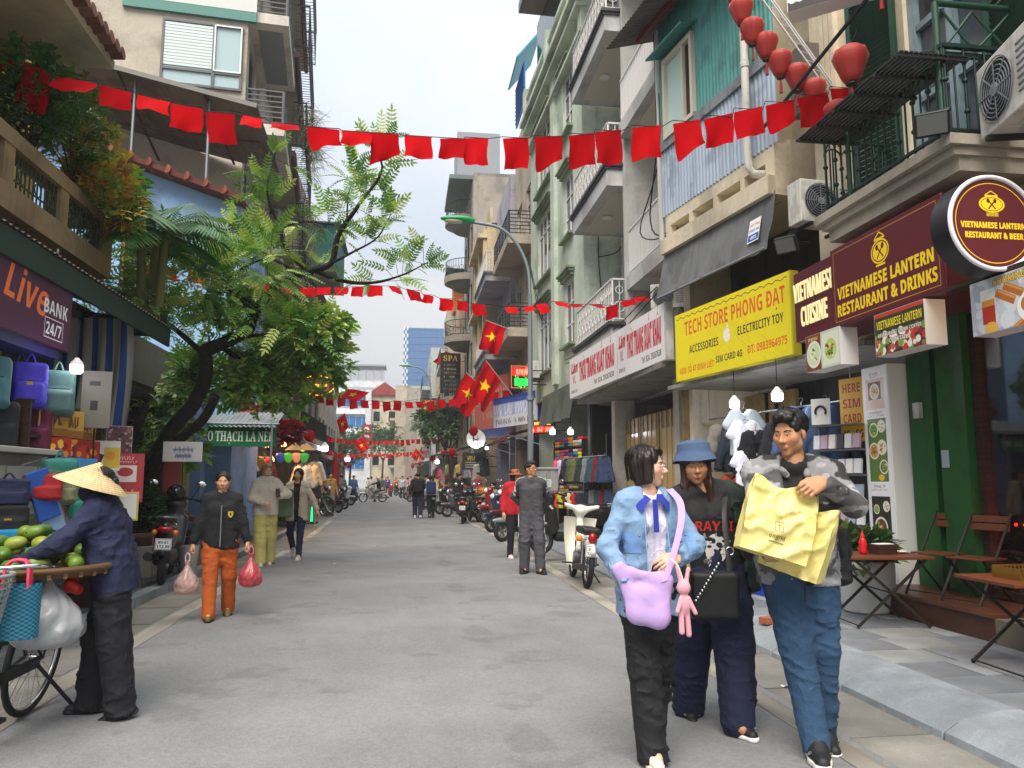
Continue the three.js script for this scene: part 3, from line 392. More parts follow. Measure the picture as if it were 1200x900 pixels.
// ---------------------------------------------------------------- right side: building of the technology shop, turned a little to the street
const techRot=9,techX=4.35,techZ=-12.2;
const tb=front('corrugated_building','shop house clad in teal and pale blue corrugated metal above a cream beam',1,4.35,-9.25,-12.25,9.2);
{
const b=tb,L=b.L,bl=M(0xb4c4d6,.5,{metalness:.15,map:TX.grime}),tl=M(0x55a09a,.55,{metalness:.1,map:TX.grime}),cb=wallM(0xdccfb6);
// cream slotted beam of the first floor
const beam=wallHoles(L,.72,.24,[[.14,.3,.62,.2],[.86,.3,.62,.2],[1.58,.3,.62,.2],[2.3,.3,.5,.2]],cb,b,'floor_beam',0,5.2,-.24);box(beam,'beam_ledge',cb,L,.26,.12,L / 2,.13,.3);box(b,'slab',cb,L,.2,1.6,L / 2,5.3,-1.06);box(b,'beam_end',cb,.22,.8,1.5,L-.11,5.6,-.99);
// sheet metal: pale blue below, teal above, cut along a sloping trim
const clad=(name,mat,poly,z)=>{const g=CORR(L+.2,4.2,.095,.02),p=g.attributes.position,u=g.attributes.uv;for(let i=0;i<p.count;i++){const x=p.getX(i)+L / 2,t=p.getY(i)>0;p.setXY(i,x,t?poly[1](x):poly[0](x));u.setXY(i,x,p.getY(i));}return part(b,name,flatShade(g),mat,0,0,z);};
clad('blue_sheet',bl,[x=>5.9,x=>7.12],.0);const gap=[[.16,1.02]];
clad('teal_sheet',tl,[x=>x<.14||x>1.0?7.16:8.62,x=>11.4],.005);box(b,'sheet_trim',MT.greyPaint,L+.2,.16,.05,L / 2,7.13,.03);
// window in the teal sheet
const fr=new G(),fy=6.2,fh=2.35;const wx=.12,ww=.98;fr.box(.07,1.4,.1,wx+.035,7.92,.03).box(.07,1.4,.1,wx+ww-.035,7.92,.03).box(ww,.08,.1,wx+ww / 2,8.6,.031).box(ww,.07,.1,wx+ww / 2,7.235,.031).box(.05,1.36,.07,wx+ww*.66,7.92,.03);const wn=fr.mesh(b,'window',M(0xcfc6b4,.7));part(wn,'pane',BX(ww*.62,1.3,.012),M(0xbfd8d4,.15),wx+ww*.34,7.9,.0);part(wn,'dark_pane',BX(ww*.32,1.3,.012),MT.darkGlass,wx+ww*.82,7.9,.0);box(wn,'hood',tl,ww+.25,.03,.34,wx+ww / 2,8.73,.16,.3);
const rf=CORR(L+.9,1.5,.095,.02);part(b,'eave_sheet',flatShade(rf),M(0x77706a,.7,{map:TX.grime}),L / 2-.1,9.35,.1,-1.25);box(b,'eave_beam',M(0x6e1f1c,.6),L+.6,.08,.06,L / 2,9.22,.3);
box(b,'side_wall',cb,.2,11.4,6,.1,5.7,-3.3);box(b,'side_wall',cb,.2,11.4,6,L-.1,5.7,-4.8);box(b,'back_wall',cb,L,6,.2,L / 2,8.4,-1.9);
box(b,'back_wall',M(0x57524b,.9,{map:TX.grime}),L+1.6,4.0,.1,L / 2+.8,3.3,-2.2);box(b,'mezzanine_face',M(0x4c4841,.9,{map:TX.grime}),L+.8,1.2,.1,L / 2+.4,4.7,-1.15);
// shop: soffit, floor, back
const sf=M(0xa9a79f,.7,{map:TX.grime});box(b,'soffit',sf,L+1.5,.06,1.5,L / 2+.75,2.93,-.7);box(b,'shop_back_wall',M(0x4d4a4d,.9,{map:TX.grime}),L+1.7,3,.1,L / 2+.85,1.5,-2.1);box(b,'shop_floor',MT.concrete,L+1.7,.05,2,L / 2+.85,.15,-1.1);
box(b,'shop_side_wall',M(0x8f7a4c,.8,{map:TX.grime}),.08,2.9,1.9,.04,1.45,-1.15);box(b,'door_leaf',M(0xb09252,.55,{map:TX.grime}),.9,2.6,.06,.55,1.5,-1.3);box(b,'door_leaf',M(0xa78a4e,.55,{map:TX.grime}),.5,2.6,.06,1.27,1.5,-1.32);
for(const x of[.18,.85,1.1])box(b,'door_rail',MT.darkMetal,.04,2.6,.04,x,1.5,-1.25);
// tarpaulin under the beam
const tp=sheet(26,10,(u,v)=>[u*L*1.02-.02,5.24-v*.8+Math.sin(u*5)*.02*v,.03+v*.16+.022*Math.sin(u*23+v*3)*v+.015*Math.sin(u*51+v*9)*v],L,.8);
const tarp=tag(part(null,'tarpaulin',tp,M(0x77797b,.75,{map:TX.grime,side:THREE.DoubleSide})),'grey tarpaulin hanging under the cream beam over the yellow sign','tarpaulin');tarp.position.copy(b.position);tarp.rotation.copy(b.rotation);const ctn=printM(128,160,(x,W,H)=>{fill(x,'#e8e6e4');txt(x,'CHO THUE',64,40,24,'#c22828',{fit:110});txt(x,'0983 96',64,78,26,'#2450a8',{fit:110});fill(x,'#2450a8',6,104,116,48);txt(x,'4975',64,128,30,'#fff');});
part(tarp,'sticker',new THREE.PlaneGeometry(.26,.34),ctn,L*.9,4.78,.15,-.2);
const rod=new G();rod.bar([0,4.44,.2],[L,4.44,.2],.02);rod.mesh(tarp,'bottom_rod',MT.greyPaint);
}
{ // yellow sign: far end nearer the street
const s=thing('shop_sign','yellow signboard with red and black lettering of the phone accessory shop','sign',[4.5,3.47,-10.15],(-90+9.6)*D2R);
const face=printM(1400,520,(x,W,H)=>{fill(x,'#f0de1e');for(let i=0;i<26;i++){x.strokeStyle='rgba(120,110,20,.13)';x.lineWidth=3;x.beginPath();x.moveTo(rnd()*W,0);x.lineTo(rnd()*W,H);x.stroke();}vtxt(x,'TECH STORE PHONG ĐẠT',745,130,150,'#e2622a',{fit:1220});vtxt(x,'ACCESSORIES',400,300,82,'#2c2a35',{fit:400});txt(x,'ELECTRICITY TOY',1080,275,82,'#2c2a35',{fit:500});x.fillStyle='#f4f0e6';disc(x,'#f4f0e6',705,275,44,50);disc(x,'#f0de1e',752,262,16,18);disc(x,'#f4f0e6',714,212,9,18);txt(x,'SIM CARD 4G',720,430,66,'#2c2a35',{fit:330});txt(x,'ĐT: 0983964975',1150,420,76,'#e2622a',{fit:420});vtxt(x,'ADD: SỐ 47 ĐINH LIỆT',290,450,66,'#e2622a',{fit:480});x.strokeStyle='#222';x.lineWidth=5;x.beginPath();for(let i=0;i<60;i++)x.lineTo(20+i*23,34+8*Math.sin(i*1.7));x.stroke();});
board(s,'board',face,M(0xcfc12a,.6),2.86,1.06,.12,0,0,0);const k=new G();k.box(2.8,.05,.5,0,.4,-.32).box(.05,.05,.6,-1.3,-.3,-.35).box(.05,.05,.6,1.3,-.3,-.35);k.mesh(s,'bracket',MT.darkMetal);
}
// ---------------------------------------------------------------- right side: grey building with balconies in two bays
const greyM=wallM(0xc6c5c0),greySof=M(0xcfcabb,.8),trimM=M(0x3a3b42,.6),whiteRail=M(0xdcdad8,.5);
{
const b=front('grey_apartment_house','grey apartment house with white railed balconies in two bays',1,5.5,-12.3,-19.0),l=b.lx;
house(b,16.5,{mat:greyM,gh:3.3,room:2.2,wins:[3.4,6.9,10.3,13.6].flatMap((y,i)=>[[l(-14.9),y+1.1,1.0,1.7,{nx:2,ny:3,bars:6}],[l(-13.6),y+.8,.8,2.1,{nx:1,ny:3}],[l(-18.4),y+1.2,1.1,1.9,{nx:2,ny:3}],[l(-16.8),y+1.2,1.0,1.9,{nx:2,ny:2}]]),pil:wallM(0xa9a597),shop:M(0x2e2a27,.9)});
for(const y of[5.62,8.92,12.25])balcony(b,l(-15.15),l(-12.36),y,y<6?1.0:1.12,{t:.3,mat:wallM(0xc3c2be),style:'bars',h:.98,railM:whiteRail,step:.1,soffit:y>6?greySof:null});
for(const y of[4.62,8.08,11.62,15.1])balcony(b,l(-18.75),l(-15.35),y,y<5?1.3:1.34,{t:.42,mat:wallM(0xc9c9ca),trim:trimM,style:'ornate',h:.95,railM:whiteRail,soffit:greySof});
for(const y of[7.6,11.15])part(b,'ceiling_lamp',new THREE.CylinderGeometry(.13,.13,.03,20),MT.white,l(-17.2),y,.85);
box(b,'party_wall',greyM,.16,11,1.0,l(-15.25),9.4,.5);
for(const z of[-14.6,-15.85,-17.1]){const g=new G();g.box(1.15,2.5,.1,0,0,0);for(let i=0;i<4;i++)g.box(.03,2.5,.14,-.45+i*.3,0,0);g.mesh(b,'folding_shutter',M(0xb89a5c,.5,{map:TX.grime}),l(z),1.55,.3);part(b.children.at(-1),'pane',BX(1.0,1.3,.014),M(0xd8b878,.12),0,.25,.055);}
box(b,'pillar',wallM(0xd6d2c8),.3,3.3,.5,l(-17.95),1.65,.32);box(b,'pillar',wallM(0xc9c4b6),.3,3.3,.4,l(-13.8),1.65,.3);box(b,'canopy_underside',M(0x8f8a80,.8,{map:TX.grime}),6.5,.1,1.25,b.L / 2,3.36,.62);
const p=new G();p.bar([l(-12.42),5.5,1.17],[l(-12.42),13,1.17],.055,10);p.mesh(b,'drain_pipe',MT.whiteGrime);
}
{ // white sign with raised red letters in two panels
const s=thing('shop_sign','long white signboard with raised red lettering of a clothes shop','sign',[4.22,3.9,-15.45],(-90+2.2)*D2R);
const face=printM(2000,290,(x,W,H)=>{fill(x,'#e9e7e6');for(const[a,w]of[[20,1150],[1210,770]]){vtxt(x,'Lân',a+w*.1,80,96,'#c11d2c',{style:'italic bold',fit:w*.17,stroke:'#c11d2c',lw:8});txt(x,'VL',a+w*.1,165,84,'#c11d2c',{fit:w*.08});txt(x,'48 Đinh Liệt'.normalize('NFD').replace(/[\u0300-\u036f]/g,''),a+w*.1,250,36,'#333',{fit:w*.16});vtxt(x,'THỜI TRANG XUẤT KHẨU',a+w*.6,128,138,'#c11d2c',{sy:1.28,fit:w*.74,stroke:'#c11d2c',lw:12});txt(x,'Tel: 024. 39267638',a+w*.76,245,46,'#333',{fit:w*.4});}fill(x,'#9a9896',1196,0,5,H);});
board(s,'board',face,MT.whiteGrime,6.5,.98,.14,0,0,0);part(s,'underside',BX(6.4,.05,1.1),MT.whiteGrime,0,-.46,-.63);
}
// ---------------------------------------------------------------- right side: pale green building
const mint=wallM(0xc9d6c5,.85),mintD=wallM(0x8c9f82,.85);
{
const b=front('pale_green_house','tall pale green house with white windows and moulded lintels',1,4.45,-19.1,-27.2,1.5),l=b.lx,wins=[];
for(const y of[4.9,8.1,11.3]){wins.push([l(-25.9),y,2.5,2.25,{nx:4,ny:2,trans:1,mat:MT.white,hood:mintD,sill:mintD,f:.07}]);wins.push([l(-21.9),y+.35,1.15,1.9,{nx:2,ny:3,mat:MT.white,hood:mintD,sill:mintD,f:.07}]);}
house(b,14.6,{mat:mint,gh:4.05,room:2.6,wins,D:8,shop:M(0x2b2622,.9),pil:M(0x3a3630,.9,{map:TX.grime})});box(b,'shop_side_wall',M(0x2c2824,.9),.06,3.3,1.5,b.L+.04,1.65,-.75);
box(b,'pilaster',mint,.5,10.2,.12,l(-23),9.4,.061);box(b,'pilaster',mint,.4,10.4,.14,b.L-.2,9.5,.071);
for(const[y,h,o]of[[14.6,.16,.42],[14.3,.12,.3],[13.55,.1,.2]])box(b,'cornice',mint,b.L+.1,h,o,b.L / 2,y,o / 2);
const g=new G();g.box(b.L,.16,.3,b.L / 2,15.55,.1).box(b.L,.1,.26,b.L / 2,14.75,.1);for(let x=.15;x<b.L;x+=.28)g.cyl(.055,.075,.7,x,15.12,.1,0,0,0,8);for(const x of[.2,b.L / 2,b.L-.2])g.box(.4,1.2,.4,x,15.3,.1);g.mesh(b,'balustrade',mint);
box(b,'penthouse',M(0x9aa39e,.5),5.6,2.6,3,3.1,17.2,-1.7);box(b,'penthouse_glass',GLS[1],4.8,2.2,.04,3.1,17.1,-.17);box(b,'penthouse_roof',M(0x6c757a,.6),5.6,.35,3.6,3.9,18.6,-1.15);box(b,'roof_soffit',M(0x8a8178,.8),5.4,.05,3.4,3.9,18.39,-1.15);
const tp=sheet(20,6,(u,v)=>[u*4.3+3.6,3.98-v*.95,.32+.06*Math.sin(u*26)*v+v*.14],4.3,1);part(b,'hanging_tarpaulin',tp,M(0x5c635c,.8,{map:TX.grime,side:THREE.DoubleSide}));
const w=M(0x141414,.8);const cb=new G();cb.tube([[b.L+.01,9,-.3],[b.L+.02,7.2,-.25],[b.L+.02,5.4,-.4]],.012,10,5).tube([[b.L+.015,7.2,-.25],[b.L+.06,7.4,-.8],[b.L+.02,8.6,-1.0]],.012,12,5);cb.mesh(b,'cable',w);
}
acUnit('air conditioner hung under a window of the pale green house',[4.2,5.05,-25.3],-Math.PI / 2+.02);
acUnit('air conditioner with a label beside the iron balcony railing',[4.86,4.66,-8.25],.1,null,.9);
acUnit('dusty air conditioner on the balcony above the white shop sign',[4.75,4.75,-13.3],-.5,null,.8);
// downpipe, cables on the front of the corrugated building
{
const t=thing('drain_pipe','white plastic drain pipe with an elbow at the end of the cream beam','pipe',[4.62,0,-9.62]);const g=new G();g.tube([[0,8.4,0],[0,7,0],[0,5.75,0],[.03,5.6,.02],[.3,5.58,.1]],.055,24,10);for(const y of[6.2,7.2])g.cyl(.066,.066,.09,0,y,0);g.mesh(t,'pipe',MT.whiteGrime);
const c=thing('cable','black cables looping down beside the white pipe and balcony rail','cable',[4.3,0,-12.5]);const q=new G();q.tube([[0,9.5,0],[-.02,7.2,.03],[.02,6.1,-.5],[.05,5.75,-.3],[.2,5.65,.4]],.014,30,5).tube([[.03,9.2,0],[.0,7,.1],[-.05,6.0,-.9],[0,5.72,-.5],[.2,5.6,.3]],.012,30,5);q.mesh(c,'wire',MT.wire);
}
// ---------------------------------------------------------------- the street further on, both sides
const awnM=[0x3f4a44,0x7a2f2a,0x2f5c4d,0x6f6a60,0x39465a,0x8a8378].map(c=>M(c,.75,{map:TX.grime,side:THREE.DoubleSide}));
function farHouse(side,zn,zf,H,col,label,o={}){
const xf=side>0?(o.x??4.7)+bend((zn+zf) / 2):-(o.x??4.9)+bend((zn+zf) / 2),mat=wallM(col),b=front(o.name||'shop_house',label,side,xf,zn,zf-.0,0),L=b.L,wins=[],gh=3.1,fl=o.fl||3.4,n=Math.floor((H-gh-.4) / fl),wm=o.wm||pick([MT.whiteGrime,MT.woodDark,MT.greyPaint]);
for(let i=0;i<n;i++){const k=Math.max(1,Math.round(L / 2.6));for(let j=0;j<k;j++){const w=Math.min(1.5,L / k*.6);wins.push([L*(j+.5) / k-w / 2,gh+i*fl+.75,w,2,{nx:2,ny:o.ny??3,mat:wm,bars:o.bars}]);}}
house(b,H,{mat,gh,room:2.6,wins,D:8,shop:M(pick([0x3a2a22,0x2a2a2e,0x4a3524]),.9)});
if(o.balc)for(let i=o.b0??0;i<n;i++){const bl=balcony(b,.12,L-.12,gh+i*fl+.35,o.out??.8,{t:.34,mat:wallM(o.bcol??col),trim:o.trim,style:o.balc,railM:o.railM||MT.darkMetal,h:o.rh??1});}
if(o.par)box(b,'parapet',mat,L,.8,.15,L / 2,H+.4,-.2);
return b;
}
function awning(side,z,w,y,out,label,mat,x,drop=.35){ // sloping sheet on two struts
const t=thing('awning',label,'awning',[x??(side>0?4.65:-4.85)+bend(z),y,z],side>0?-Math.PI / 2:Math.PI / 2);
const s=sheet(18,5,(u,v)=>[u*w-w / 2,-drop*v+.01*Math.sin(u*40),v*out],w,out);part(t,'sheet',s,mat);part(t,'valance',sheet(24,1,(u,v)=>[u*w-w / 2,-drop-v*.16,out+.01+.01*Math.sin(u*60)*v],w,.2),mat);
const g=new G();for(const q of[-w / 2+.05,w / 2-.05])g.bar([q,-drop-.02,out],[q,-.75,.02],.014);g.bar([-w / 2,-drop-.015,out],[w / 2,-drop-.015,out],.016);g.mesh(t,'strut',MT.greyPaint);return t;
}
// right
const b5=farHouse(1,-27.5,-32.6,16.2,0xb7ab98,'beige apartment house with dark horizontal balcony rails',{x:5.0,balc:'lines',b0:1,out:1.0,rh:.95,bcol:0xb5ac9a,bars:0,fl:3.55,wm:MT.whiteGrime});
const b6=farHouse(1,-32.7,-37.8,15,0xa9a6b2,'lavender grey house with white balcony railings',{x:5.05,balc:'ornate',b0:1,out:1.1,rh:.95,railM:whiteRail,bcol:0xa8a5b0,fl:3.5,trim:MT.greyPaint});
const b7=farHouse(1,-37.9,-43.5,14.5,0xc2b190,'cream house with tall pilasters and small balconies',{x:4.75,wm:MT.whiteGrime,fl:3.5,par:1});
for(const lx of[.25,2.7,5.3])box(b7,'pilaster',wallM(0xc9b78f),.4,11,.2,lx,8.7,.1);for(const y of[6.8,10.3,13.8])box(b7,'cornice',wallM(0xcdbb95),5.6,.22,.5,2.8,y,.25);
{ // house with rounded balconies stacked at the corner
const b=farHouse(1,-43.6,-50.5,19.5,0x9c968c,'grey house with rounded balconies stacked up its corner',{x:4.7,fl:3.6,wm:MT.woodDark});
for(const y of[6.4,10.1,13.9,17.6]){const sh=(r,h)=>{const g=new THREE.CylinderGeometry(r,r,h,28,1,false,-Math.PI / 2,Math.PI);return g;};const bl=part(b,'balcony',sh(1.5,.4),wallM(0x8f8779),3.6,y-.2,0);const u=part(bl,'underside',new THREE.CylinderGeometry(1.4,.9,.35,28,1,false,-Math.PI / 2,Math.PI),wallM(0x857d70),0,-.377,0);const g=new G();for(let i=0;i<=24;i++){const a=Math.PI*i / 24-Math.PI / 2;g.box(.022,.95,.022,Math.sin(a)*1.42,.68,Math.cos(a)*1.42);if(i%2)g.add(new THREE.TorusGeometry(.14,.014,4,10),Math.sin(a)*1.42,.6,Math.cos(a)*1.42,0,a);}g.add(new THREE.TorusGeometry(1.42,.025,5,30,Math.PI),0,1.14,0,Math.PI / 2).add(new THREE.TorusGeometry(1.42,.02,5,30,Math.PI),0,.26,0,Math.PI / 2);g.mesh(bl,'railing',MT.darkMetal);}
box(b,'roof_room',M(0x8b9097,.7),3.2,3,2.6,4.2,21,-.4);box(b,'roof_eave',M(0x5a6c66,.6),6,.25,1.8,3.4,19.4,.5);
}
farHouse(1,-50.6,-57,13.5,0xb59f86,'low beige house with a small orange box room on top',{x:4.6,balc:'bars',out:.7});{const b=scene.children.at(-1);box(b,'roof_room',M(0xc0702a,.7),1.6,2.4,1.6,2,14.6,-.6);box(b,'roof_sheet',awnM[2],3.6,.08,2.4,2.6,16.1,-.4);}
farHouse(1,-57.1,-64,14.5,0xc4bfae,'pale house beyond the small street tree with glazed upper storeys',{x:4.4,wm:MT.greyPaint,balc:'grid',out:.6});
farHouse(1,-64.1,-73,12,0xb8a88c,'yellowish house with a green awning over its ground floor',{x:4.4});
farHouse(1,-73.1,-84,14,0xaab0b0,'grey blue shop house in the far part of the street on the right',{x:4.4,balc:'bars'});
farHouse(1,-84.1,-98,11,0xc0b49c,'low cream shop house near the far end on the right',{x:4.2});
farHouse(1,-98.1,-112,13,0x9f988c,'brownish grey shop house at the far end on the right',{x:4});farHouse(1,-112.1,-124,15,0xb4aa98,'last pale house where the right side bends out of sight',{x:3.6,balc:'bars'});
{const b=b5;box(b,'blue_screen',M(0x1376c8,.5),2.2,1.7,.06,3.9,16.6,.35);for(let i=0;i<9;i++)box(b,'screen_rib',M(0x0f64ad,.5),2.2,.03,.05,3.9,15.9+i*.18,.39);box(b,'turquoise_roof',M(0x14a6bb,.4),2.6,.05,1.5,3.9,18.1,.2,.9);}
// left (behind the tree and beyond)
farHouse(-1,-34,-45,15,0xb5a994,'pinkish beige house with a teal corrugated box room behind the tree',{x:4.2,balc:'bars',out:.5});
{const b=scene.children.at(-1);const g=CORR(4.6,2.1,.12,.025);part(b,'corrugated_box',flatShade(g),M(0x2f8a86,.5,{map:TX.grime}),3.6,12.1,1.6);part(b,'corrugated_box',flatShade(CORR(1.6,2.1,.12,.025)),M(0x2f8a86,.5,{map:TX.grime}),1.28,12.1,.8,0,-Math.PI / 2);box(b,'box_floor',MT.concrete,4.7,.14,1.7,3.6,10.98,.8);box(b,'box_roof',M(0x4a6a66,.6),5,.08,1.9,3.6,13.2,.85);}
farHouse(-1,-45.1,-50,8.8,0xc7b48e,'cream house with a neon sign and plain columns behind the tree crown',{x:4.9,balc:'lines',out:.7,par:1});
farHouse(-1,-31.4,-33.9,8.6,0xa39a8c,'low grey house behind the stalls on the left of the street',{x:4.9});
farHouse(-1,-50.1,-60,8,0xb7a88f,'low house with dark shop front along the left of the far street',{x:4.9,balc:'bars'});
farHouse(-1,-60.1,-72,9,0xa8a49a,'grey two storey shop house far down the left side',{x:4.8});
farHouse(-1,-72.1,-88,7.6,0xbfae92,'cream two storey shop house far down the left side',{x:4.8});
farHouse(-1,-88.1,-104,8.5,0x9d9488,'brown grey shop house near the far end on the left',{x:4.6});
// buildings closing the view
{
const e=thing('office_building','white office building with bands of blue glass closing the street','building',[-9.2,0,-128]);const wm=wallM(0xcfd3d6),bg=M(0x2f6fb0,.12);
box(e,'wall',wm,11,17.5,10,0,8.75,-5);for(const y of[4,7.4,10.8,14.2]){const g=new G();for(let i=0;i<11;i++)g.box(.06,1.8,.1,-5+i,y,.05);g.box(10.4,.08,.12,0,y+.92,.06).box(10.4,.08,.12,0,y-.92,.06);const w=g.mesh(e,'window',wm);part(w,'pane',BX(10.2,1.76,.04),bg,0,y,.012);box(e,'spandrel',M(0xdfe3e5,.6),11.2,.5,.5,0,y+1.5,.2);}
const rf=new G();for(let i=0;i<9;i++)rf.box(.12,2.4,.12,-5+i*1.25,18.9,-.4);rf.box(11.4,.3,5,0,20.2,-2.5);for(let i=0;i<14;i++)rf.box(11,.06,.06,0,17.9+i*.16,-.5);rf.mesh(e,'roof_frame',M(0x8c9296,.6));
const sg=thing('shop_sign','white hotel lettering board across the office building at the street end','sign',[-9,15.9,-127.3]);board(sg,'board',printM(512,64,(x,W)=>{fill(x,'#9aa8b0');txt(x,'LAIKA',W*.3,34,54,'#fff',{fit:220});scrib(x,W*.78,36,110,22,'#fff',6);}),wm,9,1.1,.2,0,0,0);
const r=thing('red_roofed_house','pale house with a red pitched roof beside the office building','building',[-3.5,0,-124]);box(r,'wall',wallM(0xc5baa6),4.6,14.8,8,0,7.4,-4);const rs=new THREE.Shape([[-2.9,0],[0,2.1],[2.9,0]].map(p=>new THREE.Vector2(...p)));part(r,'roof',new THREE.ExtrudeGeometry(rs,{depth:9,bevelEnabled:false}),M(0x9a3228,.8,{map:TX.grime}),0,14.8,-8.5);for(const y of[4.5,8,11.4])for(const x of[-1.2,1.2]){const f=new G();f.box(1.2,1.8,.08,x,y,.04);const w=f.mesh(r,'window',MT.whiteGrime);part(w,'pane',BX(1,1.6,.02),MT.darkGlass,x,y,.085);}box(r,'pillar',wm,.9,15.6,.5,-2.5,7.8,.3);
const t=thing('office_tower','tall blue glass tower rising behind the right hand houses','building',[3.6,0,-170]);box(t,'wall',M(0x4a6f9e,.22),9,35,10,0,17.5,-5);const pn=new G();for(let y=1;y<35;y+=1.6)pn.box(9.02,.1,.06,0,y,.03);for(let x=-4;x<=4;x+=1.25)pn.box(.08,35,.05,x,17.5,.025);pn.mesh(t,'glazing_bars',M(0x4d6f98,.4));const ck=new G();for(let i=0;i<44;i++)for(let j=0;j<3;j++)if((i+j)%2)ck.box(.34,.78,.1,-4.35+j*.35,.4+i*.8,.06);ck.mesh(t,'chequered_edge',M(0xd2d6da,.6));
}
// ---------------------------------------------------------------- street lamps
function streetLamp(label,x,z,y0,reach,h,headM,fork){
const t=thing('street_lamp',label,'street lamp',[x,.13,z]);const g=new G();g.cone([0,0,0],.085,[0,h,0],.06,12);g.cyl(.15,.17,.5,0,.25,0,0,0,0,12);g.cyl(.11,.11,.1,0,h*.55,0,0,0,0,12);g.mesh(t,'pole',M(0x8f9ba1,.5,{metalness:.3,map:TX.grime}));
const a=new G();a.tube([[0,h-.02,0],[-.06,h+.7,0],[-.35,h+1.35,0],[-reach*.5,h+1.75,0],[-reach,h+1.9,0]],.045,22,8);a.mesh(t,'arm',M(0x7f8c92,.5,{metalness:.3}));
const hd=new SDF(.08);hd.ell([-reach-.38,h+1.96,0],[.46,.085,.15]).cone([-reach+.02,h+1.9,0],.06,[-reach-.2,h+1.93,0],.08);part(t,'lamp_head',hd.geo(.03),headM);const d=new SDF(.03);d.ell([-reach-.45,h+1.91,0],[.3,.075,.12]);part(t,'diffuser',d.geo(.03),M(0xd8d2b8,.4));
}
streetLamp('grey street lamp with a green head arching over the road from the right pavement',3.2+bend(-19.6),-19.6,0,1.55,6.15,M(0x1f9a55,.4));
streetLamp('distant street lamp with a pale green head between the flags',3+bend(-56),-56,0,1.5,7.6,M(0x6fb58a,.5));
// ---------------------------------------------------------------- signs further along on the right
function sideSign(label,w,h,pos,ry,mat,edge=MT.darkMetal,d=.12,name='shop_sign'){const s=thing(name,label,'sign',pos,ry);board(s,'board',mat,edge,w,h,d,0,0,0);const g=new G();g.bar([w / 2,h*.3,0],[w / 2+.5,h*.3,0],.018).bar([w / 2,-h*.3,0],[w / 2+.5,-h*.3,0],.018);g.mesh(s,'bracket',MT.darkMetal);return s;}
const ledM=(l1,l2)=>glowM(256,270,(x,W,H)=>{fill(x,'#0a0505');for(let i=0;i<26;i++)for(const[a,b]of[[8+i*9.5,8],[8+i*9.5,H-8],[8,8+i*10.2],[W-8,8+i*10.2]])disc(x,i%2?'#ff5040':'#ffb030',a,b,3);fill(x,'#c8100c',24,26,W-48,96);scrib(x,W / 2,74,190,60,'#ff6a50',10);scrib(x,W / 2,196,190,84,'#18f03a',8);fill(x,'#18f03a',88,134,8,18);fill(x,'#18f03a',186,134,8,18);},1.1);
sideSign('red and green LED sign glowing beside the lamp post',.66,.74,[3.52,4.6,-23.6],.05,ledM('QUAN AO','XUAT'),MT.black,.1,'led_sign');
sideSign('small LED sign glowing red over the clothes stall',.8,.42,[4.2,3.05,-23.5],-.5,glowM(256,128,(x,W,H)=>{fill(x,'#0a0404');vtxt(x,'HÀN QUỐC',W / 2,34,44,'#ffb040',{fit:180});fill(x,'#e01410',8,62,240,56);scrib(x,W / 2,90,200,40,'#ff7a5a',9);},1),MT.black,.08,'led_sign');
sideSign('blue shop sign with white block letters beyond the lamp post',3.6,1.15,[4.0,3.95,-27.9],-Math.PI / 2+.35,printM(512,170,(x,W,H)=>{fill(x,'#dfe4ee');fill(x,'#213f95',0,0,W,12);fill(x,'#213f95',W-14,0,14,H);fill(x,'#3a5cb0',0,12,W,26);fill(x,'#a9c0ec',8,40,W-60,66);scrib(x,W / 2-24,74,430,58,'#e9effa',14);scrib(x,W / 2,138,430,26,'#4a4a58',22);}),M(0x213f95,.5));
sideSign('faded coral shop sign hung above the motorbikes',3.8,2.6,[3.72,4.55,-33.2],-Math.PI / 2+.3,printM(400,274,(x,W,H)=>{fill(x,'#c4695a');scrib(x,W / 2,84,340,54,'#e0b0a4',11);scrib(x,W / 2,170,200,34,'#d09a8c',9);fill(x,'#3a4a86',0,236,W,38);}),M(0x8c4a40,.7));
sideSign('dark spa sign with a list of gold lettering',1.3,2.6,[2.75,8.2,-49],.1,printM(200,400,(x,W)=>{fill(x,'#15171a');txt(x,'SPA',W / 2,50,76,'#cfa23a',{font:'serif'});for(let i=0;i<7;i++)scrib(x,W / 2,118+i*40,130,20,i%2?'#b9b9b4':'#b0842a',9);}));
{const s=thing('round_sign','small round white sign with a dark swirl over the far motorbikes','sign',[3.05,3.2,-33.8],.1);part(s,'disc',CY(.42,.42,.1,32),MT.white,0,0,0,Math.PI / 2);part(s,'print',new THREE.CircleGeometry(.39,32),printM(128,128,(x)=>{fill(x,'#eef0f4');x.strokeStyle='#3c4c84';x.lineWidth=9;x.beginPath();x.arc(64,48,22,.6,5);x.stroke();scrib(x,64,98,86,16,'#3c4c84',8);}),0,0,.053);const g=new G();g.bar([.4,0,0],[1.2,0,0],.02);g.mesh(s,'bracket',MT.darkMetal);}
sideSign('dark chalkboard style sign with yellow lettering under the round sign',1.0,.72,[2.95,2.2,-33.5],.05,printM(200,140,(x)=>{fill(x,'#3a4038');scrib(x,70,40,90,34,'#e4c53a',5);for(let i=0;i<3;i++)fill(x,'#b8b8a8',20,74+i*20,150,8);}));
sideSign('far shop sign with yellow print on black above the crowd',1.0,1.1,[1.9,7.4,-62],.1,printM(128,140,x=>{fill(x,'#241a2a');fill(x,'#c8362e',0,20,128,40);scrib(x,64,40,100,26,'#ffe27a',7);fill(x,'#e2b53a',0,90,128,50);}));
sideSign('far red shop sign with white print on the left of the crowd',.9,1.8,[-4.2,6.4,-84],-.1,printM(100,200,x=>{fill(x,'#9c1f24');disc(x,'#e8d8c8',50,60,32);scrib(x,50,140,70,34,'#fff',5);}));
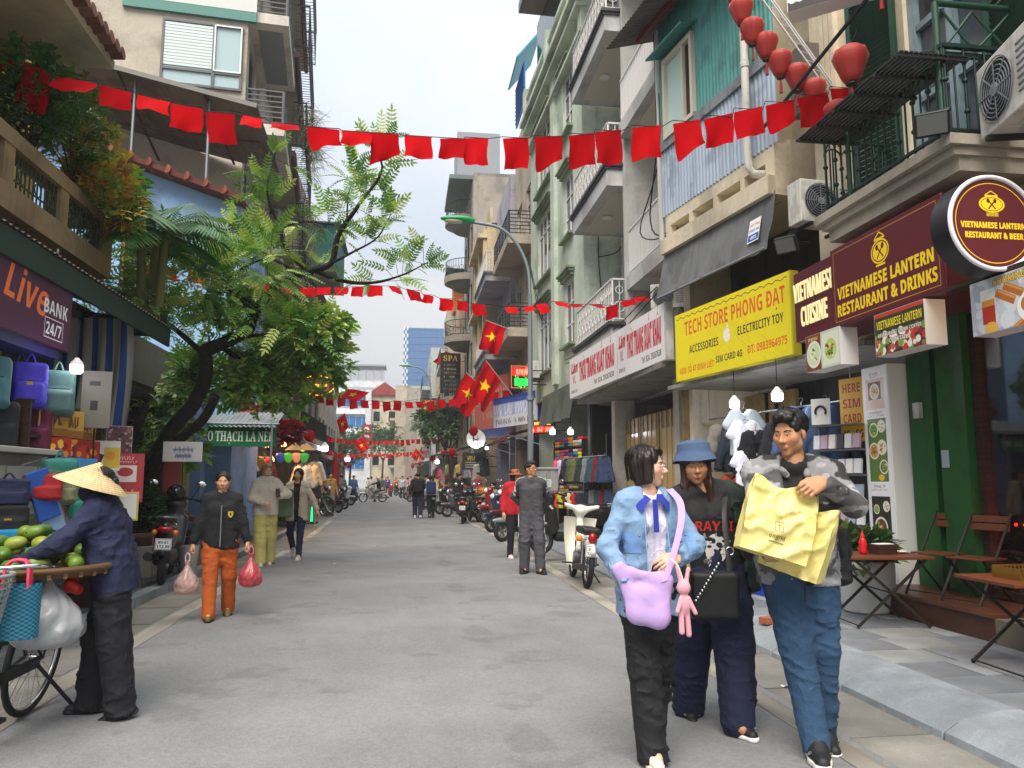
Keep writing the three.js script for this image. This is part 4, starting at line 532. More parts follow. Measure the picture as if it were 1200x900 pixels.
sideSign('far yellow framed sign above the left stalls',1.6,.7,[-5.4,6.2,-94],0,printM(160,70,x=>{fill(x,'#2f5a2c');scrib(x,80,36,120,40,'#f2d23c',6);}));
{const s=thing('neon_sign','brown oval neon sign glowing with yellow script among red flags','neon sign',[-3.35,4.95,-29.6],.12);const sh=CY(.62,.62,.08,40);sh.scale(1,1,.62);part(s,'board',sh,M(0x5a3020,.6),0,0,0,Math.PI / 2);part(s,'neon_script',new THREE.PlaneGeometry(1.12,.6),glowM(256,136,x=>{fill(x,'#4a281a');txt(x,'Mimosa',128,66,62,'#ffb030',{style:'italic bold',font:'serif',fit:200});},.9),0,0,.045).scale.set(.8,.72,1);const rg=new THREE.TorusGeometry(.6,.018,6,48);rg.scale(1,.62,1);part(s,'neon_tube',rg,M(0x201000,.5,{emissive:0xffa020,emissiveIntensity:1.1}),0,0,.05);const g=new G();g.bar([-.6,0,-.02],[-1.6,0,-.1],.02);g.mesh(s,'bracket',MT.darkMetal);}
// awnings along both sides
awning(1,-25.4,4.2,3.15,1.3,'dark red awning over the clothes stall beside the lamp post',awnM[1],4.4);awning(1,-31,4.6,3.05,1.3,'grey awning behind the blue shop sign',awnM[3]);awning(1,-38.5,5,3.2,1.5,'brown curved canopy above the far motorbikes',M(0x5a4a40,.8,{side:THREE.DoubleSide}),3.9);awning(1,-47,5.4,3.3,1.6,'pale green awning over a far shop on the right',awnM[2]);awning(1,-55,5,3.4,1.7,'green sheet awning past the rounded balconies',M(0x4c7a62,.7,{side:THREE.DoubleSide}));awning(1,-67,7,3.2,1.6,'grey awning far down the right side',awnM[5]);awning(1,-80,8,3.3,1.6,'bluish awning far down the right side',awnM[4]);
awning(-1,-24.5,5,3.15,1.7,'grey sheet awning over the lantern shop on the left',awnM[3],-4.6,.6);awning(-1,-31.4,5.4,3.2,1.8,'dark awning of the second stall past the lantern shop',awnM[0],null,.5);awning(-1,-38.4,5.4,3.1,1.8,'rusty awning above stalls behind the tree',awnM[1],null,.5);awning(-1,-46,6,3.1,1.8,'long grey awning on the left where parked bicycles stand',awnM[5],null,.4);awning(-1,-55,7,3.2,1.8,'dark green awning far down the left side',awnM[2]);awning(-1,-68,8,3.2,1.8,'faded awning far down the left side',awnM[3]);
// ---------------------------------------------------------------- foliage
const leafM=(c,o={})=>M(c,.55,{transmission:.45,thickness:0,side:THREE.DoubleSide,...o});
function leaflet(L,w,fold=.25){return sheet(2,2,(u,v)=>{const k=Math.sin(Math.PI*(.12+.88*v))*w*(v>.96?.2:1);return[(u-.5)*2*k,Math.abs(u-.5)*k*fold-v*v*L*.15,v*L];});}
function pinnate(len,n,ll,lw){ // a feathered leaf along +z
const g=new G(),l=leaflet(ll,lw,.5),dr=t=>-.35*len*t*t;g.bar([0,0,0],[0,dr(.55),len*.55],.004,3).bar([0,dr(.55),len*.55],[0,dr(1),len],.003,3);
for(let i=0;i<n;i++){const t=.18+.8*i / (n-1),s=1-.45*Math.abs(t-.5);for(const q of[-1,1])g.add(l,0,dr(t),t*len,.25,q*1.15,0,s);}g.add(l,0,dr(1),len,.3,0,0);return g.geo();
}
function broad(n,ll,lw){const g=new G(),l=leaflet(ll,lw,.4);for(let i=0;i<n;i++){const a=i*2.4,t=i / n;g.add(l,Math.cos(a)*.02,t*.12,Math.sin(a)*.02,rr(-.5,.3),a+rr(-.3,.3),0,rr(.7,1.15));}g.cyl(.004,.005,.14,0,.05,0,0,0,0,3);return g.geo();}
class Leaves{constructor(){this.m=[];this.c=[];}add(p,dir,s,c){const q=new THREE.Quaternion().setFromUnitVectors(V(0,0,1),dir.clone().normalize()).multiply(tmpQ.setFromAxisAngle(V(0,0,1),rr(-.7,.7)));this.m.push(new THREE.Matrix4().compose(p.clone(),q,V(s,s,s)));this.c.push(c);}
mesh(parent,name,geo,mat){const im=new THREE.InstancedMesh(geo,mat,this.m.length);this.m.forEach((m,i)=>{im.setMatrixAt(i,m);im.setColorAt(i,this.c[i]);});im.name=name;im.userData.kind='stuff';parent.add(im);return im;}}
const col=(h,j=.15)=>{const c=new THREE.Color(h),k=1+rr(-j,j);return c.multiplyScalar(k);};
const rdir=(up=0)=>{const a=rnd()*6.283,y=rr(-1,1)*.8+up,r=Math.sqrt(Math.max(.05,1-y*y));return V(Math.cos(a)*r,y,Math.sin(a)*r);};
function bush(name,label,pos,rad,n,cols,o={}){ // leafy plant: stems inside, clumps of leaves in an uneven volume
const t=thing(name,label,o.cat||'plant',pos,0,o.group),L=new Leaves(),g=new G();
for(let i=0;i<(o.stems||7);i++){const d=rdir(.5),e=[d.x*rad[0]*.8,Math.max(.05,(.45+.45*d.y)*rad[1]*2*.8),d.z*rad[2]*.8];g.tube([[0,0,0],[e[0]*.35,e[1]*.5,e[2]*.35],e],.008*(o.sk||1),5,4);}
g.mesh(t,'stem',M(0x4a3a28,.9));
for(let i=0;i<n;i++){const d=rdir(0),k=Math.pow(rnd(),.45)*(.75+.5*vnoise(d.x*2+pos[0]*9,d.y*2,d.z*2+5)),p=V(d.x*rad[0]*k,rad[1]+d.y*rad[1]*k,d.z*rad[2]*k);if(o.hang)p.y=rad[1]*2-Math.pow(rnd(),.6)*rad[1]*2;L.add(p,V(d.x,(o.hang?-1.4:.15)+d.y*.5,d.z),rr(.7,1.25)*(o.ls||1),col(pick(cols)));}
L.mesh(t,'foliage',o.geo,o.mat||leafW);return t;
}
const leafW=leafM(0xffffff),pinG=pinnate(.34,7,.1,.02),pinS=pinnate(.24,6,.075,.016),brG=broad(6,.1,.024),brL=broad(6,.17,.045);
// ---------------------------------------------------------------- left: yellow house with its shop under a metal awning
const ochre=wallM(0xcfa85e),ochreD=wallM(0x8f7a58,.9,TX.plaster),darkGreen=M(0x0f2f29,.6);
{
const b=front('yellow_house','old yellow house with a weathered balcony above the bag shop awning',-1,-4.9,-4.2,-10.5),l=b.lx;
wallHoles(b.L,4.4,.22,[[l(-8.3),.9,1.0,2.4]],ochre,b,'wall',0,3.4,-.22);const w=win(b,l(-8.3),4.3,1.0,2.4,{nx:1,ny:1,mat:darkGreen,glass:MT.dark});const lv=new G();for(let y=4.4;y<6.65;y+=.07)lv.box(.9,.055,.012,l(-8.3)+.5,y,-.06,.6);lv.mesh(w,'shutter',M(0x16201f,.7));
box(b,'side_wall',ochre,.2,7.8,6,b.L-.1,3.9,-3.23);box(b,'side_wall',ochre,.2,7.8,6,.1,3.9,-3.23);box(b,'roof',MT.concrete,b.L,.2,6,b.L / 2,7.7,-3.23);
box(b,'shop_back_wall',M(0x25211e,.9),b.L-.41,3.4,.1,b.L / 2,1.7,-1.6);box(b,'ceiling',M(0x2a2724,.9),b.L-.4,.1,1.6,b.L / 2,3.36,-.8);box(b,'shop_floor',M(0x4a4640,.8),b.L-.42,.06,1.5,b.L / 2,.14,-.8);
// balcony
const out=1.1,x0=l(-4.4),x1=l(-10.25),bal=part(b,'balcony',BX(x1-x0,.26,out),ochreD,(x0+x1) / 2,4.1,out / 2);const g=new G(),o=bal.position;const X=x=>x-o.x,Y=y=>y-o.y,Z=z=>z-o.z;
g.box(x1-x0,.16,.2,0,Y(4.7),Z(out-.1));for(let z=-5.2;z>-10.4;z-=1.22)g.box(.2,.4,.18,X(l(z)),Y(4.43),Z(out-.1));g.box(.16,.4,.2,X(x1-.08),Y(4.43),Z(out-.1)).box(.16,.14,out-.2,X(x1-.08),Y(4.69),Z(out / 2-.1));g.mesh(bal,'parapet',ochreD);
const r=new G();for(let x=x0+.1;x<x1-.1;x+=.085)r.box(.014,.42,.014,X(x),Y(4.43),Z(out-.06));for(const y of[4.34,4.5])r.box(x1-x0-.1,.014,.014,0,Y(y),Z(out-.06));for(let x=x0+.2;x<x1-.2;x+=.34)r.add(new THREE.TorusGeometry(.07,.008,4,10),X(x),Y(4.42),Z(out-.06));r.mesh(bal,'railing',M(0x39503f,.6,{metalness:.3}));
// deep eave with tile edge
const ev=part(b,'eave',BX(5.2,.1,1.4),wallM(0xb9ad92),l(-6.55),6.33,.7,.06);for(let i=0;i<30;i++)part(ev,'roof_tile',CY(.075,.07,.34,8),M(i%3?0x6a4436:0x7c5444,.85),-2.5+i*.172,.09,.66,1.42);
box(b,'roof_tiles',M(0x6a4a3c,.9,{map:TX.grime}),5.2,.06,1.4,l(-6.55),6.43,.66,.06);
}
{ // corrugated awning, green fascia, purple bank sign
const t=thing('awning','rusty corrugated metal awning with a dark green fascia over the bag shop','awning',[-4.88,0,-7.6],Math.PI / 2),s=CORR(6.6,1.78,.1,.02);part(t,'sheet',flatShade(s),M(0x6e625a,.7,{map:TX.grime,side:THREE.DoubleSide}),0,3.72,.84,-Math.PI / 2+.3);box(t,'fascia',darkGreen,6.5,.24,.03,0,3.33,1.66);box(t,'end_board',darkGreen,.03,.3,1.6,-3.26,3.5,.82);box(t,'end_board',darkGreen,.03,.3,1.6,3.26,3.5,.82);
const k=new G();for(const x of[-3.1,-1,1,3.1])k.bar([x,3.8,.05],[x,3.36,1.6],.02).bar([x,2.9,.05],[x,3.4,1.4],.016);k.mesh(t,'strut',MT.darkMetal);
const p=thing('bank_sign','purple bank signboard with an orange script word above white letters','sign',[-3.3,2.99,-6.2],Math.PI / 2);board(p,'board',printM(1024,220,(x,W,H)=>{fill(x,'#4d2342');txt(x,'Live',745,96,128,'#f0783a',{style:'italic bold',rot:.06});txt(x,'BANK',925,112,58,'#f2eef0');x.strokeStyle='#f2eef0';x.lineWidth=3;x.strokeRect(862,144,116,56);txt(x,'24/7',920,174,50,'#f2eef0');}),M(0x3c1c36,.5),3.3,.71,.12,0,0,0);box(p,'light_tray',M(0x2a2a6a,.5),3.2,.1,.3,0,-.38,-.16);const hg=new G();hg.bar([1.4,.35,0],[1.4,.6,0],.014).bar([-1.4,.35,0],[-1.4,.6,0],.014);hg.mesh(p,'hanger',MT.steel);
// striped canvas
const cm=M(0xffffff,.85,{side:THREE.DoubleSide,map:canvasTex(512,64,x=>{fill(x,'#8d8a80');for(let i=0;i<6;i++){fill(x,'#1c3f78',12+i*86,0,34,64);fill(x,'#16305c',12+i*86,0,4,64);}})});
tag(part(null,'canvas_curtain',sheet(40,14,(u,v)=>[-4.3+u*.98+.03*Math.sin(v*4),3.36-v*1.72,-9.75+.05*Math.sin(u*30+v*2)*(.3+v)+.12*v*Math.sin(u*3)]),cm),'blue and grey striped canvas hanging at the far end of the bag shop','canvas');
}
// ---------------------------------------------------------------- left: low shop, blue house, apartment house
{
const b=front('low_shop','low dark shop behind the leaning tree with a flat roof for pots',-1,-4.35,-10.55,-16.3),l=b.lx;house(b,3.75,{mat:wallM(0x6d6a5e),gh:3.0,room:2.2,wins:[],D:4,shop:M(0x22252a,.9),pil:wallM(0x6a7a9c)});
box(b,'post',M(0x8a8440,.7,{map:TX.grime}),.16,2.9,.16,l(-14.6),1.5,.4);box(b,'post',M(0x5d7ba8,.7,{map:TX.grime}),.3,2.9,.3,l(-15.3),1.5,.4);
const h=thing('blue_house','pale blue house with a tiled lean-to roof and an ochre framed window','building',[-3.55,0,-16.5]),bl=wallM(0x8fb3e0);const s=new THREE.Shape([[0,0],[0,7.2],[-5,8.9],[-5,0]].map(p=>new THREE.Vector2(...p)));s.holes.push(new THREE.Path([[-.52,6.02],[-.52,6.95],[-.14,6.95],[-.14,6.02]].map(p=>new THREE.Vector2(...p))));s.holes.push(new THREE.Path([[-2.4,5.0],[-2.4,6.6],[-1.5,6.6],[-1.5,5.0]].map(p=>new THREE.Vector2(...p))));part(h,'wall',new THREE.ExtrudeGeometry(s,{depth:.2,bevelEnabled:false}),bl,0,0,-.2);box(h,'side_wall',bl,.2,7.1,2.6,-.102,3.55,-1.52);
const om=M(0xa07a3c,.7,{map:TX.grime});win(h,-.55,5.98,.44,1,{mat:om,nx:1,ny:2,f:.06,glass:MT.darkGlass,z:-.05});win(h,-2.4,5,.9,1.6,{mat:om,nx:2,ny:2,f:.06,glass:MT.darkGlass});
const ang=Math.atan2(1.7,5),rf=part(h,'roof',BX(5.4,.1,3.3),M(0x5c2d22,.9),-2.5,8.12,-1.2,0,0,-ang),tm=[0x9a5038,0x8a4632,0xa65c42].map(c=>M(c,.85,{map:TX.grime})),tg=new THREE.CylinderGeometry(.1,.1,.42,7,1,false,-1.4,2.8);for(let i=0;i<13;i++)for(let j=0;j<8;j++)part(rf,'roof_tile',tg,pick(tm),-2.5+i*.4,.035+rr(0,.01),1.5-j*.21,0,Math.PI / 2,Math.PI / 2+.06);
// terrace canopy on posts
const c=thing('terrace_canopy','sheet metal canopy on thin posts over the roof terrace beside the apartment house','canopy',[0,0,0]);part(c,'sheet',sheet(30,4,(u,v)=>[mixn(-9,-3.3,u),mixn(10.7,9.42,u)-v*.25,-16.3-v*3.1],5,3),M(0x8d857a,.8,{map:TX.grime,side:THREE.DoubleSide}));box(c,'edge_beam',M(0x77746f,.6),5.85,.1,.05,-6.15,10.03,-16.27,0,0,-.221);const g=new G();for(const x of[-8,-6.2,-4.4]){g.bar([x,9.3-(x+8)*.0,-19.3],[x,mixn(10.7,9.42,(x+9) / 5.7)-.05,-16.4],.03);}g.bar([-8.8,9.7,-17.8],[-3.5,9.25,-17.8],.03);g.mesh(c,'truss',M(0x4c3c36,.6));for(const[x,z]of[[-5.9,-16.6],[-4.35,-16.6],[-3.95,-18.8]])new G().bar([x,7,z],[x,mixn(10.7,9.42,(x+9) / 5.7)-.06,z],.035).mesh(c,'post',MT.steel);
}
const apt=front('corner_apartment_house','beige rendered apartment house with stacked balconies and a grey corner window',-1,-4.25,-19.5,-31.2,5.5);
{
const b=apt,L=b.L,mb=wallM(0xb9b1a2),gf=M(0x55585c,.5),wins=[];for(const y of[4.4,7.6,10.9,14.2,17.5])wins.push([.5,y,1.3,2.1,{nx:2,ny:1,mat:gf,glass:GLS[3]}],[2.4,y-.3,.9,2.4,{nx:1,ny:2,mat:MT.white}],[5.2,y,1.6,2,{mat:gf}],[8.4,y,1.6,2,{mat:gf}]);
house(b,22,{mat:mb,gh:3.1,wins,D:6.5,room:3,shop:M(0x5a3a22,.9)});
// corner window seen from the road's near end
const wn=win(b,0,0,1.95,1.75,{nx:1,ny:1,mat:gf,glass:M(0xa9bfc4,.12),z:.02,f:.06});wn.rotation.y=-Math.PI / 2;wn.position.set(-.03,11.3,-2.05);const br=new G();br.box(.07,1.7,.09,1.25,.87,.02).box(1.9,.06,.085,.97,.42,.021);br.mesh(wn,'mullion',gf);const wf=new G();wf.box(.68,.035,.02,1.59,1.7,.075).box(.68,.035,.02,1.59,.47,.075).box(.035,1.26,.02,1.27,1.085,.075).box(.035,1.26,.02,1.91,1.085,.075);wf.mesh(wn,'white_tape',MT.white);for(let i=0;i<14;i++)box(wn,'blind_slat',M(0xc4d2d2,.5),i<15?1.15:.6,.07,.01,.64,.55+i*.083,.035);
box(b,'fascia_band',M(0x3f7a72,.5),.1,.25,3.2,-.06,13.35,-1.4);box(b,'fascia_panel',M(0xc9ccc8,.6),.08,.6,3.2,-.05,13.8,-1.4);
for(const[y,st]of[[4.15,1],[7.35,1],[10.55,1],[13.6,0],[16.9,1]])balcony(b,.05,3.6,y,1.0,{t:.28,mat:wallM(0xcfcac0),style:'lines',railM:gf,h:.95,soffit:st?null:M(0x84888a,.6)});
for(const y of[5.2,8.5,11.8,15.1,18.4]){const bl=balcony(b,4.2,11.2,y,.95,{t:.3,mat:wallM(0xa79f92),style:'none'});const g=new G();g.cyl(.1,.1,7.1,7.7,y-.25,1.0,0,0,Math.PI / 2);g.mesh(bl,'brown_pipe',M(0x5c3a34,.6));const r=new G();r.add(rail(7,1.5,'grid',{}).geo(),4.2,y,1.35).add(rail(.4,1.5,'grid').geo(),4.22,y,1.35,0,Math.PI / 2).add(rail(.4,1.5,'grid').geo(),11.2,y,1.35,0,Math.PI / 2);for(let i=0;i<40;i++)r.box(.016,.016,.42,4.2+i*.178,y+.02,1.15);r.mesh(bl,'cage_railing',MT.darkMetal);}
// grass-like plants trailing from the cages
const gg=sheet(2,5,(u,v)=>[(u-.5)*.02*(1-v*.8),-v*v*.55+.05*v,v*.22]);for(const[x,y,n]of[[5,12.9,260],[7,12.9,220],[5.2,9.6,200],[8,9.5,180]]){const p=V(x,y,1.4).applyEuler(b.rotation).add(b.position);const t=thing('trailing_plant',`pale trailing plant spilling from the ${y > 11 ? 'upper' : 'lower'} balcony cage, ${x < 6 ? 'nearer' : 'farther'} clump`,'plant',[p.x,p.y,p.z]),Lv=new Leaves();for(let i=0;i<n;i++)Lv.add(V(rr(-.25,.25),rr(-.9,.6),rr(-.8,.8)),V(rr(-.2,1),rr(-.2,.3),rr(-.6,.6)),rr(.8,1.9),col(pick([0x8a8f5c,0xa3a070,0x6f7a48,0x9a8f66])));Lv.mesh(t,'foliage',gg,leafW);const sg=new G();sg.tube([[0,-.8,0],[.1,0,.1],[0,.5,0]],.01,6,4);sg.mesh(t,'stem',M(0x5a5236,.9));}
}
// ---------------------------------------------------------------- plants on the left
bush('shrub','dark green shrub at the near end of the yellow balcony',[-3.95,4.75,-8.3],[.42,.62,.5],420,[0x3a6a2c,0x47762f,0x588636,0x3f6a2a],{geo:brG,group:null,stems:10});
bush('shrub','tall thin shrub with yellowish tips beside the yellow house eave',[-3.95,4.8,-9.3],[.45,.75,.5],260,[0x6a8a32,0x9a9a3a,0x4f7a2f,0xb0a03a],{geo:brG,stems:12});
bush('shrub','shrub with orange and pink new leaves hanging over the balcony rail',[-3.75,4.35,-9.75],[.5,.55,.6],460,[0xc9764a,0xe0b04a,0x7fa83f,0x8fb845,0xa8b848,0xd8c850,0x6f9a38],{geo:brG,stems:12});
bush('shrub','bright green leafy shrub spilling past the end of the balcony',[-4.05,4.6,-10.5],[.5,.5,.4],300,[0x4a8a22,0x6a9a2e,0x3a7420,0x86a83a],{geo:brL,stems:12});
{ // palm
const t=thing('palm','palm with long arching fronds behind the shrubs on the left','palm',[-3.5,3.75,-10.95]),g=new G();for(const[x,z]of[[0,0],[.12,.1],[-.1,.1]])g.cone([x,0,z],.07,[x*1.5,1.1,z*1.5],.05,8);g.mesh(t,'stem',M(0x6a6a3a,.8));const pm=[0x3f7a2c,0x35702a,0x4f8a38,0x2f6426].map(c=>leafM(c));
for(let i=0;i<22;i++){const q=new G(),len=rr(.9,1.35),a=i*2.4+rr(-.2,.2),up=rr(.15,1.15),P=s=>[0,Math.sin(up)*s*len-.55*s*s*len*(1.1-up*.5),Math.cos(up)*s*len];for(let k=0;k<6;k++)q.cone(P(k / 6),.012*(1-k / 7),P((k+1) / 6),.012*(1-(k+1) / 7),4);const lf=leaflet(.42,.016,.6);for(let k=0;k<24;k++){const s=.16+.84*k / 23,p=P(s);for(const d of[-1,1])q.add(lf,p[0],p[1],p[2],.5+rr(-.1,.15)+(1-up)*.2,d*(1.05-s*.4),0,(.6+.7*Math.sin(Math.PI*(s*.9))));}q.mesh(t,'frond',pick(pm),0,1.05,0,0,a);}
}
{ // tree: leaning trunk, long bare limbs over the street, feathery leaves
const t=thing('street_tree','leaning street tree with dark crooked limbs and feathery leaves over the left kerb','tree',[-3.75,.1,-11.9]),bk=M(0x3a2f26,.95,{map:TX.bark,bumpMap:TX.bark,bumpScale:.02}),o=t.position;
const rel=p=>[p[0]-o.x,p[1]-o.y,p[2]-o.z];
const limb=(pts,r0,r1,g,rad=9)=>{const c=new THREE.CatmullRomCurve3(pts.map(p=>V(...rel(p))),false,'centripetal'),n=pts.length*5;const fr=c.computeFrenetFrames(n),tg=new THREE.TubeGeometry(c,n,1,rad,false),p=tg.attributes.position;for(let i=0;i<=n;i++){const ce=c.getPointAt(i / n),r=mixn(r0,r1,i / n);for(let j=0;j<=rad;j++){const k=i*(rad+1)+j,v=V(p.getX(k),p.getY(k),p.getZ(k)).sub(ce),w=r*(1+.22*(vnoise(ce.x*5+v.x*2,ce.y*5+v.y*2,ce.z*4+v.z*2)-.5));v.multiplyScalar(w);p.setXYZ(k,ce.x+v.x,ce.y+v.y,ce.z+v.z);}}tg.computeVertexNormals();const u=tg.attributes.uv;for(let i=0;i<u.count;i++)u.setXY(i,u.getX(i)*c.getLength()*.8,u.getY(i)*.7);g.add(tg);return c;};
const tr=new G();limb([[-3.78,.05,-11.9],[-3.85,.7,-11.95],[-3.72,1.5,-12.05],[-3.48,2.15,-12.1],[-3.2,2.55,-12.15],[-3.06,3.0,-12.2],[-3.08,3.44,-12.2]],.13,.1,tr,12);limb([[-3.9,.6,-11.9],[-3.66,1.5,-11.8],[-3.22,2.02,-11.7],[-2.9,2.3,-11.6],[-2.72,2.62,-11.5]],.1,.06,tr,10);limb([[-3.9,.05,-11.8],[-4.05,.6,-11.9],[-4.2,1.6,-12.3],[-4.1,2.6,-12.8]],.12,.07,tr);tr.mesh(t,'trunk',bk);
const g=new G(),tips=[],add=(pts,a,b,dens=1)=>{const c=limb(pts,a,b,g,7);tips.push([c,a,b,dens]);return c;};
add([[-3.08,3.4,-12.2],[-2.74,3.54,-12.15],[-2.44,3.7,-12.1],[-2.42,4.0,-12.1],[-2.66,4.28,-12.2],[-2.8,4.6,-12.4]],.115,.045);
add([[-2.5,3.68,-12.1],[-2.2,4.3,-12.3],[-1.94,4.6,-12.3],[-1.56,4.73,-12.3],[-1.25,4.86,-12.3],[-1.13,5.3,-12.2],[-.83,5.76,-12.1],[-.45,6.4,-12],[-.62,6.7,-11.9]],.08,.014,.55);
add([[-1.5,4.74,-12.3],[-1.06,4.61,-12.4],[-.6,4.62,-12.5],[-.1,4.8,-12.6],[.3,5.05,-12.7]],.04,.009,.8);
add([[-1.6,4.72,-12.3],[-1.9,5.0,-12.2],[-2.05,5.4,-12.1],[-2.22,5.9,-12],[-2.1,6.5,-11.9]],.04,.009,.6);
add([[-1.7,4.7,-12.35],[-2.2,5.0,-12.6],[-2.6,5.3,-12.8],[-2.9,5.6,-12.8]],.04,.01,.7);
add([[-1.25,4.86,-12.3],[-.9,5.0,-12.1],[-.5,5.2,-11.9],[-.3,5.5,-11.7]],.025,.007,.8);
add([[-2.1,5.3,-12.1],[-1.7,5.5,-12.2],[-1.2,5.5,-12.3]],.02,.006,.8);add([[-1.0,5.5,-12.2],[-1.0,6.1,-12.4],[-.9,6.5,-12.6]],.018,.005,1);
add([[-2.7,4.3,-12.2],[-3.1,4.6,-12],[-3.5,4.75,-11.8],[-3.9,4.7,-11.6]],.05,.01,2.2);add([[-2.6,4.25,-12.2],[-2.9,4.9,-12.5],[-2.7,5.3,-12.7]],.035,.008,1.6);add([[-3.05,3.3,-12.2],[-3.5,3.7,-11.6],[-4.0,4.0,-11.1],[-4.4,4.1,-10.6]],.05,.012,2.4);add([[-2.9,4.45,-12.2],[-2.4,4.7,-11.9],[-2.0,4.75,-11.6]],.03,.008,2.4);
add([[-2.9,3.5,-12.2],[-2.4,3.2,-12.7],[-1.9,3.3,-13.1],[-1.5,3.4,-13.3]],.05,.01,3);add([[-2.6,3.6,-12.2],[-2.1,3.6,-11.9],[-1.7,3.6,-12.1],[-1.3,3.45,-12.3]],.04,.009,3);add([[-3.1,2.9,-12.2],[-3.5,3.1,-13],[-3.6,3.2,-13.8]],.05,.012,2);
const L=new Leaves(),B=new Leaves(),lc=[0x78a63c,0x8bb844,0xa8c454,0x659436,0xbcca62,0x588832],twM=new G();
for(const[c,a,b,dens]of tips){const n=Math.round(c.getLength()*7*dens);for(let i=0;i<n;i++){const s=rr(.35,1),p=c.getPointAt(s),d=rdir(.35),len=rr(.12,.5),e=p.clone().addScaledVector(d,len);twM.bar(p.toArray(),e.toArray(),.0045,3);const k=2+(rnd()*3|0);for(let q=0;q<k;q++){const dd=d.clone().add(rdir(0).multiplyScalar(.9));L.add(p.clone().lerp(e,rr(.5,1)),dd,rr(.75,1.25),col(pick(lc)));}}const end=c.getPointAt(1),dv=c.getTangentAt(1);for(let q=0;q<6;q++)L.add(end,dv.clone().add(rdir(.2).multiplyScalar(.9)),rr(.7,1.1),col(pick(lc)));}
g.mesh(t,'limb',bk);twM.mesh(t,'twig',bk);
const clump=(c,r,n,cols,geoSet)=>{for(let i=0;i<n;i++){const d=rdir(0),k=Math.pow(rnd(),.5)*(.7+.6*vnoise(d.x*2.2+c[0]*7,d.y*2.2+3,d.z*2.2)),p=V(c[0]+d.x*r[0]*k,c[1]+d.y*r[1]*k,c[2]+d.z*r[2]*k);geoSet.add(V(...rel(p.toArray())),V(d.x,d.y*.5-.15,d.z),rr(.55,1.05),col(pick(cols),.25));}};
const dk=lc;
clump([-1.75,3.45,-12.6],[.75,.55,.85],220,dk,B);clump([-1.35,3.3,-12.9],[.5,.62,.55],130,dk,B);clump([-2.45,3.0,-12.8],[.55,.6,.65],300,dk,B);clump([-1.9,2.75,-13.1],[.4,.5,.45],70,dk,B);clump([-3.35,3.0,-13.2],[.7,.7,.6],170,lc,B);clump([-3.9,2.2,-13.4],[.7,.9,.5],150,lc,B);clump([-1.5,3.85,-12.3],[.7,.3,.5],180,lc,B);clump([-2.95,4.0,-12.4],[.6,.4,.6],120,lc,B);
clump([-3.2,4.25,-11.9],[.9,.4,.7],170,lc,L);clump([-2.3,4.5,-12.1],[.7,.4,.5],130,lc,L);clump([-3.8,3.9,-11.2],[.6,.35,.5],90,lc,L);
L.mesh(t,'crown',pinG,leafW);B.mesh(t,'crown',brL,leafW);
}
{ // small street trees far away on both sides
const farTree=(label,x,z,h,r,n)=>{const t=thing('street_tree',label,'tree',[x,.1,z]),g=new G();g.cone([0,0,0],.14,[.1,h*.5,0],.1,8);for(let i=0;i<6;i++){const a=i*1.05;g.cone([.1,h*.45,0],.06,[Math.cos(a)*r[0]*.6,h*.75+(i%2)*.5,Math.sin(a)*r[2]*.6],.02,5);}g.mesh(t,'trunk',M(0x4a4036,.9));const L=new Leaves();for(let i=0;i<n;i++){const d=rdir(0),k=Math.pow(rnd(),.5)*(.55+.9*vnoise(d.x*2.5+x,d.y*2.5,d.z*2.5+z)),p=V(d.x*r[0]*k,h*.8+d.y*r[1]*k,d.z*r[2]*k);L.add(p,d,rr(2,3.4),col(pick([0x4f7a3a,0x3f6a30,0x64904a,0x34582a])));}L.mesh(t,'crown',brG,leafW);};
farTree('feathery street tree half way down the right pavement among the flags',2.7,-52,6.6,[2.1,1.8,2],900);farTree('small street tree in front of the red roofed house',-2.9,-98,8,[2.6,2.6,2],600);farTree('dark street tree at the far left under the office building',-5.9,-84,6,[2,2.2,2],450);
}
// ---------------------------------------------------------------- bunting, lanterns, flags
const flagM=[0xb8000c,0xa8000a,0xc20a12].map(c=>M(c,.9,{side:THREE.DoubleSide,transmission:.3,thickness:0,specularIntensity:.12}));
function bunting(label,z,list,ends,k=1){ // list: [x0, x1, y, drop]
const t=thing('bunting',label,'bunting',[0,0,z],0,'lines of red cloth flags across the street'),pts=[ends[0],...list.flatMap(f=>[[f[0],f[2]+.004,0],[f[1],f[2]+.003,0]]),ends[1]];
const g=new G();for(let i=0;i+1<pts.length;i++)g.bar(pts[i],pts[i+1],.005*k,4);g.mesh(t,'cord',MT.wire);
list.forEach(([a,b,y,d],i)=>{const n0=list[i+1],tilt=n0?clamp((n0[2]-y) / (n0[0]-a),-.3,.3):.1,dd=Math.max(d,.22*k),lift=Math.max(0,1-d / (.36*k)),ph=rnd()*6,sk=rr(-.05,.1),cr=rr(-.12,.08),tp=rr(-.05,.1),cl=rnd()<.2?rr(.2,.4):0;part(t,'flag',sheet(8,8,(u,v)=>{const x=a+(b-a)*(.5+(u-.5)*(1-tp*v*v)),yy=y+(u-.5)*(b-a)*tilt,hang=v*Math.max(d,.1)*(1+cr*Math.sin(u*3+ph)-cl*Math.max(0,u+v-1.1));return[x+sk*v*.6+.02*Math.sin(v*4+ph)*v,yy-hang,(lift*.26*k*v)+.03*k*Math.sin(u*5+v*2.4+ph)*v+.012*Math.sin(u*11+ph)*v];}),pick(flagM));});
}
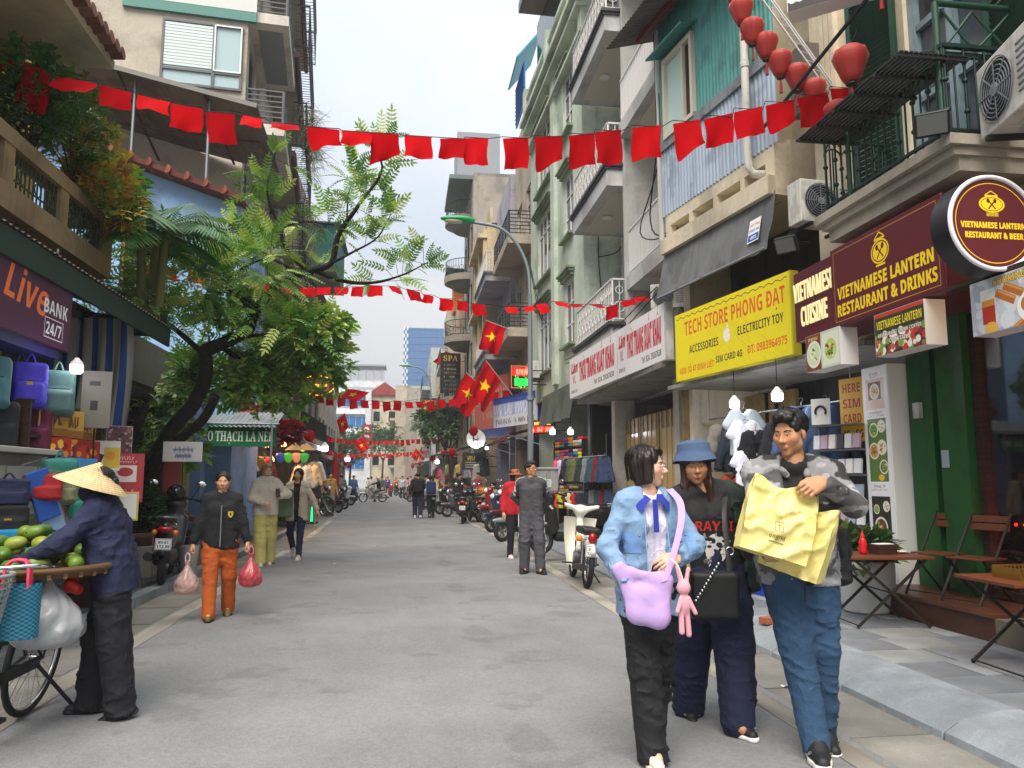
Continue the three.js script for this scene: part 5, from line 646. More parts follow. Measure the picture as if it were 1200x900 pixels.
bunting('nearest line of red cloth flags strung between the upper balconies',-8,[[-4.16,-4.02,5.65,.16],[-3.97,-3.67,5.61,.46],[-3.6,-3.21,5.5,.18],[-3.18,-2.87,5.43,.24],[-2.81,-2.49,5.35,.2],[-2.49,-2.16,5.29,.29],[-2.13,-1.84,5.24,.34],[-1.75,-1.54,5.21,.16],[-1.47,-1.19,5.16,.14],[-1.1,-.76,5.14,.29],[-.74,-.43,5.12,.19],[-.43,-.13,5.12,.35],[-.07,.22,5.11,.27],[.31,.58,5.11,.26],[.58,.84,5.13,.31],[1,1.28,5.16,.37],[1.35,1.66,5.2,.38],[1.74,2.03,5.25,.38],[2.04,2.34,5.31,.38],[2.47,2.81,5.39,.39],[2.95,3.27,5.48,.43],[3.32,3.67,5.57,.36],[3.69,4.04,5.68,.33],[4.08,4.43,5.79,.35],[4.47,4.86,5.91,.38],[4.9,5.3,6.03,.42]],[[-4.9,5.85,0],[5.5,6.12,0]]);
bunting('second line of small red flags below the lamp arm and through the tree',-14,[[-4.63,-4.4,5.2,.23],[-4.34,-4.08,5.15,.25],[-3.87,-3.52,5.11,.25],[-3.46,-3.28,4.99,.2],[-2.87,-2.33,4.91,.3],[-2.3,-2.05,4.88,.16],[-1.94,-1.67,4.88,.19],[-1.64,-1.4,4.89,.17],[-1.34,-1.09,4.9,.17],[-1.03,-.82,4.92,.21],[-.76,-.48,4.95,.22],[-.37,-.17,4.95,.16],[-.04,.21,4.89,.26],[.27,.46,4.81,.18],[.57,.82,4.75,.24],[.89,1.09,4.71,.21],[1.16,1.41,4.67,.24],[1.8,2.02,4.63,.15],[2.12,2.32,4.65,.13],[2.38,2.58,4.71,.2],[2.71,2.97,4.76,.13],[3,3.24,4.72,.08],[3.4,3.65,4.73,.08],[3.74,3.97,4.72,.27],[4.01,4.28,4.83,.15],[4.28,4.55,4.91,.13]],[[-4.9,5.3,0],[4.9,5.0,0]]);
const sag=(x0,x1,y0,y1,s,n,w)=>{const l=[];for(let i=0;i<n;i++){const t=(i+.5) / n,x=mixn(x0,x1,t);l.push([x-w / 2,x+w / 2,mixn(y0,y1,t)-s*4*t*(1-t)+rr(-.03,.03),rr(.22,.42)]);}return[l,[[x0-.3,y0+.1,0],[x1+.3,y1+.1,0]]];};
bunting('third line of red flags sagging low under the far trees',-30,...sag(-4.8,4.1,4.9,4.95,.5,21,.3));
bunting('fourth line of red flags far down the street',-54,...sag(-5.5,3.2,4.3,4.5,.3,24,.26),1.4);bunting('most distant line of red flags near the end of the street',-76,...sag(-6.4,2.4,3.9,4.3,.2,26,.26),1.6);
{ // silk lanterns on a truss pole
const lg=LT([[.02,-.15],[.05,-.15],[.075,-.11],[.115,0],[.135,.06],[.12,.11],[.07,.145],[.03,.15]],24),rib=lg.clone(),p=rib.attributes.position;for(let i=0;i<p.count;i++){const a=Math.atan2(p.getZ(i),p.getX(i)),k=1+.045*Math.cos(a*12);p.setX(i,p.getX(i)*k);p.setZ(i,p.getZ(i)*k);}rib.computeVertexNormals();
const lm=M(0xb02a22,.6,{transmission:.25,thickness:0,side:THREE.DoubleSide}),cap=new G();cap.cyl(.035,.035,.02,0,.155,0).cyl(.04,.045,.025,0,-.155,0);const capG=cap.geo(),tg=new G();tg.cyl(.012,.02,.14,0,-.27,0,0,0,0,6).bar([0,-.16,0],[0,-.21,0],.004,4);const tas=tg.geo(),tm=M(0x8a1510,.8);
const lant=(t,x,y,z,s=1)=>{const l=part(t,'lantern',rib,lm,x,y,z,0,rnd()*6,0);l.scale.setScalar(s);part(l,'cap',capG,M(0x2a1a14,.6));part(l,'tassel',tas,tm);};
const t=thing('lantern_string','string of red silk lanterns hanging below a white truss pole','lanterns',[0,0,-8.6]);[[4.02,7.6],[4.1,7.28],[4.22,7.0],[4.38,6.8],[4.54,6.56],[4.74,6.38],[4.94,6.18]].forEach(([x,y],i)=>lant(t,x,y,i*.03,1.12));
const g=new G(),A=[3.95,8.0,.1],B=[5.15,6.15,.2];for(const[dx,dy]of[[0,0],[.1,.06],[.02,.12]])g.bar([A[0]+dx,A[1]+dy,A[2]],[B[0]+dx,B[1]+dy,B[2]],.012);for(let i=0;i<16;i++){const q=i / 16,r=(i+1) / 16;g.bar([mixn(A[0],B[0],q),mixn(A[1],B[1],q),mixn(A[2],B[2],q)],[mixn(A[0],B[0],r)+.1,mixn(A[1],B[1],r)+.06,mixn(A[2],B[2],r)],.006,4);}g.mesh(t,'truss_pole',M(0xc9cbcc,.5,{metalness:.4}));
const o=thing('lantern','single larger red silk lantern hanging from the balcony rack','lantern',[4.66,5.84,-7.2]);lant(o,0,0,0,1.35);const w=new G();w.bar([0,.2,0],[.2,.62,0],.006,4);w.mesh(o,'cord',MT.wire);
const o2=thing('lantern','red lantern high up beside the picture light box','lantern',[4.75,6.6,-6.75]);lant(o2,0,0,0,1.2);const o3=thing('lantern','partly hidden red lantern just behind the flag line','lantern',[4.82,5.55,-7.75]);lant(o3,0,0,0,1.1);
const rod=thing('support_rod','black steel rod slanting up over the flags to the balcony','rod',[0,0,0]);const r=new G();r.bar([4.2,5.62,-8.35],[4.95,6.75,-6.6],.022);r.mesh(rod,'rod',MT.darkMetal);
const bs=thing('light_box_sign','picture light box of lanterns high above the cornice','sign',[4.55,6.72,-7.25],-Math.PI / 2+.9);board(bs,'light_box',printM(256,80,x=>{fill(x,'#2a2320');for(let i=0;i<12;i++){disc(x,pick(['#c03028','#e8e0d8','#c8362c']),14+i*21,40,17,20);}}),MT.white,.95,.34,.24,0,0,0);
const fl=(label,pos,rot)=>{const f=thing('floodlight',label,'floodlight',pos,rot);part(f,'body',RB(.26,.2,.07,.015),M(0x1b1b1d,.5),0,0,0,.5);part(f,'lens',BX(.22,.16,.01),M(0x6a6c68,.2),0,-.018,.036,.5);const fin=new G();for(let i=0;i<8;i++)fin.box(.012,.18,.05,-.1+i*.029,.02,-.05,.5);fin.bar([0,.02,-.05],[.1,.1,-.4],.015);fin.mesh(f,'arm',MT.darkMetal);};
fl('black floodlight under the air conditioner over the maroon signs',[4.42,4.18,-8.3],-.9);fl('black floodlight clamped to the iron railing above the round sign',[4.25,4.33,-5.5],-.6);
const ac=acUnit('large air conditioner seen from below at the near end of the balcony',[4.65,4.45,-4.95],-Math.PI / 2-.25,null,1.05);
}
const starTex=canvasTex(150,100,(x,W,H)=>{fill(x,'#c4000f');x.fillStyle='#f2d21c';x.beginPath();for(let i=0;i<10;i++){const a=-Math.PI / 2+i*Math.PI / 5,r=i%2?11.5:30;x.lineTo(W / 2+Math.cos(a)*r,H / 2+Math.sin(a)*r);}x.fill();}),starM=M(0xffffff,.9,{map:starTex,side:THREE.DoubleSide,specularIntensity:.12,transmission:.2,thickness:0});
function natFlag(label,[x,y,z],w,dir,droop,poleLen=1.4,turn=0){ // dir: pole direction from its foot; droop 0 = spread, 1 = hanging limp
const t=thing('flag',label,'flag',[x,y,z],turn,'red flags with a yellow star on poles along the street'),d=V(...dir).normalize(),e=d.clone().multiplyScalar(poleLen);const g=new G();g.bar([0,0,0],e.toArray(),.014,6);g.mesh(t,'pole',M(0xb9b3a6,.5));const h=w*2 / 3,ph=rnd()*6;
const side=V(d.x>0?1:-1,0,.15).multiplyScalar(1-droop*.75).add(V(0,-droop,0)).normalize();part(t,'cloth',sheet(14,10,(u,v)=>{const p=e.clone().addScaledVector(d,-h*v*.98).addScaledVector(side,u*w*(1-droop*.12));const wv=.05*w*Math.sin(u*7+v*2+ph)*u+droop*.1*w*Math.sin(v*11+ph)*Math.sqrt(u);return[p.x+wv*.4,p.y-.06*w*u*u*(1-droop),p.z+wv*1.4];},1,1),starM);const u=t.children[1].geometry.attributes.uv;for(let i=0;i<u.count;i++)u.setY(i,1-u.getY(i));
}
natFlag('red star flag hanging limp below the second bunting line',[3.9,6.6,-26.6],1.15,[-1,.35,0],.95,1.25);natFlag('large red star flag leaning out beside the LED sign',[4.1,4.4,-28.6],1.5,[-.7,.9,0],.78,1.9);natFlag('large red flag crumpled beside the dark spa sign',[3.9,4.5,-31.5],1.5,[-.9,.8,0],.8,2);natFlag('red flag hanging under the tree crown on the left',[-4.9,7.3,-44],1.1,[.9,.4,0],.95,1.3);natFlag('red flag slanting on its pole in front of the office building',[-4.4,5.3,-42],1.2,[.9,.7,0],.1,1.6);natFlag('red flag over the left stalls below the slanting one',[-4.6,4.2,-45],.95,[.8,.75,0],.92,1.5);natFlag('small red star flag high beside the orange roof room',[3.9,9.2,-50],1.2,[-.9,.4,0],.5,1.5);natFlag('red star flag beneath the feathery street tree',[3.6,5.2,-54],1,[-.8,.3,0],.85,1.4);natFlag('small red star flag low over the far crowd',[1.6,2.9,-58],.8,[-.6,.6,0],.8,1.2);natFlag('far red flag among awnings on the left',[-4.8,4.2,-66],1.3,[.8,.6,0],.7,1.4);
// ---------------------------------------------------------------- people
const SKIN={a:LC(0xc6936f),b:LC(0xb98662),c:LC(0xd2a88c),d:LC(0xb98662)},LIP=LC(0x9c4b42);
const nrm=v=>{const l=Math.hypot(...v)||1;return v.map(x=>x / l);},sub=(a,b)=>a.map((x,i)=>x-b[i]),addv=(a,b,k=1)=>a.map((x,i)=>x+b[i]*k),crs=(a,b)=>[a[1]*b[2]-a[2]*b[1],a[2]*b[0]-a[0]*b[2],a[0]*b[1]-a[1]*b[0]],dt=(a,b)=>a[0]*b[0]+a[1]*b[1]+a[2]*b[2],lp=(a,b,t)=>a.map((x,i)=>x+(b[i]-x)*t);
function ik(A,T,l1,l2,pole){let d=sub(T,A),L=Math.hypot(...d);const mx=(l1+l2)*.999;if(L>mx){T=addv(A,d,mx / L);d=sub(T,A);L=mx;}const u=nrm(d),a=(l1*l1-l2*l2+L*L) / (2*L),h=Math.sqrt(Math.max(0,l1*l1-a*a));let p=addv(pole,u,-dt(pole,u));p=nrm(p);return[addv(addv(A,u,a),p,h),T];}
function headGeo(cell,skin,o={}){ // unit: head height 1, eyes at y = 0, face along +z
const s=new SDF(.09),f=o.female?1:0,wd=o.wide||1;
s.ell([0,.17,-.09],[.325*wd,.33,.41]).ell([0,-.1,.06],[.265*wd,.36,.3]).ball([0,-.4,.2],f?.085:.105).ball([.17*wd,-.24,0],.11,{k:.12}).ball([-.17*wd,-.24,0],.11,{k:.12}).ball([.16,-.08,.2],.115).ball([-.16,-.08,.2],.115);
s.cone([-.13,.085,.295],.045,[.13,.085,.295],.045,{k:.06}).cone([0,.03,.33],.03,[0,-.13,.43],.05,{k:.045}).ball([.048,-.145,.375],.036,{k:.03}).ball([-.048,-.145,.375],.036,{k:.03});
s.ball([.125,.0,.405],.075,{sub:true,k:.07}).ball([-.125,.0,.405],.075,{sub:true,k:.07});
s.cone([.07,.025,.318],.026,[.185,.02,.285],.02,{k:.015}).cone([-.07,.025,.318],.026,[-.185,.02,.285],.02,{k:.02});
s.cone([-.075,-.262,.335],.022,[.075,-.262,.335],.022,{k:.03}).cone([-.06,-.298,.335],.027,[.06,-.298,.335],.027,{k:.03}).cone([-.085,-.279,.38],.006,[.085,-.279,.38],.006,{sub:true,k:.012});
s.ell([.325*wd,-.02,-.06],[.035,.12,.075],{k:.03}).ell([-.325*wd,-.02,-.06],[.035,.12,.075],{k:.03});
s.cone([0,-.25,-.12],.205-f*.03,[0,-.78,-.17],.225-f*.02,{k:.1});
const lip=o.lip||LIP;
return s.geo(cell,{color:(x,y,z)=>{const m=z>.27?Math.max(0,1-Math.hypot(x / .1,(y+.28) / .045)):0,k=sstep(0,.35,m),b=.95+.1*vnoise(x*9,y*9,z*9),ck=z>.1?.12*Math.max(0,1-Math.hypot((Math.abs(x)-.17) / .14,(y+.1) / .14)):0;return[0,1,2].map(i=>mixn(skin[i]*b*(i?1-ck:1+ck*.3),lip[i],k*.75));}});
}
function hairGeo(cell,style,c,wd=1){
const s=new SDF(.08),seedk=rnd()*20;
s.ell([0,.21,-.1],[.37*wd,.36,.455]);
if(style==='short'){s.ell([0,.44,.1],[.27,.15,.3]).ell([.05,.38,.3],[.2,.1,.14]);s.ell([0,-.16,.42],[.36,.5,.3],{sub:true,k:.05}).bx([0,-.5,0],[.6,.27,.6],.02,{sub:true,k:.08}).ell([.36,-.12,.06],[.14,.24,.22],{sub:true,k:.04}).ell([-.36,-.12,.06],[.14,.24,.22],{sub:true,k:.04});}
if(style==='bob'){for(const q of[-1,1])s.cone([q*.28,.2,.02],.14,[q*.3,-.34,.02],.11).cone([q*.2,.1,-.25],.18,[q*.2,-.36,-.2],.15);s.ell([0,-.2,.4],[.27,.52,.36],{sub:true,k:.05}).bx([0,-.8,0],[.8,.36,.8],.02,{sub:true,k:.05});s.cone([-.2,.42,.26],.07,[.2,.36,.3],.06).cone([.18,.4,.24],.06,[.27,.1,.22],.04);}
if(style==='long'){for(const q of[-1,1])s.cone([q*.27,.15,0],.13,[q*.31,-.5,.05],.12).cone([q*.31,-.5,.05],.12,[q*.34,-1.05,.12],.07).cone([q*.18,.1,-.25],.18,[q*.2,-1,-.22],.12);s.ell([0,-.2,.42],[.25,.52,.34],{sub:true,k:.05});s.cone([0,.46,.2],.06,[.24,.15,.24],.05).cone([0,.46,.2],.06,[-.24,.15,.24],.05);}
if(style==='tied'){s.ball([0,.1,-.52],.16);s.ell([0,-.14,.42],[.285,.47,.36],{sub:true,k:.05}).bx([0,-.55,.1],[.6,.3,.45],.02,{sub:true,k:.1});}
const lc=LC(c);return s.geo(cell,{disp:(x,y,z)=>(vnoise(x*26+seedk,y*5,z*26)-.5)*.045+(style==='short'?(vnoise(x*14,y*10,z*14+seedk)-.5)*.05:0),color:(x,y,z)=>{const k=.7+.7*vnoise(x*40+3,y*6,z*40);return lc.map(v=>v*k);}});
}
function handGeo(cell,sgn,curl,skin,spread=1){
const s=new SDF(.012),b=[[.03,.088,.066],[.0095,.093,.074],[-.011,.09,.068],[-.03,.082,.054]];
s.cone([0,0,-.02],.024,[0,0,.012],.023).cone([.016*sgn,0,.01],.019,[.028*sgn,-.002,.08],.0145).cone([0,0,.01],.019,[.008*sgn,0,.085],.0145).cone([-.012*sgn,0,.01],.019,[-.011*sgn,0,.083],.0145).cone([-.02*sgn,-.002,.012],.018,[-.028*sgn,-.003,.075],.0135);
b.forEach(([x,z,L],i)=>{let p=[x*sgn,0,z],a=0;[.46,.3,.24].forEach((f,j)=>{a+=curl*[.7,1.0,.7][j]*(1+i*.06);const q=[p[0]+x*sgn*spread*.12*f,p[1]-Math.sin(a)*L*f,p[2]+Math.cos(a)*L*f];s.cone(p,.0092-j*.0011,q,.0084-j*.0012,{k:.004});p=q;});});
const c=curl*.4;s.cone([.022*sgn,-.006,.012],.0155,[.044*sgn,-.014-c*.01,.046],.0115,{k:.012}).cone([.044*sgn,-.014-c*.01,.046],.0105,[.052*sgn-c*.012*sgn,-.022-c*.03,.072],.0088,{k:.004}).cone([.052*sgn-c*.012*sgn,-.022-c*.03,.072],.0088,[.05*sgn-c*.03*sgn,-.028-c*.045,.093],.007,{k:.004});
return s.geo(cell,{color:(x,y,z)=>{const k=.94+.12*vnoise(x*90,y*90,z*90);return skin.map(v=>v*k);}});
}
const basisM=(p,z,y,sc=1)=>{z=nrm(z);let x=nrm(crs(y,z));y=crs(z,x);return new THREE.Matrix4().set(x[0]*sc,y[0]*sc,z[0]*sc,p[0],x[1]*sc,y[1]*sc,z[1]*sc,p[1],x[2]*sc,y[2]*sc,z[2]*sc,p[2],0,0,0,1);};
const folds=(amp,fx=11,fy=8,sd=0)=>(x,y,z)=>{const mk=.3+.9*sstep(.35,.7,vnoise(x*4+sd,y*4.5,z*4)),w=vnoise(x*6+sd,y*6,z*6)*1.3,n=fbm(x*fx+sd+w,(y+x*.35)*fy*1.5+sd*2+w,z*fx,2),r=1-Math.abs(2*n-1),r2=r*r;return(.22-r2*r2*r)*amp*.85*mk+(vnoise(x*34,y*26+sd,z*34)-.5)*amp*.25;};
const LOD={hero:[.0105,.0165,.0032,1],mid:[.018,.03,.005,1],far:[.028,.05,.0095,0]};
const skinM=M(0xffffff,.55,{vertexColors:true}),vcM=(r=.85,o={})=>M(0xffffff,r,{vertexColors:true,bumpMap:TX.crease,bumpScale:.012,...o}),clothVC=vcM(),hairM=M(0xffffff,.48,{vertexColors:true}),denimVC=vcM(.9),eyeW=M(0xa89f96,.3),eyeI=M(0x1a0f0a,.15);
const tint=(h,j=.12)=>{const c=LC(h),o=rnd()*50;return(x,y,z)=>{const k=1-j+2*j*fbm(x*7+o,y*7,z*7,2);return c.map(v=>v*k);};};
function person(o){
const H=o.H,S=H / 1.7,W=(o.w||1)*S,lod=LOD[o.lod||'mid'],cell=lod[0],t=thing('person',o.label,'person',o.pos,o.yaw||0,o.group),c=Math.cos(o.yaw||0),s=Math.sin(o.yaw||0),fm=o.female,skin=o.skin||SKIN.a;
const loc=p=>{const d=sub(p,o.pos);return[c*d[0]-s*d[2],d[1],s*d[0]+c*d[2]];},ldir=d=>[c*d[0]-s*d[2],d[1],s*d[0]+c*d[2]];
const pel=addv([0,.915*S,0],o.pel||[0,0,0]),lean=o.lean||[0,0],up=nrm([lean[0],1,lean[1]]),rightV=nrm(crs(up,[0,0,1])).map(v=>-v),tw=o.twist||0;
const X=[Math.cos(tw),0,-Math.sin(tw)],sx=addv(X,up,-dt(X,up)),chest=addv(pel,up,.34*S),neck=addv(pel,up,.515*S),shw=(fm?.158:.182)*W,hipw=.088*W;
const sh=[1,-1].map(q=>addv(addv(neck,up,-.055*S),sx,q*shw)),hip=[1,-1].map(q=>addv(addv(pel,[0,-.02*S,0]),X,q*hipw));
const feet=(o.feet||[[.095,0,.03,0,0],[-.095,0,-.03,0,0]]),ankle=feet.map(f=>[f[0],.085*S+f[1],f[2]]),legs=[0,1].map(i=>ik(hip[i],ankle[i],.415*S,.405*S,o.knee?.[i]||[(i?-.12:.12),0,1]));
const arms=[0,1].map(i=>{const q=i?-1:1,a=o.arms?.[i]||{},T=a.to?loc(a.to):a.at||addv(sh[i],[q*.1*S,-.5*S,.06*S]);return ik(sh[i],T,.285*S,.245*S,a.pole?ldir(a.pole):[q*.4,-.2,-1]);});
// body: skin
const B=new SDF(.05*S),R={torso:.1*W,waist:.09*W};
const torso=(F,g,k)=>{for(const q of[1,-1]){F.cone(addv(pel,X,q*.075*W),.095*W+g,addv(chest,sx,q*.07*W),(fm?.092:.1)*W+g);F.cone(addv(chest,sx,q*.07*W),(fm?.095:.105)*W+g,addv(sh[q>0?0:1],sx,-q*.06*W),.064*W+g);F.cone(addv(neck,up,-.005),.055*S+g,sh[q>0?0:1],.052*W+g);}if(fm)for(const q of[1,-1])F.ball(addv(addv(chest,sx,q*.07*W),crs(sx,up),.055*W),.06*W+g);};
torso(B,-.026);B.cone(addv(pel,[0,-.02,0]),.1*W-.016,addv(pel,[0,-.06*S,0]),.1*W-.016);B.cone(addv(neck,up,-.05),.05*S,addv(neck,up,.07*S),.05*S);
for(const i of[0,1]){B.cone(hip[i],.085*W,legs[i][0],.05*S).cone(legs[i][0],.05*S,legs[i][1],.036*S).cone(ankle[i],.036*S,addv(ankle[i],[0,-.03,.09*S]),.03*S).cone(sh[i],.045*W,arms[i][0],.036*S).cone(arms[i][0],.036*S,arms[i][1],.026*S);}
const bodyC=(x,y,z)=>skin,geos=[B.geo(Math.max(cell,.016),{color:bodyC})];
const hh=.232*S*(o.head||1),hp=addv(addv(neck,up,.15*S),ldir(o.headOff||[0,0,0])),hm=new THREE.Matrix4().compose(V(...hp),new THREE.Quaternion().setFromEuler(new THREE.Euler(o.hp||0,o.hy||0,o.hr||0,'YXZ')),V(hh,hh,hh));
geos.push(headGeo(lod[1]*1.05,skin,{female:fm,wide:o.face||1,lip:o.lip}).applyMatrix4(hm));
[0,1].forEach(i=>{const a=o.arms?.[i]||{},q=i?-1:1,e=arms[i],fd=nrm(sub(e[1],e[0])),d=a.dir?ldir(a.dir):fd,bk=a.back?ldir(a.back):[q,.1,.2];geos.push(handGeo(lod[2],i?1:-1,a.curl??.45,skin).applyMatrix4(basisM(e[1],d,bk,S*(fm?.94:1.02))));});
part(t,'body',mergeGeometries(geos.map(g=>g.toNonIndexed())),skinM);
const HM=(g,name,mat)=>part(t,name,g.applyMatrix4(hm),mat);
if(lod[3]&&!o.noeyes){const e=new G(),ir=new G();for(const q of[1,-1]){e.add(SP(.05,12,8),q*.125,-.004,.272);ir.add(SP(.033,10,6),q*.125+(o.gaze||0)*.018,-.006,.292);}HM(e.geo(),'eye',eyeW);HM(ir.geo(),'iris',eyeI);const bw=new G();for(const q of[1,-1])bw.tube([[q*.06,.085,.348],[q*.125,.108,.335],[q*.2,.085,.29]],.013,6,5);HM(bw.geo(),'eyebrow',M(o.hairC??0x120d0b,.8));}
if(o.hair&&o.lod==='hero'){const g=new G(),st=o.hair;for(let i=0;i<190;i++){const a=rr(0,6.283),ca=Math.cos(a),sa=Math.sin(a);if(sa>.35&&st!=='short'&&Math.abs(ca)<.75)continue;const k=rr(.985,1.05),t1=st==='short'?(sa>.2?1.05:1.5):1.6,dn=st==='bob'?.5:st==='long'?1.1:0,pts=[];for(let j=0;j<=5;j++){const th=mixn(rr(.05,.35),t1,j / 5);pts.push([ca*Math.sin(th)*.385*k+(rnd()-.5)*.012,.21+Math.cos(th)*.375*k+(st==='short'&&sa>0?.07*Math.sin(j)*sa:0),-.1+sa*Math.sin(th)*.475*k]);}if(dn)for(let j=1;j<=3;j++){const b=pts[5];pts.push([b[0]*(1-.03*j)+(rnd()-.5)*.03,b[1]-dn*j / 3*rr(.9,1.05),b[2]*(1-.02*j)]);}g.tube(pts,rr(.004,.009),10,3);}HM(g.geo(),'hair_strand',M(o.hairC??0x15100e,.42));}
if(o.hair)HM(hairGeo(lod[1]*1.25,o.hair,o.hairC??0x15100e,(o.face||1)*1.03),'hair',hairM);
// trousers
const p=o.pants||{},T=new SDF(.045*S),pa=p.add??.014,end=p.len??1;
T.cone(addv(pel,X,.07*W),.095*W+pa,addv(pel,X,-.07*W),.095*W+pa).cone(addv(addv(pel,up,.1*S),X,.06*W),.088*W+pa,addv(addv(pel,up,.1*S),X,-.06*W),.088*W+pa);
for(const i of[0,1]){const k=legs[i][0],an=lp(k,addv(legs[i][1],[0,-.066*S,.014]),end),kw=(p.knee??.062)*S+pa*.4,aw=(p.hem??.058)*S;T.cone(hip[i],.098*W+pa,k,kw).cone(k,kw,an,aw,{flat:!p.gather,k:.025});if(p.gather)T.ball(an,aw*.86,{k:.02});}
part(t,p.name||'trousers',T.geo(cell,{disp:lod[3]?folds(p.fold??.012,9,13,p.sd||2):null,color:p.color||tint(p.c||0x15161c)}),p.mat||clothVC);
// top
const topF=(u,name)=>{const F=new SDF(.034*S),g=(u.add??.016)*.62,hem=addv(pel,up,(u.hem??-.08)*S);torso(F,g);for(const q of[1,-1])F.cone(addv(chest,sx,q*.065*W),.1*W+g,addv(hem,X,q*(u.flare??.08)*W),(u.hemR??.098)*W+g);
F.cut((x,y,z)=>dt(sub(hem,[x,y,z]),up)+(u.wave?.01*Math.sin(x*22+z*9):0));
for(const i of[0,1])if(u.sleeve!==0){const sl=u.sleeve??1,a0=((u.arm??.058)*.78)*S+g*.4,el=arms[i][0];F.cone(sh[i],a0,sl<.5?lp(sh[i],el,sl*2):el,a0*.92,{flat:sl<.5});if(sl>.5)F.cone(el,a0*.92,lp(el,arms[i][1],(sl-.5)*2*.99),(u.cuff??.043)*S,{flat:true,k:.03});}
if(u.collar)F.cone(addv(neck,up,-.03*S),.072*S+g,addv(neck,up,(u.collar===true?.045:u.collar)*S),.06*S+g,{flat:true});if(u.neck!==false)F.cone(addv(addv(neck,up,.0*S),[0,0,.012]),.056*S,addv(addv(neck,up,.12*S),[0,0,.03]),.066*S,{sub:true,k:.015});
const fw=crs(sx,up);if(u.open){const a=addv(neck,fw,.14*S),b2=addv(addv(pel,up,-.25*S),fw,(u.openD??.12)*S),[w0,w1]=u.open;for(let j=0;j<=8;j++){const m=lp(a,b2,j / 8),w=mixn(w0,w1,j / 8)*S;F.bx(addv(m,X,(u.openX||0)*S),[w,.05*S,.085*S],.012,{sub:true,k:.012});}}
const fd=lod[3]?folds(u.fold??.012,9,11,u.sd||5):null;return part(t,name,F.geo(u.cell||cell,{disp:u.disp?(x,y,z)=>(fd?fd(x,y,z):0)+u.disp(x,y,z):fd,color:u.color||tint(u.c)}),u.mat||clothVC);};
if(o.under)topF({add:.004,fold:.006,...o.under},o.under.name||'shirt');const tm=o.top?topF(o.top,o.top.name||'jacket'):null;
// shoes
const sc=o.shoes||{};feet.forEach((f,i)=>{const F=new SDF(.03*S),k=S*(fm?.92:1.03);F.cone([0,.06*k,.055*k],.034*k,[0,.125*k,.0],.04*k);F.cone([0,.045*k,-.055*k],.042*k,[0,.04*k,.06*k],.043*k).cone([0,.04*k,.06*k],.043*k,[0,.03*k,.145*k],.034*k).cone([0,.05*k,-.045*k],.04*k,[0,.1*k,-.03*k],.044*k,{flat:true});F.cut((x,y)=>.016*k-y);const q=new SDF(.02);q.cone([0,.014*k,-.06*k],.048*k,[0,.014*k,.07*k],.05*k).cone([0,.014*k,.07*k],.05*k,[0,.014*k,.15*k],.038*k).cut((x,y)=>Math.max(y-.03*k,-y));const sl=part(t,'shoe',F.geo(Math.max(.009,cell*.7)),M(sc.c??0x1a1a1c,.6),f[0],f[1],f[2],f[3],f[4],0);sl.rotation.order='YXZ';part(sl,'sole',q.geo(Math.max(.008,cell*.6)),M(sc.sole??0xd8d6d0,.7));if(lod[3]&&sc.lace!==false){const g=new G();for(let j=0;j<4;j++)g.bar([-.022*k,(.088-j*.012)*k,(.03+j*.025)*k],[.022*k,(.086-j*.012)*k,(.04+j*.025)*k],.0035,4);g.mesh(sl,'lace',M(sc.laceC??0xe6e4de,.7));}if(sc.mark){const m=new THREE.TubeGeometry(new THREE.CatmullRomCurve3([V(0,.062,-.05),V(.0,.028,.02),V(0,.066,.11)].map(v=>v.multiplyScalar(k))),10,.006,5);for(const q2 of[1,-1])part(sl,'mark',m,MT.white,q2*.046*k,0,0,0,0,0);}});
return Object.assign(t,{j:{pel,chest,neck,sh,hip,arms,legs,hp,hm,S,W,up,X},topMesh:tm,HM});
}
// a print laid on clothing: a patch that follows the front of a mesh of the same figure
const caster=new THREE.Raycaster();
function patch(t,mesh,name,cx,cy,w,h,mat,dir=[0,0,1],n=10){mesh.updateMatrixWorld();const q=mesh.matrixWorld,D=nrm(dir),U=[0,1,0],Rr=nrm(crs(U,D)),m2=new THREE.Mesh(mesh.geometry,new THREE.MeshBasicMaterial({side:THREE.DoubleSide}));let last=.1;const g=sheet(n,n,(u,v)=>{const a=cx+(u-.5)*w,b=cy+(.5-v)*h,o=[Rr[0]*a+D[0],b+D[1],Rr[2]*a+D[2]];caster.set(V(...o),V(-D[0],-D[1],-D[2]));const hit=caster.intersectObject(m2)[0];if(hit)last=hit.distance;return addv(o,D,-(last-.004));});const uv=g.attributes.uv;for(let i=0;i<uv.count;i++)uv.setY(i,1-uv.getY(i));g.index.array.reverse?.();g.computeVertexNormals();return part(t,name,g,mat);}
const ribbon=(pts,w)=>{const c=new THREE.CatmullRomCurve3(pts.map(p=>V(...p)));return sheet(2,20,(u,v)=>{const p=c.getPointAt(v);return[p.x+(u-.5)*w,p.y+(u-.5)*w*.25,p.z+.004*Math.sin(u*3.14)];});};
const GRP='people walking in the street';
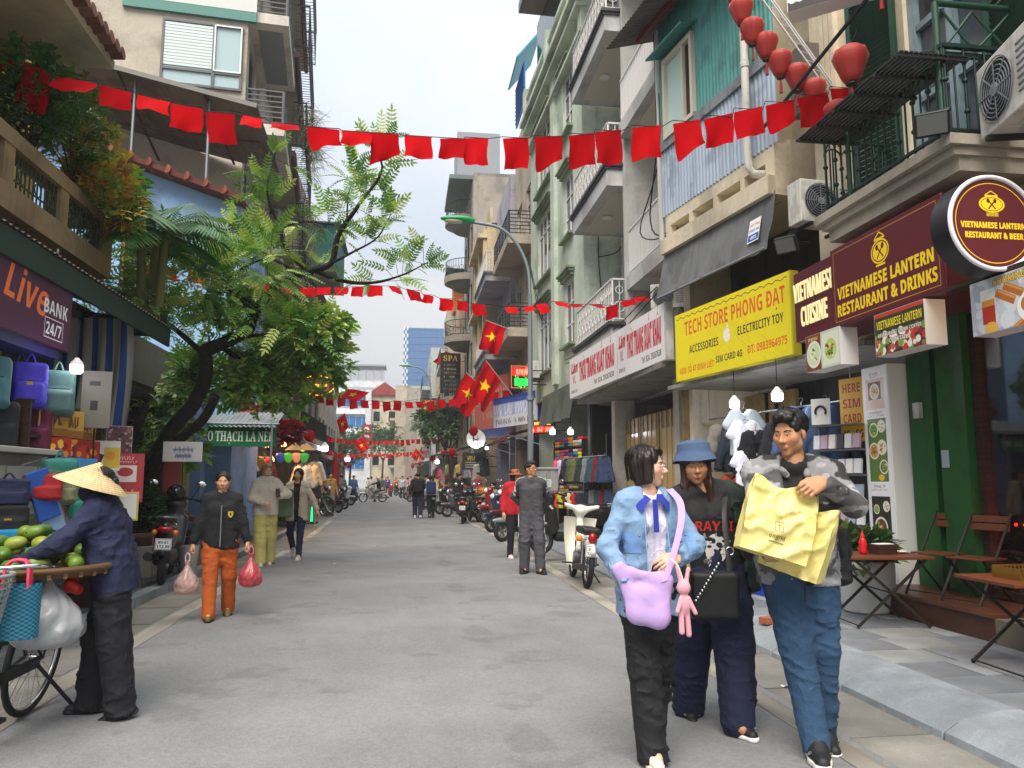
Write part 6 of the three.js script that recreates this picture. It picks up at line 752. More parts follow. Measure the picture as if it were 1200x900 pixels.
// three friends in front
const girl=person({lod:'hero',label:'woman with a dark bob and glasses in a light denim jacket holding a lilac bag',pos:[1.3,0,-4.08],yaw:.05,H:1.6,w:.9,female:1,skin:SKIN.c,hair:'bob',hairC:0x1c1210,hy:1.05,hp:-.05,headOff:[.01,0,.01],twist:.12,gaze:.5,
feet:[[.03,0,-.12,.1,.1],[-.055,0,.14,0,-.1]],arms:[{to:[1.375,1.03,-3.83],pole:[.9,-.5,-.3],dir:[-.8,-.3,.25],back:[.2,.55,.8],curl:.5},{to:[1.12,.9,-3.84],pole:[-1,-.3,-.4],dir:[.55,-.75,.3],back:[-.3,.15,.9],curl:.4}],
pants:{color:tint(0x131417,.2),add:.012,knee:.085,hem:.082,fold:.02,sd:3},under:{name:'polo_shirt',color:(x,y,z)=>{const st=Math.sin(x*190)>.4?.86:1;return[.74*st,.7*st,.82*(st*.5+.5)];},hem:-.05,sleeve:.3,collar:.03,neck:true},
top:{name:'denim_jacket',hem:-.16,flare:.1,add:.028,arm:.066,cuff:.048,fold:.016,sd:11,collar:.02,open:[.05,.035],wave:1,mat:denimVC,color:(x,y,z)=>{const n=fbm(x*60,y*60,z*60,2),m=fbm(x*8,y*8,z*8,3),b=mixn(.75,1.2,m)*(.88+.24*n);return[.185*b,.295*b,.455*b];}},shoes:{c:0xd8d2bf,sole:0xe2ddcc,laceC:0xf0ece0}});
{const j=girl.j,S=j.S;const n=j.neck,flap=q=>{const A=addv(n,[q*.06,.035,-.03]),B=addv(n,[q*.014,-.03,.105]),C=addv(n,[q*.075,-.1,.128]),D=addv(n,[q*.125,-.01,.0]);return sheet(5,5,(u,v)=>{const p=lp(lp(A,B,u),lp(D,C,u),v);return[p[0],p[1]+.012*Math.sin(v*3.1),p[2]+.012*Math.sin(u*3.1)];});};part(girl,'collar',mergeGeometries([flap(1),flap(-1),sheet(10,3,(u,v)=>{const a=Math.PI*(u+1);return[n[0]+Math.cos(a)*.07,n[1]+.035-v*.04,n[2]-.02+Math.sin(a)*.055];}),sheet(2,6,(u,v)=>[n[0]+(u-.5)*.03,n[1]-.03-v*.17,n[2]+.122+v*.014])]),M(0x1f3090,.85,{side:THREE.DoubleSide}));
const sm=new G();for(const x of[-.062,.058])sm.tube([[x,1.22,.13],[x*1.05,1.0,.168],[x*.95,.78,.165]],.0035,10,4);sm.mesh(girl,'placket_seam',M(0x8fa9c4,.9));
const gl=new G();for(const q of[1,-1])gl.add(new THREE.TorusGeometry(.085,.007,5,24),q*.125,-.01,.385).bar([q*.205,.005,.38],[q*.335,.02,-.02],.006,4);gl.bar([-.045,.005,.39],[.045,.005,.39],.006,4);girl.HM(gl.geo(),'glasses',MT.chrome);
const pk=M(0x6f94c4,.9,{bumpMap:TX.cloth,bumpScale:.001});patch(girl,girl.topMesh,'pocket',-.125,1.09,.095,.105,pk);patch(girl,girl.topMesh,'pocket',.16,1.09,.08,.1,pk);const bt=new G();for(const[x,y]of[[-.1,1.13],[.15,1.13]])bt.add(SP(.007,8,5),x,y,.15);bt.mesh(girl,'button',MT.steel);}
{const b=thing('shoulder_bag','lilac cloth shoulder bag held against the denim jacket','bag',[1.19,.82,-3.82],-.15),lm=M(0xb89ad0,.75,{side:THREE.DoubleSide,bumpMap:TX.cloth,bumpScale:.001}),s=new SDF(.05);s.cone([-.12,.15,-.01],.022,[.11,.1,.02],.028).cone([-.12,.15,-.01],.024,[-.03,-.05,.02],.048).cone([.11,.1,.02],.03,[.075,-.07,.02],.05).cone([-.03,-.06,.02],.05,[.07,-.08,.02],.05).ball([.01,.03,.02],.05);part(b,'pouch',s.geo(.009,{disp:folds(.014,10,7,4)}),lm).scale.z=.62;part(b,'strap',ribbon([[.1,.1,.04],[.16,.24,-.005],[.215,.4,-.08],[.225,.49,-.17],[.19,.55,-.26]],.036),lm);
const r=thing('plush_toy','small pink plush rabbit hanging from the lilac bag','plush toy',[1.37,.83,-3.74],.1),k=new SDF(.012);k.ell([0,.06,0],[.035,.036,.03]).ell([0,-.02,0],[.03,.05,.026]).cone([-.015,.09,0],.011,[-.03,.16,-.005],.01).cone([.015,.09,0],.011,[.03,.15,-.005],.01).cone([-.016,-.06,0],.013,[-.02,-.15,.01],.014).cone([.016,-.06,0],.013,[.022,-.165,.0],.014).cone([.02,.01,.01],.011,[.05,-.06,.02],.011).cone([-.02,.01,.01],.011,[-.045,-.05,.02],.011);part(r,'body',k.geo(.0055),M(0xd79aa6,.95));part(r,'loop',TB([[0,.09,0],[-.03,.17,0],[-.05,.2,-.03]],.004,8,5),MT.white);}
const hatGirl=person({lod:'hero',label:'woman in a blue bucket hat and black printed shirt between the other two',pos:[1.84,0,-4.52],yaw:-.12,H:1.63,w:1.12,female:1,skin:SKIN.b,face:1.12,hair:'long',hairC:0x3a2218,hy:-.12,hp:.06,hr:.06,headOff:[-.04,-.01,.03],lean:[-.1,.03],gaze:-.3,
feet:[[.06,0,.2,0,.35],[-.13,0,-.18,.3,0]],arms:[{to:[2.06,.8,-4.5],pole:[1,0,-.6],curl:.5},{to:[1.62,.84,-4.32],pole:[-1,0,-.6],curl:.5}],pants:{color:tint(0x141a38,.22),add:.016,knee:.115,hem:.1,gather:1,len:.93,fold:.022,sd:8},
under:{name:'t_shirt',color:tint(0x17171a,.1),hem:-.12,sleeve:.4,add:.014},top:{name:'open_coat',color:tint(0x132620,.2),hem:-.14,flare:.13,hemR:.11,add:.03,arm:.07,fold:.014,open:[.14,.2],openX:-.02,openD:.16,sd:21},shoes:{c:0x17181b,sole:0xe6e6e4,laceC:0x2a2a2c,mark:1}});
{const h=new G();h.add(LT([[0,.62],[.2,.61],[.36,.57],[.41,.5],[.44,.24],[.455,.22],[.56,.02],[.565,.03],[.47,.24],[.45,.3]],40));const g=h.geo();const pp=g.attributes.position;for(let i=0;i<pp.count;i++){const x=pp.getX(i),y=pp.getY(i),z=pp.getZ(i);pp.setY(i,y+(y<.2?.02*Math.sin(Math.atan2(z,x)*3):(vnoise(x*6,y*6,z*6)-.5)*.03));pp.setZ(i,z*1.08-.06);pp.setX(i,x*1.06);}g.computeVertexNormals();g.rotateX(-.1);g.translate(0,.1,0);hatGirl.HM(g,'bucket_hat',M(0x4a5f80,.95,{bumpMap:TX.cloth,bumpScale:.002,side:THREE.DoubleSide}));const under=hatGirl.children.find(m=>m.name==='t_shirt');
patch(hatGirl,under,'print',-.02,1.02,.25,.34,printM(200,270,(x)=>{fill(x,'#17171a');txt(x,'RAYLI',100,34,64,'#c22a24',{fit:190});disc(x,'#c9c9c9',108,140,52,70);for(let i=0;i<40;i++)disc(x,pick(['#17171a','#8d8d8d','#e2e2e2','#5a5a5a']),100+rr(-64,70),150+rr(-80,80),rr(4,16),rr(3,12));for(const q of[78,130]){disc(x,'#222',q,128,12,7);}disc(x,'#3a3a3a',106,178,22,8);},.85));
const b=thing('handbag','black handbag with a beaded chain in front of the navy trousers','bag',[1.72,.78,-4.22],-.1),s=new SDF(.04);s.bx([0,0,0],[.11,.1,.03],.03);part(b,'body',s.geo(.011,{disp:folds(.008,9,9,2)}),M(0x101012,.55));const ch=new G();for(let i=0;i<12;i++)ch.add(SP(.009,8,6),-.12+i*.012,.08+i*.018-.1,.07);ch.mesh(b,'chain',MT.chrome);part(b,'strap',ribbon([[.09,.1,.03],[.09,.3,-.02],[.1,.45,-.08],[.14,.54,-.18]],.03),M(0x101012,.6,{side:THREE.DoubleSide}));part(b,'ring',new THREE.TorusGeometry(.022,.004,5,16),MT.chrome,.1,.24,-.0);}
const camo=(x,y,z)=>{const a=fbm(x*7.5+3,y*13,z*7.5,3),b=fbm(x*9+30,y*16+8,z*9,3),n=.92+.16*vnoise(x*50,y*50,z*50);const k=a>.57?.018:b>.57?.07:a<.4?.3:.2;return[k*n,k*n,k*1.03*n];};
const man=person({lod:'hero',label:'man in a grey camouflage jacket and blue jeans carrying yellow bags',pos:[2.15,0,-4.08],yaw:-.3,H:1.8,w:1.04,skin:SKIN.b,hair:'short',hairC:0x0f0d0d,hy:-.62,hp:.14,headOff:[-.03,0,.03],gaze:-.6,twist:-.05,
feet:[[.1,0,-.06,.14,.15],[.02,0,.2,0,-.05]],arms:[{to:[2.1,1.41,-3.69],pole:[1,-.7,-.2],dir:[-.85,-.3,.3],back:[.1,.6,.8],curl:.8},{to:[1.86,.985,-3.76],pole:[-1,-.5,-.4],dir:[.9,.1,.25],back:[0,-.85,.5],curl:.5}],
pants:{name:'jeans',mat:denimVC,add:.008,knee:.078,hem:.066,fold:.018,sd:6,color:(x,y,z)=>{const m=fbm(x*6,y*5,z*6,3),n=.85+.3*fbm(x*70,y*70,z*70,2),k=mixn(.6,1.35,m)*n;return[.021*k,.06*k,.125*k];}},under:{name:'t_shirt',c:0x111113,hem:-.02,sleeve:.3,collar:.03},
top:{name:'camouflage_jacket',color:camo,hem:-.11,flare:.085,add:.03,arm:.07,cuff:.05,fold:.013,sd:14,open:[.055,.004],collar:.02},shoes:{c:0x1b1b1d,sole:0xdedcd8,laceC:0xe6e6e6,mark:1}});
{const n=man.j.neck,h=new SDF(.03);h.cone(addv(n,[.1,-.005,-.02]),.036,addv(n,[.0,.02,-.1]),.045).cone(addv(n,[-.1,-.005,-.02]),.036,addv(n,[.0,.02,-.1]),.045).cone(addv(n,[.1,-.005,-.02]),.034,addv(n,[.055,-.07,.1]),.02).cone(addv(n,[-.1,-.005,-.02]),.034,addv(n,[-.055,-.07,.1]),.02);part(man,'hood',h.geo(.01,{disp:folds(.006,14,14,3),color:camo}),clothVC);
const z=new G();z.box(.012,.3,.006,0,.93,.175);z.mesh(man,'zip',MT.darkMetal);
const sb=thing('shoulder_bag','black shoulder bag hanging at the side of the camouflage jacket','bag',[2.33,1.0,-4.12],-.5),s=new SDF(.05);s.bx([0,0,0],[.11,.12,.05],.03).cone([-.08,-.08,.02],.06,[.08,-.1,.02],.05);part(sb,'body',s.geo(.013,{disp:folds(.016,9,9,12)}),M(0x0f0f11,.7));part(sb,'strap',new G().flat([0,.13,0],[-.06,.42,.0],.035,.005).geo(),M(0x0f0f11,.7));
// two yellow carrier bags with a small printed emblem
const ym=M(0xf2e694,.42,{transmission:.28,thickness:0,side:THREE.DoubleSide,bumpMap:TX.plasterB,bumpScale:.004}),bagGeo=(w,h,d,sd)=>{const f=(a,b)=>sheet(34,34,(u,v)=>{const sg=a,pu=Math.pow(1-v,.8),n=1-Math.abs(2*fbm(u*3.2+sd+v,v*3+u,sg*3+sd,3)-1),wob=sg*(.034*n*n*n*n-.012)+.014*Math.sin(u*11+sd)*pu;return[(u-.5)*w*(1+.05*Math.sin(v*3)),h / 2-v*h+.02*Math.sin(u*9+sd)*pu,sg*(d*(.12+.88*Math.sin(Math.min(1,v*1.15)*1.5)) / 2)+wob];});const l=sheet(6,14,(u,v)=>{const k=d*(.12+.88*Math.sin(Math.min(1,v*1.15)*1.5));return[-w / 2*(1+.05*Math.sin(v*3))-.012*Math.sin(u*3.14)*Math.sin(v*8),h / 2-v*h,(u-.5)*k];}),r=sheet(6,14,(u,v)=>{const k=d*(.12+.88*Math.sin(Math.min(1,v*1.15)*1.5));return[w / 2*(1+.05*Math.sin(v*3))+.012*Math.sin(u*3.14)*Math.sin(v*8),h / 2-v*h,(u-.5)*k];}),bt=sheet(6,4,(u,v)=>[(u-.5)*w*1.02,-h / 2,(v-.5)*d]);return mergeGeometries([f(1),f(-1),l,r,bt]);};
const b1=thing('shopping_bag','large pale yellow plastic carrier bag with a small printed emblem held against the chest','carrier bag',[1.88,1.21,-3.75],-.22);b1.rotation.z=-.32;b1.rotation.x=-.12;part(b1,'bag',bagGeo(.33,.37,.15,1),ym);patch(b1,b1.children[0],'print',.0,-.07,.13,.16,M(0xffffff,.5,{transparent:true,map:canvasTex(96,120,x=>{x.strokeStyle='#77703a';x.lineWidth=2.5;x.strokeRect(34,14,28,36);x.beginPath();x.moveTo(48,18);x.lineTo(48,46);x.moveTo(38,26);x.lineTo(58,26);x.stroke();txt(x,'ongrid',48,72,22,'#6d6738',{fit:60,style:''});fill(x,'#8b8450',20,90,56,4);})}));
const b2=thing('shopping_bag','second yellow carrier bag hanging behind the first on the forearm','carrier bag',[2.02,1.12,-3.8],-.75);b2.rotation.z=-.3;part(b2,'bag',bagGeo(.3,.36,.15,5),ym);
}
// bicycle vendor under a conical hat
const vendor=person({lod:'hero',label:'fruit vendor in a conical straw hat and navy jacket leaning over a bicycle',pos:[-1.78,0,-5.18],yaw:-1.45,H:1.55,w:1.08,female:1,skin:SKIN.b,hair:'tied',hairC:0x14100e,hp:.12,headOff:[0,-.05,.05],lean:[0,.22],noeyes:1,
feet:[[.1,0,-.12,.35,0],[-.08,0,.1,0,0]],arms:[{to:[-2.2,.95,-4.95],pole:[0,-1,1],curl:.6},{to:[-2.24,.96,-5.3],pole:[.2,-1,-.6],dir:[-1,-.1,0],back:[0,1,0],curl:.6}],pants:{color:tint(0x14141a,.2),add:.014,knee:.1,hem:.088,fold:.02,sd:5},
top:{name:'quilted_jacket',color:tint(0x1b2140,.2),hem:-.12,add:.035,arm:.075,cuff:.05,flare:.08,fold:.02,sd:31,collar:true},shoes:{c:0x1a161c,sole:0x2a2628,lace:false}});
{const g=new THREE.ConeGeometry(1.04,.74,48,14,true),p=g.attributes.position;for(let i=0;i<p.count;i++){const y=p.getY(i),k=1+.012*((Math.round((y+.31)*22))%2);p.setX(i,p.getX(i)*k);p.setZ(i,p.getZ(i)*k);}g.computeVertexNormals();g.rotateX(-.42);g.translate(0,.36,-.06);vendor.HM(g,'conical_hat',M(0xe6d2a8,.75,{side:THREE.DoubleSide,map:dataTex(256,(u,v)=>{const r=.9+.1*Math.sin(v*2*Math.PI*15),n=fbm(u*160,v*6,3,2),a=fbm(u*5,v*5,8,3);const k=r*(.8+n*.25)*(.9+a*.2);return[k,k*.97,k*.9];},true,1)}));const s=new SDF(.03);s.ell([0,-.16,.1],[.34,.3,.33]);vendor.HM(s.geo(.05),'face_scarf',M(0x20243a,.9));const gl=[0,1].map(i=>handGeo(.006,i?1:-1,.6,LC(0x1a1c30)));gl.forEach((q,i)=>{const e=vendor.j.arms[i],d=i?[.0,-.1,1]:nrm(sub(e[1],e[0])),m=part(vendor,'glove',q,clothVC);m.applyMatrix4(basisM(e[1],d,i?[0,1,0]:[1,.1,.2],1.12));});}
// people further up the street
const P2=(o)=>person({group:GRP,...o});
const blackJ=P2({lod:'mid',label:'woman in a black zipped jacket and orange trousers carrying plastic bags',pos:[-1.9,0,-8.5],yaw:.2,H:1.5,w:1.02,female:1,skin:SKIN.a,lip:LC(0xa8484a),hair:'tied',hairC:0x17110e,hy:-.05,feet:[[.1,.03,-.2,.45,0],[-.08,0,.12,0,0]],arms:[{at:[.3,.66,.06],curl:1.1},{at:[-.3,.62,.06],curl:1.1}],pants:{color:tint(0xb4561a,.18),add:.014,knee:.075,hem:.075,fold:.02},under:{c:0xd8d4d8,sleeve:.3,collar:.05},top:{color:tint(0x17181c,.18),hem:-.12,add:.034,arm:.075,collar:.03,fold:.02},shoes:{c:0x6a5a2a,sole:0x2a2622,lace:false}});
patch(blackJ,blackJ.topMesh,'badge',.09,1.06,.06,.075,printM(48,60,x=>{fill(x,'#17181c');x.fillStyle='#e3c21c';x.beginPath();x.moveTo(4,4);x.lineTo(44,4);x.lineTo(44,34);x.lineTo(24,58);x.lineTo(4,34);x.fill();fill(x,'#17181c',18,14,12,26);}));{const z=new G();z.box(.01,.42,.006,0,.95,.158);z.mesh(blackJ,'zip',MT.steel);}
function plasticBag(label,pos,r,c1,c2){const b=thing('plastic_bag',label,'plastic bag',pos),prof=new THREE.CatmullRomCurve3([[.03,.15],[.012,.12],[.022,.1],[.42*r,.05],[.85*r,-.03],[r,-.1],[.8*r,-.165],[.02,-.19]].map(v=>V(v[0],v[1],0))).getPoints(26),g=LT(prof.map(v=>[v.x,v.y]),40),p=g.attributes.position;for(let i=0;i<p.count;i++){const q=1-Math.abs(2*fbm(Math.atan2(p.getZ(i),p.getX(i))*2+pos[0]*5,p.getY(i)*9,p.getZ(i)*4+pos[0],3)-1),k=.8+.34*q*q+.16*(vnoise(p.getX(i)*50,p.getY(i)*40,p.getZ(i)*50)-.5);p.setX(i,p.getX(i)*k);p.setZ(i,p.getZ(i)*k);}g.computeVertexNormals();part(b,'bag',g,M(c1,.3,{transmission:.55,thickness:0,side:THREE.DoubleSide}));const s=new SDF(.02);for(let i=0;i<6;i++)s.ball([rr(-.5,.5)*r,-.12+rr(0,.09),rr(-.5,.5)*r],r*.36);part(b,'contents',s.geo(.014),M(c2,.7));part(b,'handle',TB([[-.015,.12,0],[-.02,.2,0],[.0,.23,0],[.02,.2,0],[.015,.12,0]],.006,10,5),M(c1,.4));return b;}
plasticBag('clear plastic bag of vegetables in the hand of the woman in orange trousers',[-2.18,.45,-8.36],.11,0xe8c8c0,0xb07a3a);plasticBag('small red plastic bag in the other hand of the woman in orange trousers',[-1.58,.5,-8.48],.11,0xe0606a,0xc0404a);
const puff=(x,y,z)=>-.012*Math.abs(Math.sin(y*78));
const stripe=P2({lod:'mid',label:'blonde woman in a cream quilted jacket and pale yellow trousers looking at a phone',pos:[-2.33,0,-13.6],yaw:.3,H:1.68,w:.98,female:1,skin:SKIN.c,hair:'bob',hairC:0x8a6a3c,hy:.3,hp:.08,feet:[[.1,0,-.14,.2,0],[-.08,0,.14,0,0]],arms:[{at:[.16,1.14,.26],pole:[1,-.8,0],dir:[-.2,.9,.3],back:[.3,0,1],curl:.9},{at:[-.06,1.02,.22],pole:[-1,-.6,0],curl:.5}],pants:{color:tint(0xb9b06a,.12),add:.016,knee:.1,hem:.1,fold:.02},top:{color:(x,y,z)=>{const k=.88+.12*Math.sin(y*156);return[.64*k,.58*k,.5*k];},disp:puff,hem:-.08,add:.04,arm:.075,collar:.05,fold:.008},shoes:{c:0xcfcab8,sole:0xdad6c8}});
{const b=thing('phone','dark phone in the hand of the blonde woman','phone',[-2.1,1.2,-13.36],.5);part(b,'case',RB(.075,.15,.009,.004),M(0x3a2a34,.3),0,0,0,-.3);part(b,'screen',BX(.068,.14,.002),MT.darkGlass,0,.002,-.006,-.3);const k=thing('backpack','green backpack on one shoulder of the blonde woman','backpack',[-2.1,1.02,-13.8],.3),s=new SDF(.06);s.bx([0,0,0],[.14,.2,.07],.04);part(k,'body',s.geo(.02),M(0x56684a,.85));part(k,'strap',new G().flat([.02,.2,.06],[.0,.32,.24],.04,.006).geo(),M(0x56684a,.85));}
const beige=P2({lod:'mid',label:'woman in a long cream blazer and dark jeans stepping forward',pos:[-1.93,0,-14.5],yaw:-.05,H:1.62,w:.98,female:1,skin:SKIN.a,hair:'long',hairC:0x18100d,hy:-.15,hr:-.12,feet:[[.08,0,.16,0,0],[-.1,.13,-.3,.95,.1]],arms:[{at:[.4,.82,.1],pole:[1,0,-1],curl:.4},{at:[-.12,1.0,.22],pole:[-1,-.6,-.2],curl:.5}],pants:{color:tint(0x18233f,.2),add:.004,knee:.062,hem:.054,len:.95},under:{c:0x2a1418,sleeve:.3,hem:-.1,collar:.04},top:{name:'blazer',color:tint(0xb9ad9a,.1),hem:-.2,flare:.1,add:.03,arm:.066,open:[.05,.02],fold:.012},shoes:{c:0xd9d4c6,sole:0xe0dccf}});
const track=P2({lod:'mid',label:'man in a dark grey tracksuit with white shoulder stripes looking up at the shops',pos:[1.94,0,-11.9],yaw:-.15,H:1.7,w:.93,skin:SKIN.b,hair:'short',hairC:0x1a1716,hy:.75,hp:-.16,feet:[[.14,0,.1,0,.35],[-.11,0,.02,0,-.25]],arms:[{at:[.1,.98,-.2],pole:[1,0,-.5],curl:.6},{at:[-.1,.98,-.2],pole:[-1,0,-.5],curl:.6}],pants:{color:tint(0x46454c,.12),add:.016,knee:.085,hem:.075,fold:.02},top:{hem:-.1,add:.026,arm:.066,collar:.045,fold:.014,color:(x,y,z)=>{const s=y>1.33&&Math.abs(x)>.1&&Math.abs(Math.abs(z+.02)-.03)<.012||(Math.abs(x)>.24&&y>1.05&&Math.abs(Math.abs(z+.05)-.02)<.01);const k=.9+.2*vnoise(x*20,y*20,z*20);return s?[.7,.7,.7]:[.058*k,.057*k,.066*k];}},shoes:{c:0x121214,sole:0x161618,lace:false}});
{const gl=new G();for(const q of[1,-1])gl.add(new THREE.TorusGeometry(.09,.012,5,18),q*.125,-.01,.385).bar([q*.205,.005,.38],[q*.335,.02,-.02],.01,4);gl.bar([-.045,.005,.39],[.045,.005,.39],.01,4);track.HM(gl.geo(),'glasses',M(0x3a1a18,.4));const st=new G();for(const q of[1,-1]){const L=track.j.legs[q>0?0:1];st.bar(addv(track.j.hip[q>0?0:1],[q*.115,0,0]),addv(L[0],[q*.09,0,0]),.006,4).bar(addv(L[0],[q*.09,0,0]),addv(L[1],[q*.078,.04,0]),.006,4);}st.mesh(track,'side_stripe',MT.white);}
const hatBrim=(p,c)=>{p.HM(LT([[0,.58],[.24,.57],[.36,.46],[.4,.2],[.42,.18],[.66,.1],[.66,.12],[.4,.22]],24),'brimmed_hat',M(c,.9,{side:THREE.DoubleSide}));};
const redW=P2({lod:'mid',label:'person in a red jacket and brown brimmed hat half hidden behind the tracksuit man',pos:[2.0,0,-14.1],yaw:.2,H:1.6,w:1.05,female:1,hair:'bob',hy:.8,pants:{c:0x17171c,hem:.06},top:{color:tint(0xb01424,.1),hem:-.08,add:.035,arm:.07,collar:.04},shoes:{c:0xd6d2cc}});hatBrim(redW,0x9a5a34);
const back1=P2({lod:'mid',label:'man seen from behind with a black jacket and black backpack walking away',pos:[.48,0,-29.3],yaw:Math.PI,H:1.68,w:1.12,hair:'short',feet:[[.1,0,.1,0,0],[-.1,0,-.14,.3,0]],pants:{c:0x23253c,knee:.09,hem:.08},top:{c:0x15161a,hem:-.1,add:.035,arm:.07,collar:.03},shoes:{c:0xc9c6c0}});
const bpack=(label,p,c)=>{const k=thing('backpack',label,'backpack',p,0),s=new SDF(.06);s.bx([0,0,0],[.13,.19,.06],.05).bx([0,-.06,.07],[.1,.09,.02],.02);part(k,'body',s.geo(.025),M(c,.85));part(k,'strap',new G().flat([-.1,.2,-.02],[-.09,.24,-.16],.05,.01).flat([.1,.2,-.02],[.09,.24,-.16],.05,.01).geo(),M(c,.85));};
bpack('black backpack on the man walking away',[.48,1.18,-29.1],0x0f1014);const back2=P2({lod:'mid',label:'woman seen from behind with a white top and navy backpack walking away',pos:[.98,0,-29.3],yaw:Math.PI+.1,H:1.58,female:1,hair:'long',hairC:0x2a1a12,feet:[[.07,0,-.12,.3,0],[-.08,0,.1,0,0]],pants:{c:0x14151a,knee:.07},under:{c:0x9cc4d8,hem:-.18,sleeve:.3},top:{c:0xd0cdc8,hem:-.02,add:.03,arm:.065},shoes:{c:0x18181a,sole:0x2a2a2a}});bpack('navy backpack on the woman walking away',[.96,1.12,-29.1],0x1c2c52);
// seated and far people: clothes vary, every one stands where the photograph has one
const seat=(o)=>person({lod:'far',pel:[0,-.48,0],lean:[0,.16],feet:[[.12,0,.32,0,0],[-.12,0,.3,0,0]],arms:[{at:[.08,.72,.34],pole:[1,-.5,-.3]},{at:[-.08,.74,.34],pole:[-1,-.5,-.3]}],...o});
seat({label:'man in a tan jacket and light trousers sitting low beside the parked motorbikes',pos:[2.95,.13,-25.6],yaw:-.9,H:1.68,hair:'short',pants:{c:0xb9b2a4},top:{c:0x8d7a62,add:.03,collar:.03},shoes:{c:0x7a4a30}});
seat({label:'man in a dark jacket sitting by the wall behind the red jacket',pos:[3.5,.13,-20.4],yaw:-.9,H:1.65,hair:'short',pants:{c:0x22242a},top:{c:0x2c2f36,add:.03}});
seat({label:'person in brown bending down inside the shop behind the leaning tree',pos:[-3.75,.12,-12.9],yaw:1.2,H:1.6,lean:[0,.5],hair:'short',pants:{c:0x1c1c22},top:{c:0x5a2f1a,add:.03}});
const walkers=[['child in a blue jacket and white trousers beside the stalls on the left',-3.3,-23.5,1.4,1.4,0x27406a,0xc9c6c0,'short'],['woman in a pink top among the far motorbikes on the right',1.2,-37,3,1.6,0xc88a8a,0x3a3a42,'long'],['person in a brown coat at the stalls on the right',2.4,-35.5,1.2,1.62,0x3f332b,0x22222a,'bob'],['person in a magenta jacket by the bright bundle on the right',2.9,-31,-1.2,1.58,0xa03058,0x22222a,'short'],['person in a yellow green vest in the right hand crowd',1.5,-41,2.8,1.64,0xb0b04a,0x3a3a44,'short'],['person in white behind the couple walking away',.95,-36,3.1,1.66,0xd0d0d0,0x2a2c34,'short'],['dark dressed person in the middle of the far crowd',.6,-44,.4,1.7,0x1e2026,0x1e2026,'short'],['person in a light grey shirt far off in the roadway',-.2,-58,.2,1.68,0xb5b8bc,0x33353c,'short'],['person in a red shirt far off beside the kerb',1.1,-61,0,1.62,0xa8323a,0x22242a,'tied'],['person in a blue shirt far off on the left',-3.1,-48,.5,1.66,0x3f5f90,0x2a2a30,'short'],['person in black by the striped stall on the left',-3.5,-27.5,.9,1.64,0x17181c,0x23232a,'short'],['person in dark green near the red cloth stall',-3.35,-36,.3,1.6,0x2a3f33,0x1c1c22,'bob'],['person in a cream shirt far along the right kerb',.9,-52,2.6,1.64,0xcabf9f,0x44444c,'short'],['person in a purple shirt at the far end of the road',-1.6,-72,.3,1.66,0x5a3f78,0x2a2a30,'short'],['person in an orange shirt at the far end of the road',-.9,-78,.1,1.64,0xb06a2a,0x2a2a30,'short'],['person in white at the far end of the road',-.4,-84,.2,1.68,0xc9c9c9,0x3a3a44,'short'],['person in a teal top at the far stalls on the right',1.6,-48,1,1.6,0x2f7a78,0x26262e,'long'],['person in a grey hoodie standing under the right awnings',3.0,-41,-.8,1.68,0x6a6c70,0x2c2c34,'short']];
walkers.forEach(([label,x,z,yaw,H,c1,c2,hair],i)=>P2({lod:'far',label,pos:[x,Math.abs(x-bend(z))>2.95?.12:0,z],yaw,H:i?H:1.35,hair,female:hair==='long'||hair==='bob',feet:[[.1,0,i%2?.14:-.1,0,0],[-.1,0,i%2?-.12:.1,0,0]],pants:{c:c2},top:{c:c1,add:.03,hem:-.08},shoes:{c:i%3?0x22222a:0xcfccc6}}));

{const cs=[[0x2a2c34,'charcoal'],[0xa8323a,'red'],[0xc9c6be,'white'],[0x3f5f90,'blue'],[0xb08a4a,'mustard'],[0x6a6c70,'grey'],[0xc88a9a,'pink'],[0x3a5a42,'green']],where=[[-2.9,-25.2],[1.9,-45],[-2.4,-56],[1.0,-67],[-2.9,-31],[-.6,-92],[.2,-70],[-1.8,-60],[2.3,-33],[1.55,-56],[-3.0,-64],[-2.2,-88],[.9,-75],[-3.2,-40],[.4,-63],[-1.2,-98]];where.forEach(([x,z],i)=>P2({lod:'far',label:`person in a ${cs[i % 8][1]} top ${z > -50 ? 'by the stalls' : 'far away'} on the street's ${x < bend(z) ? 'left' : 'right'} side, ${i > 7 ? 'dark' : 'pale'} trousers`,pos:[x,Math.abs(x-bend(z))>2.95?.12:0,z],yaw:i*1.7,H:1.58+(i%5)*.03,hair:i%3?'short':'bob',female:i%3===0,pants:{c:i>7?0x20222a:0x8f8a80},top:{c:cs[i%8][0],add:.03,hem:-.08}}));}
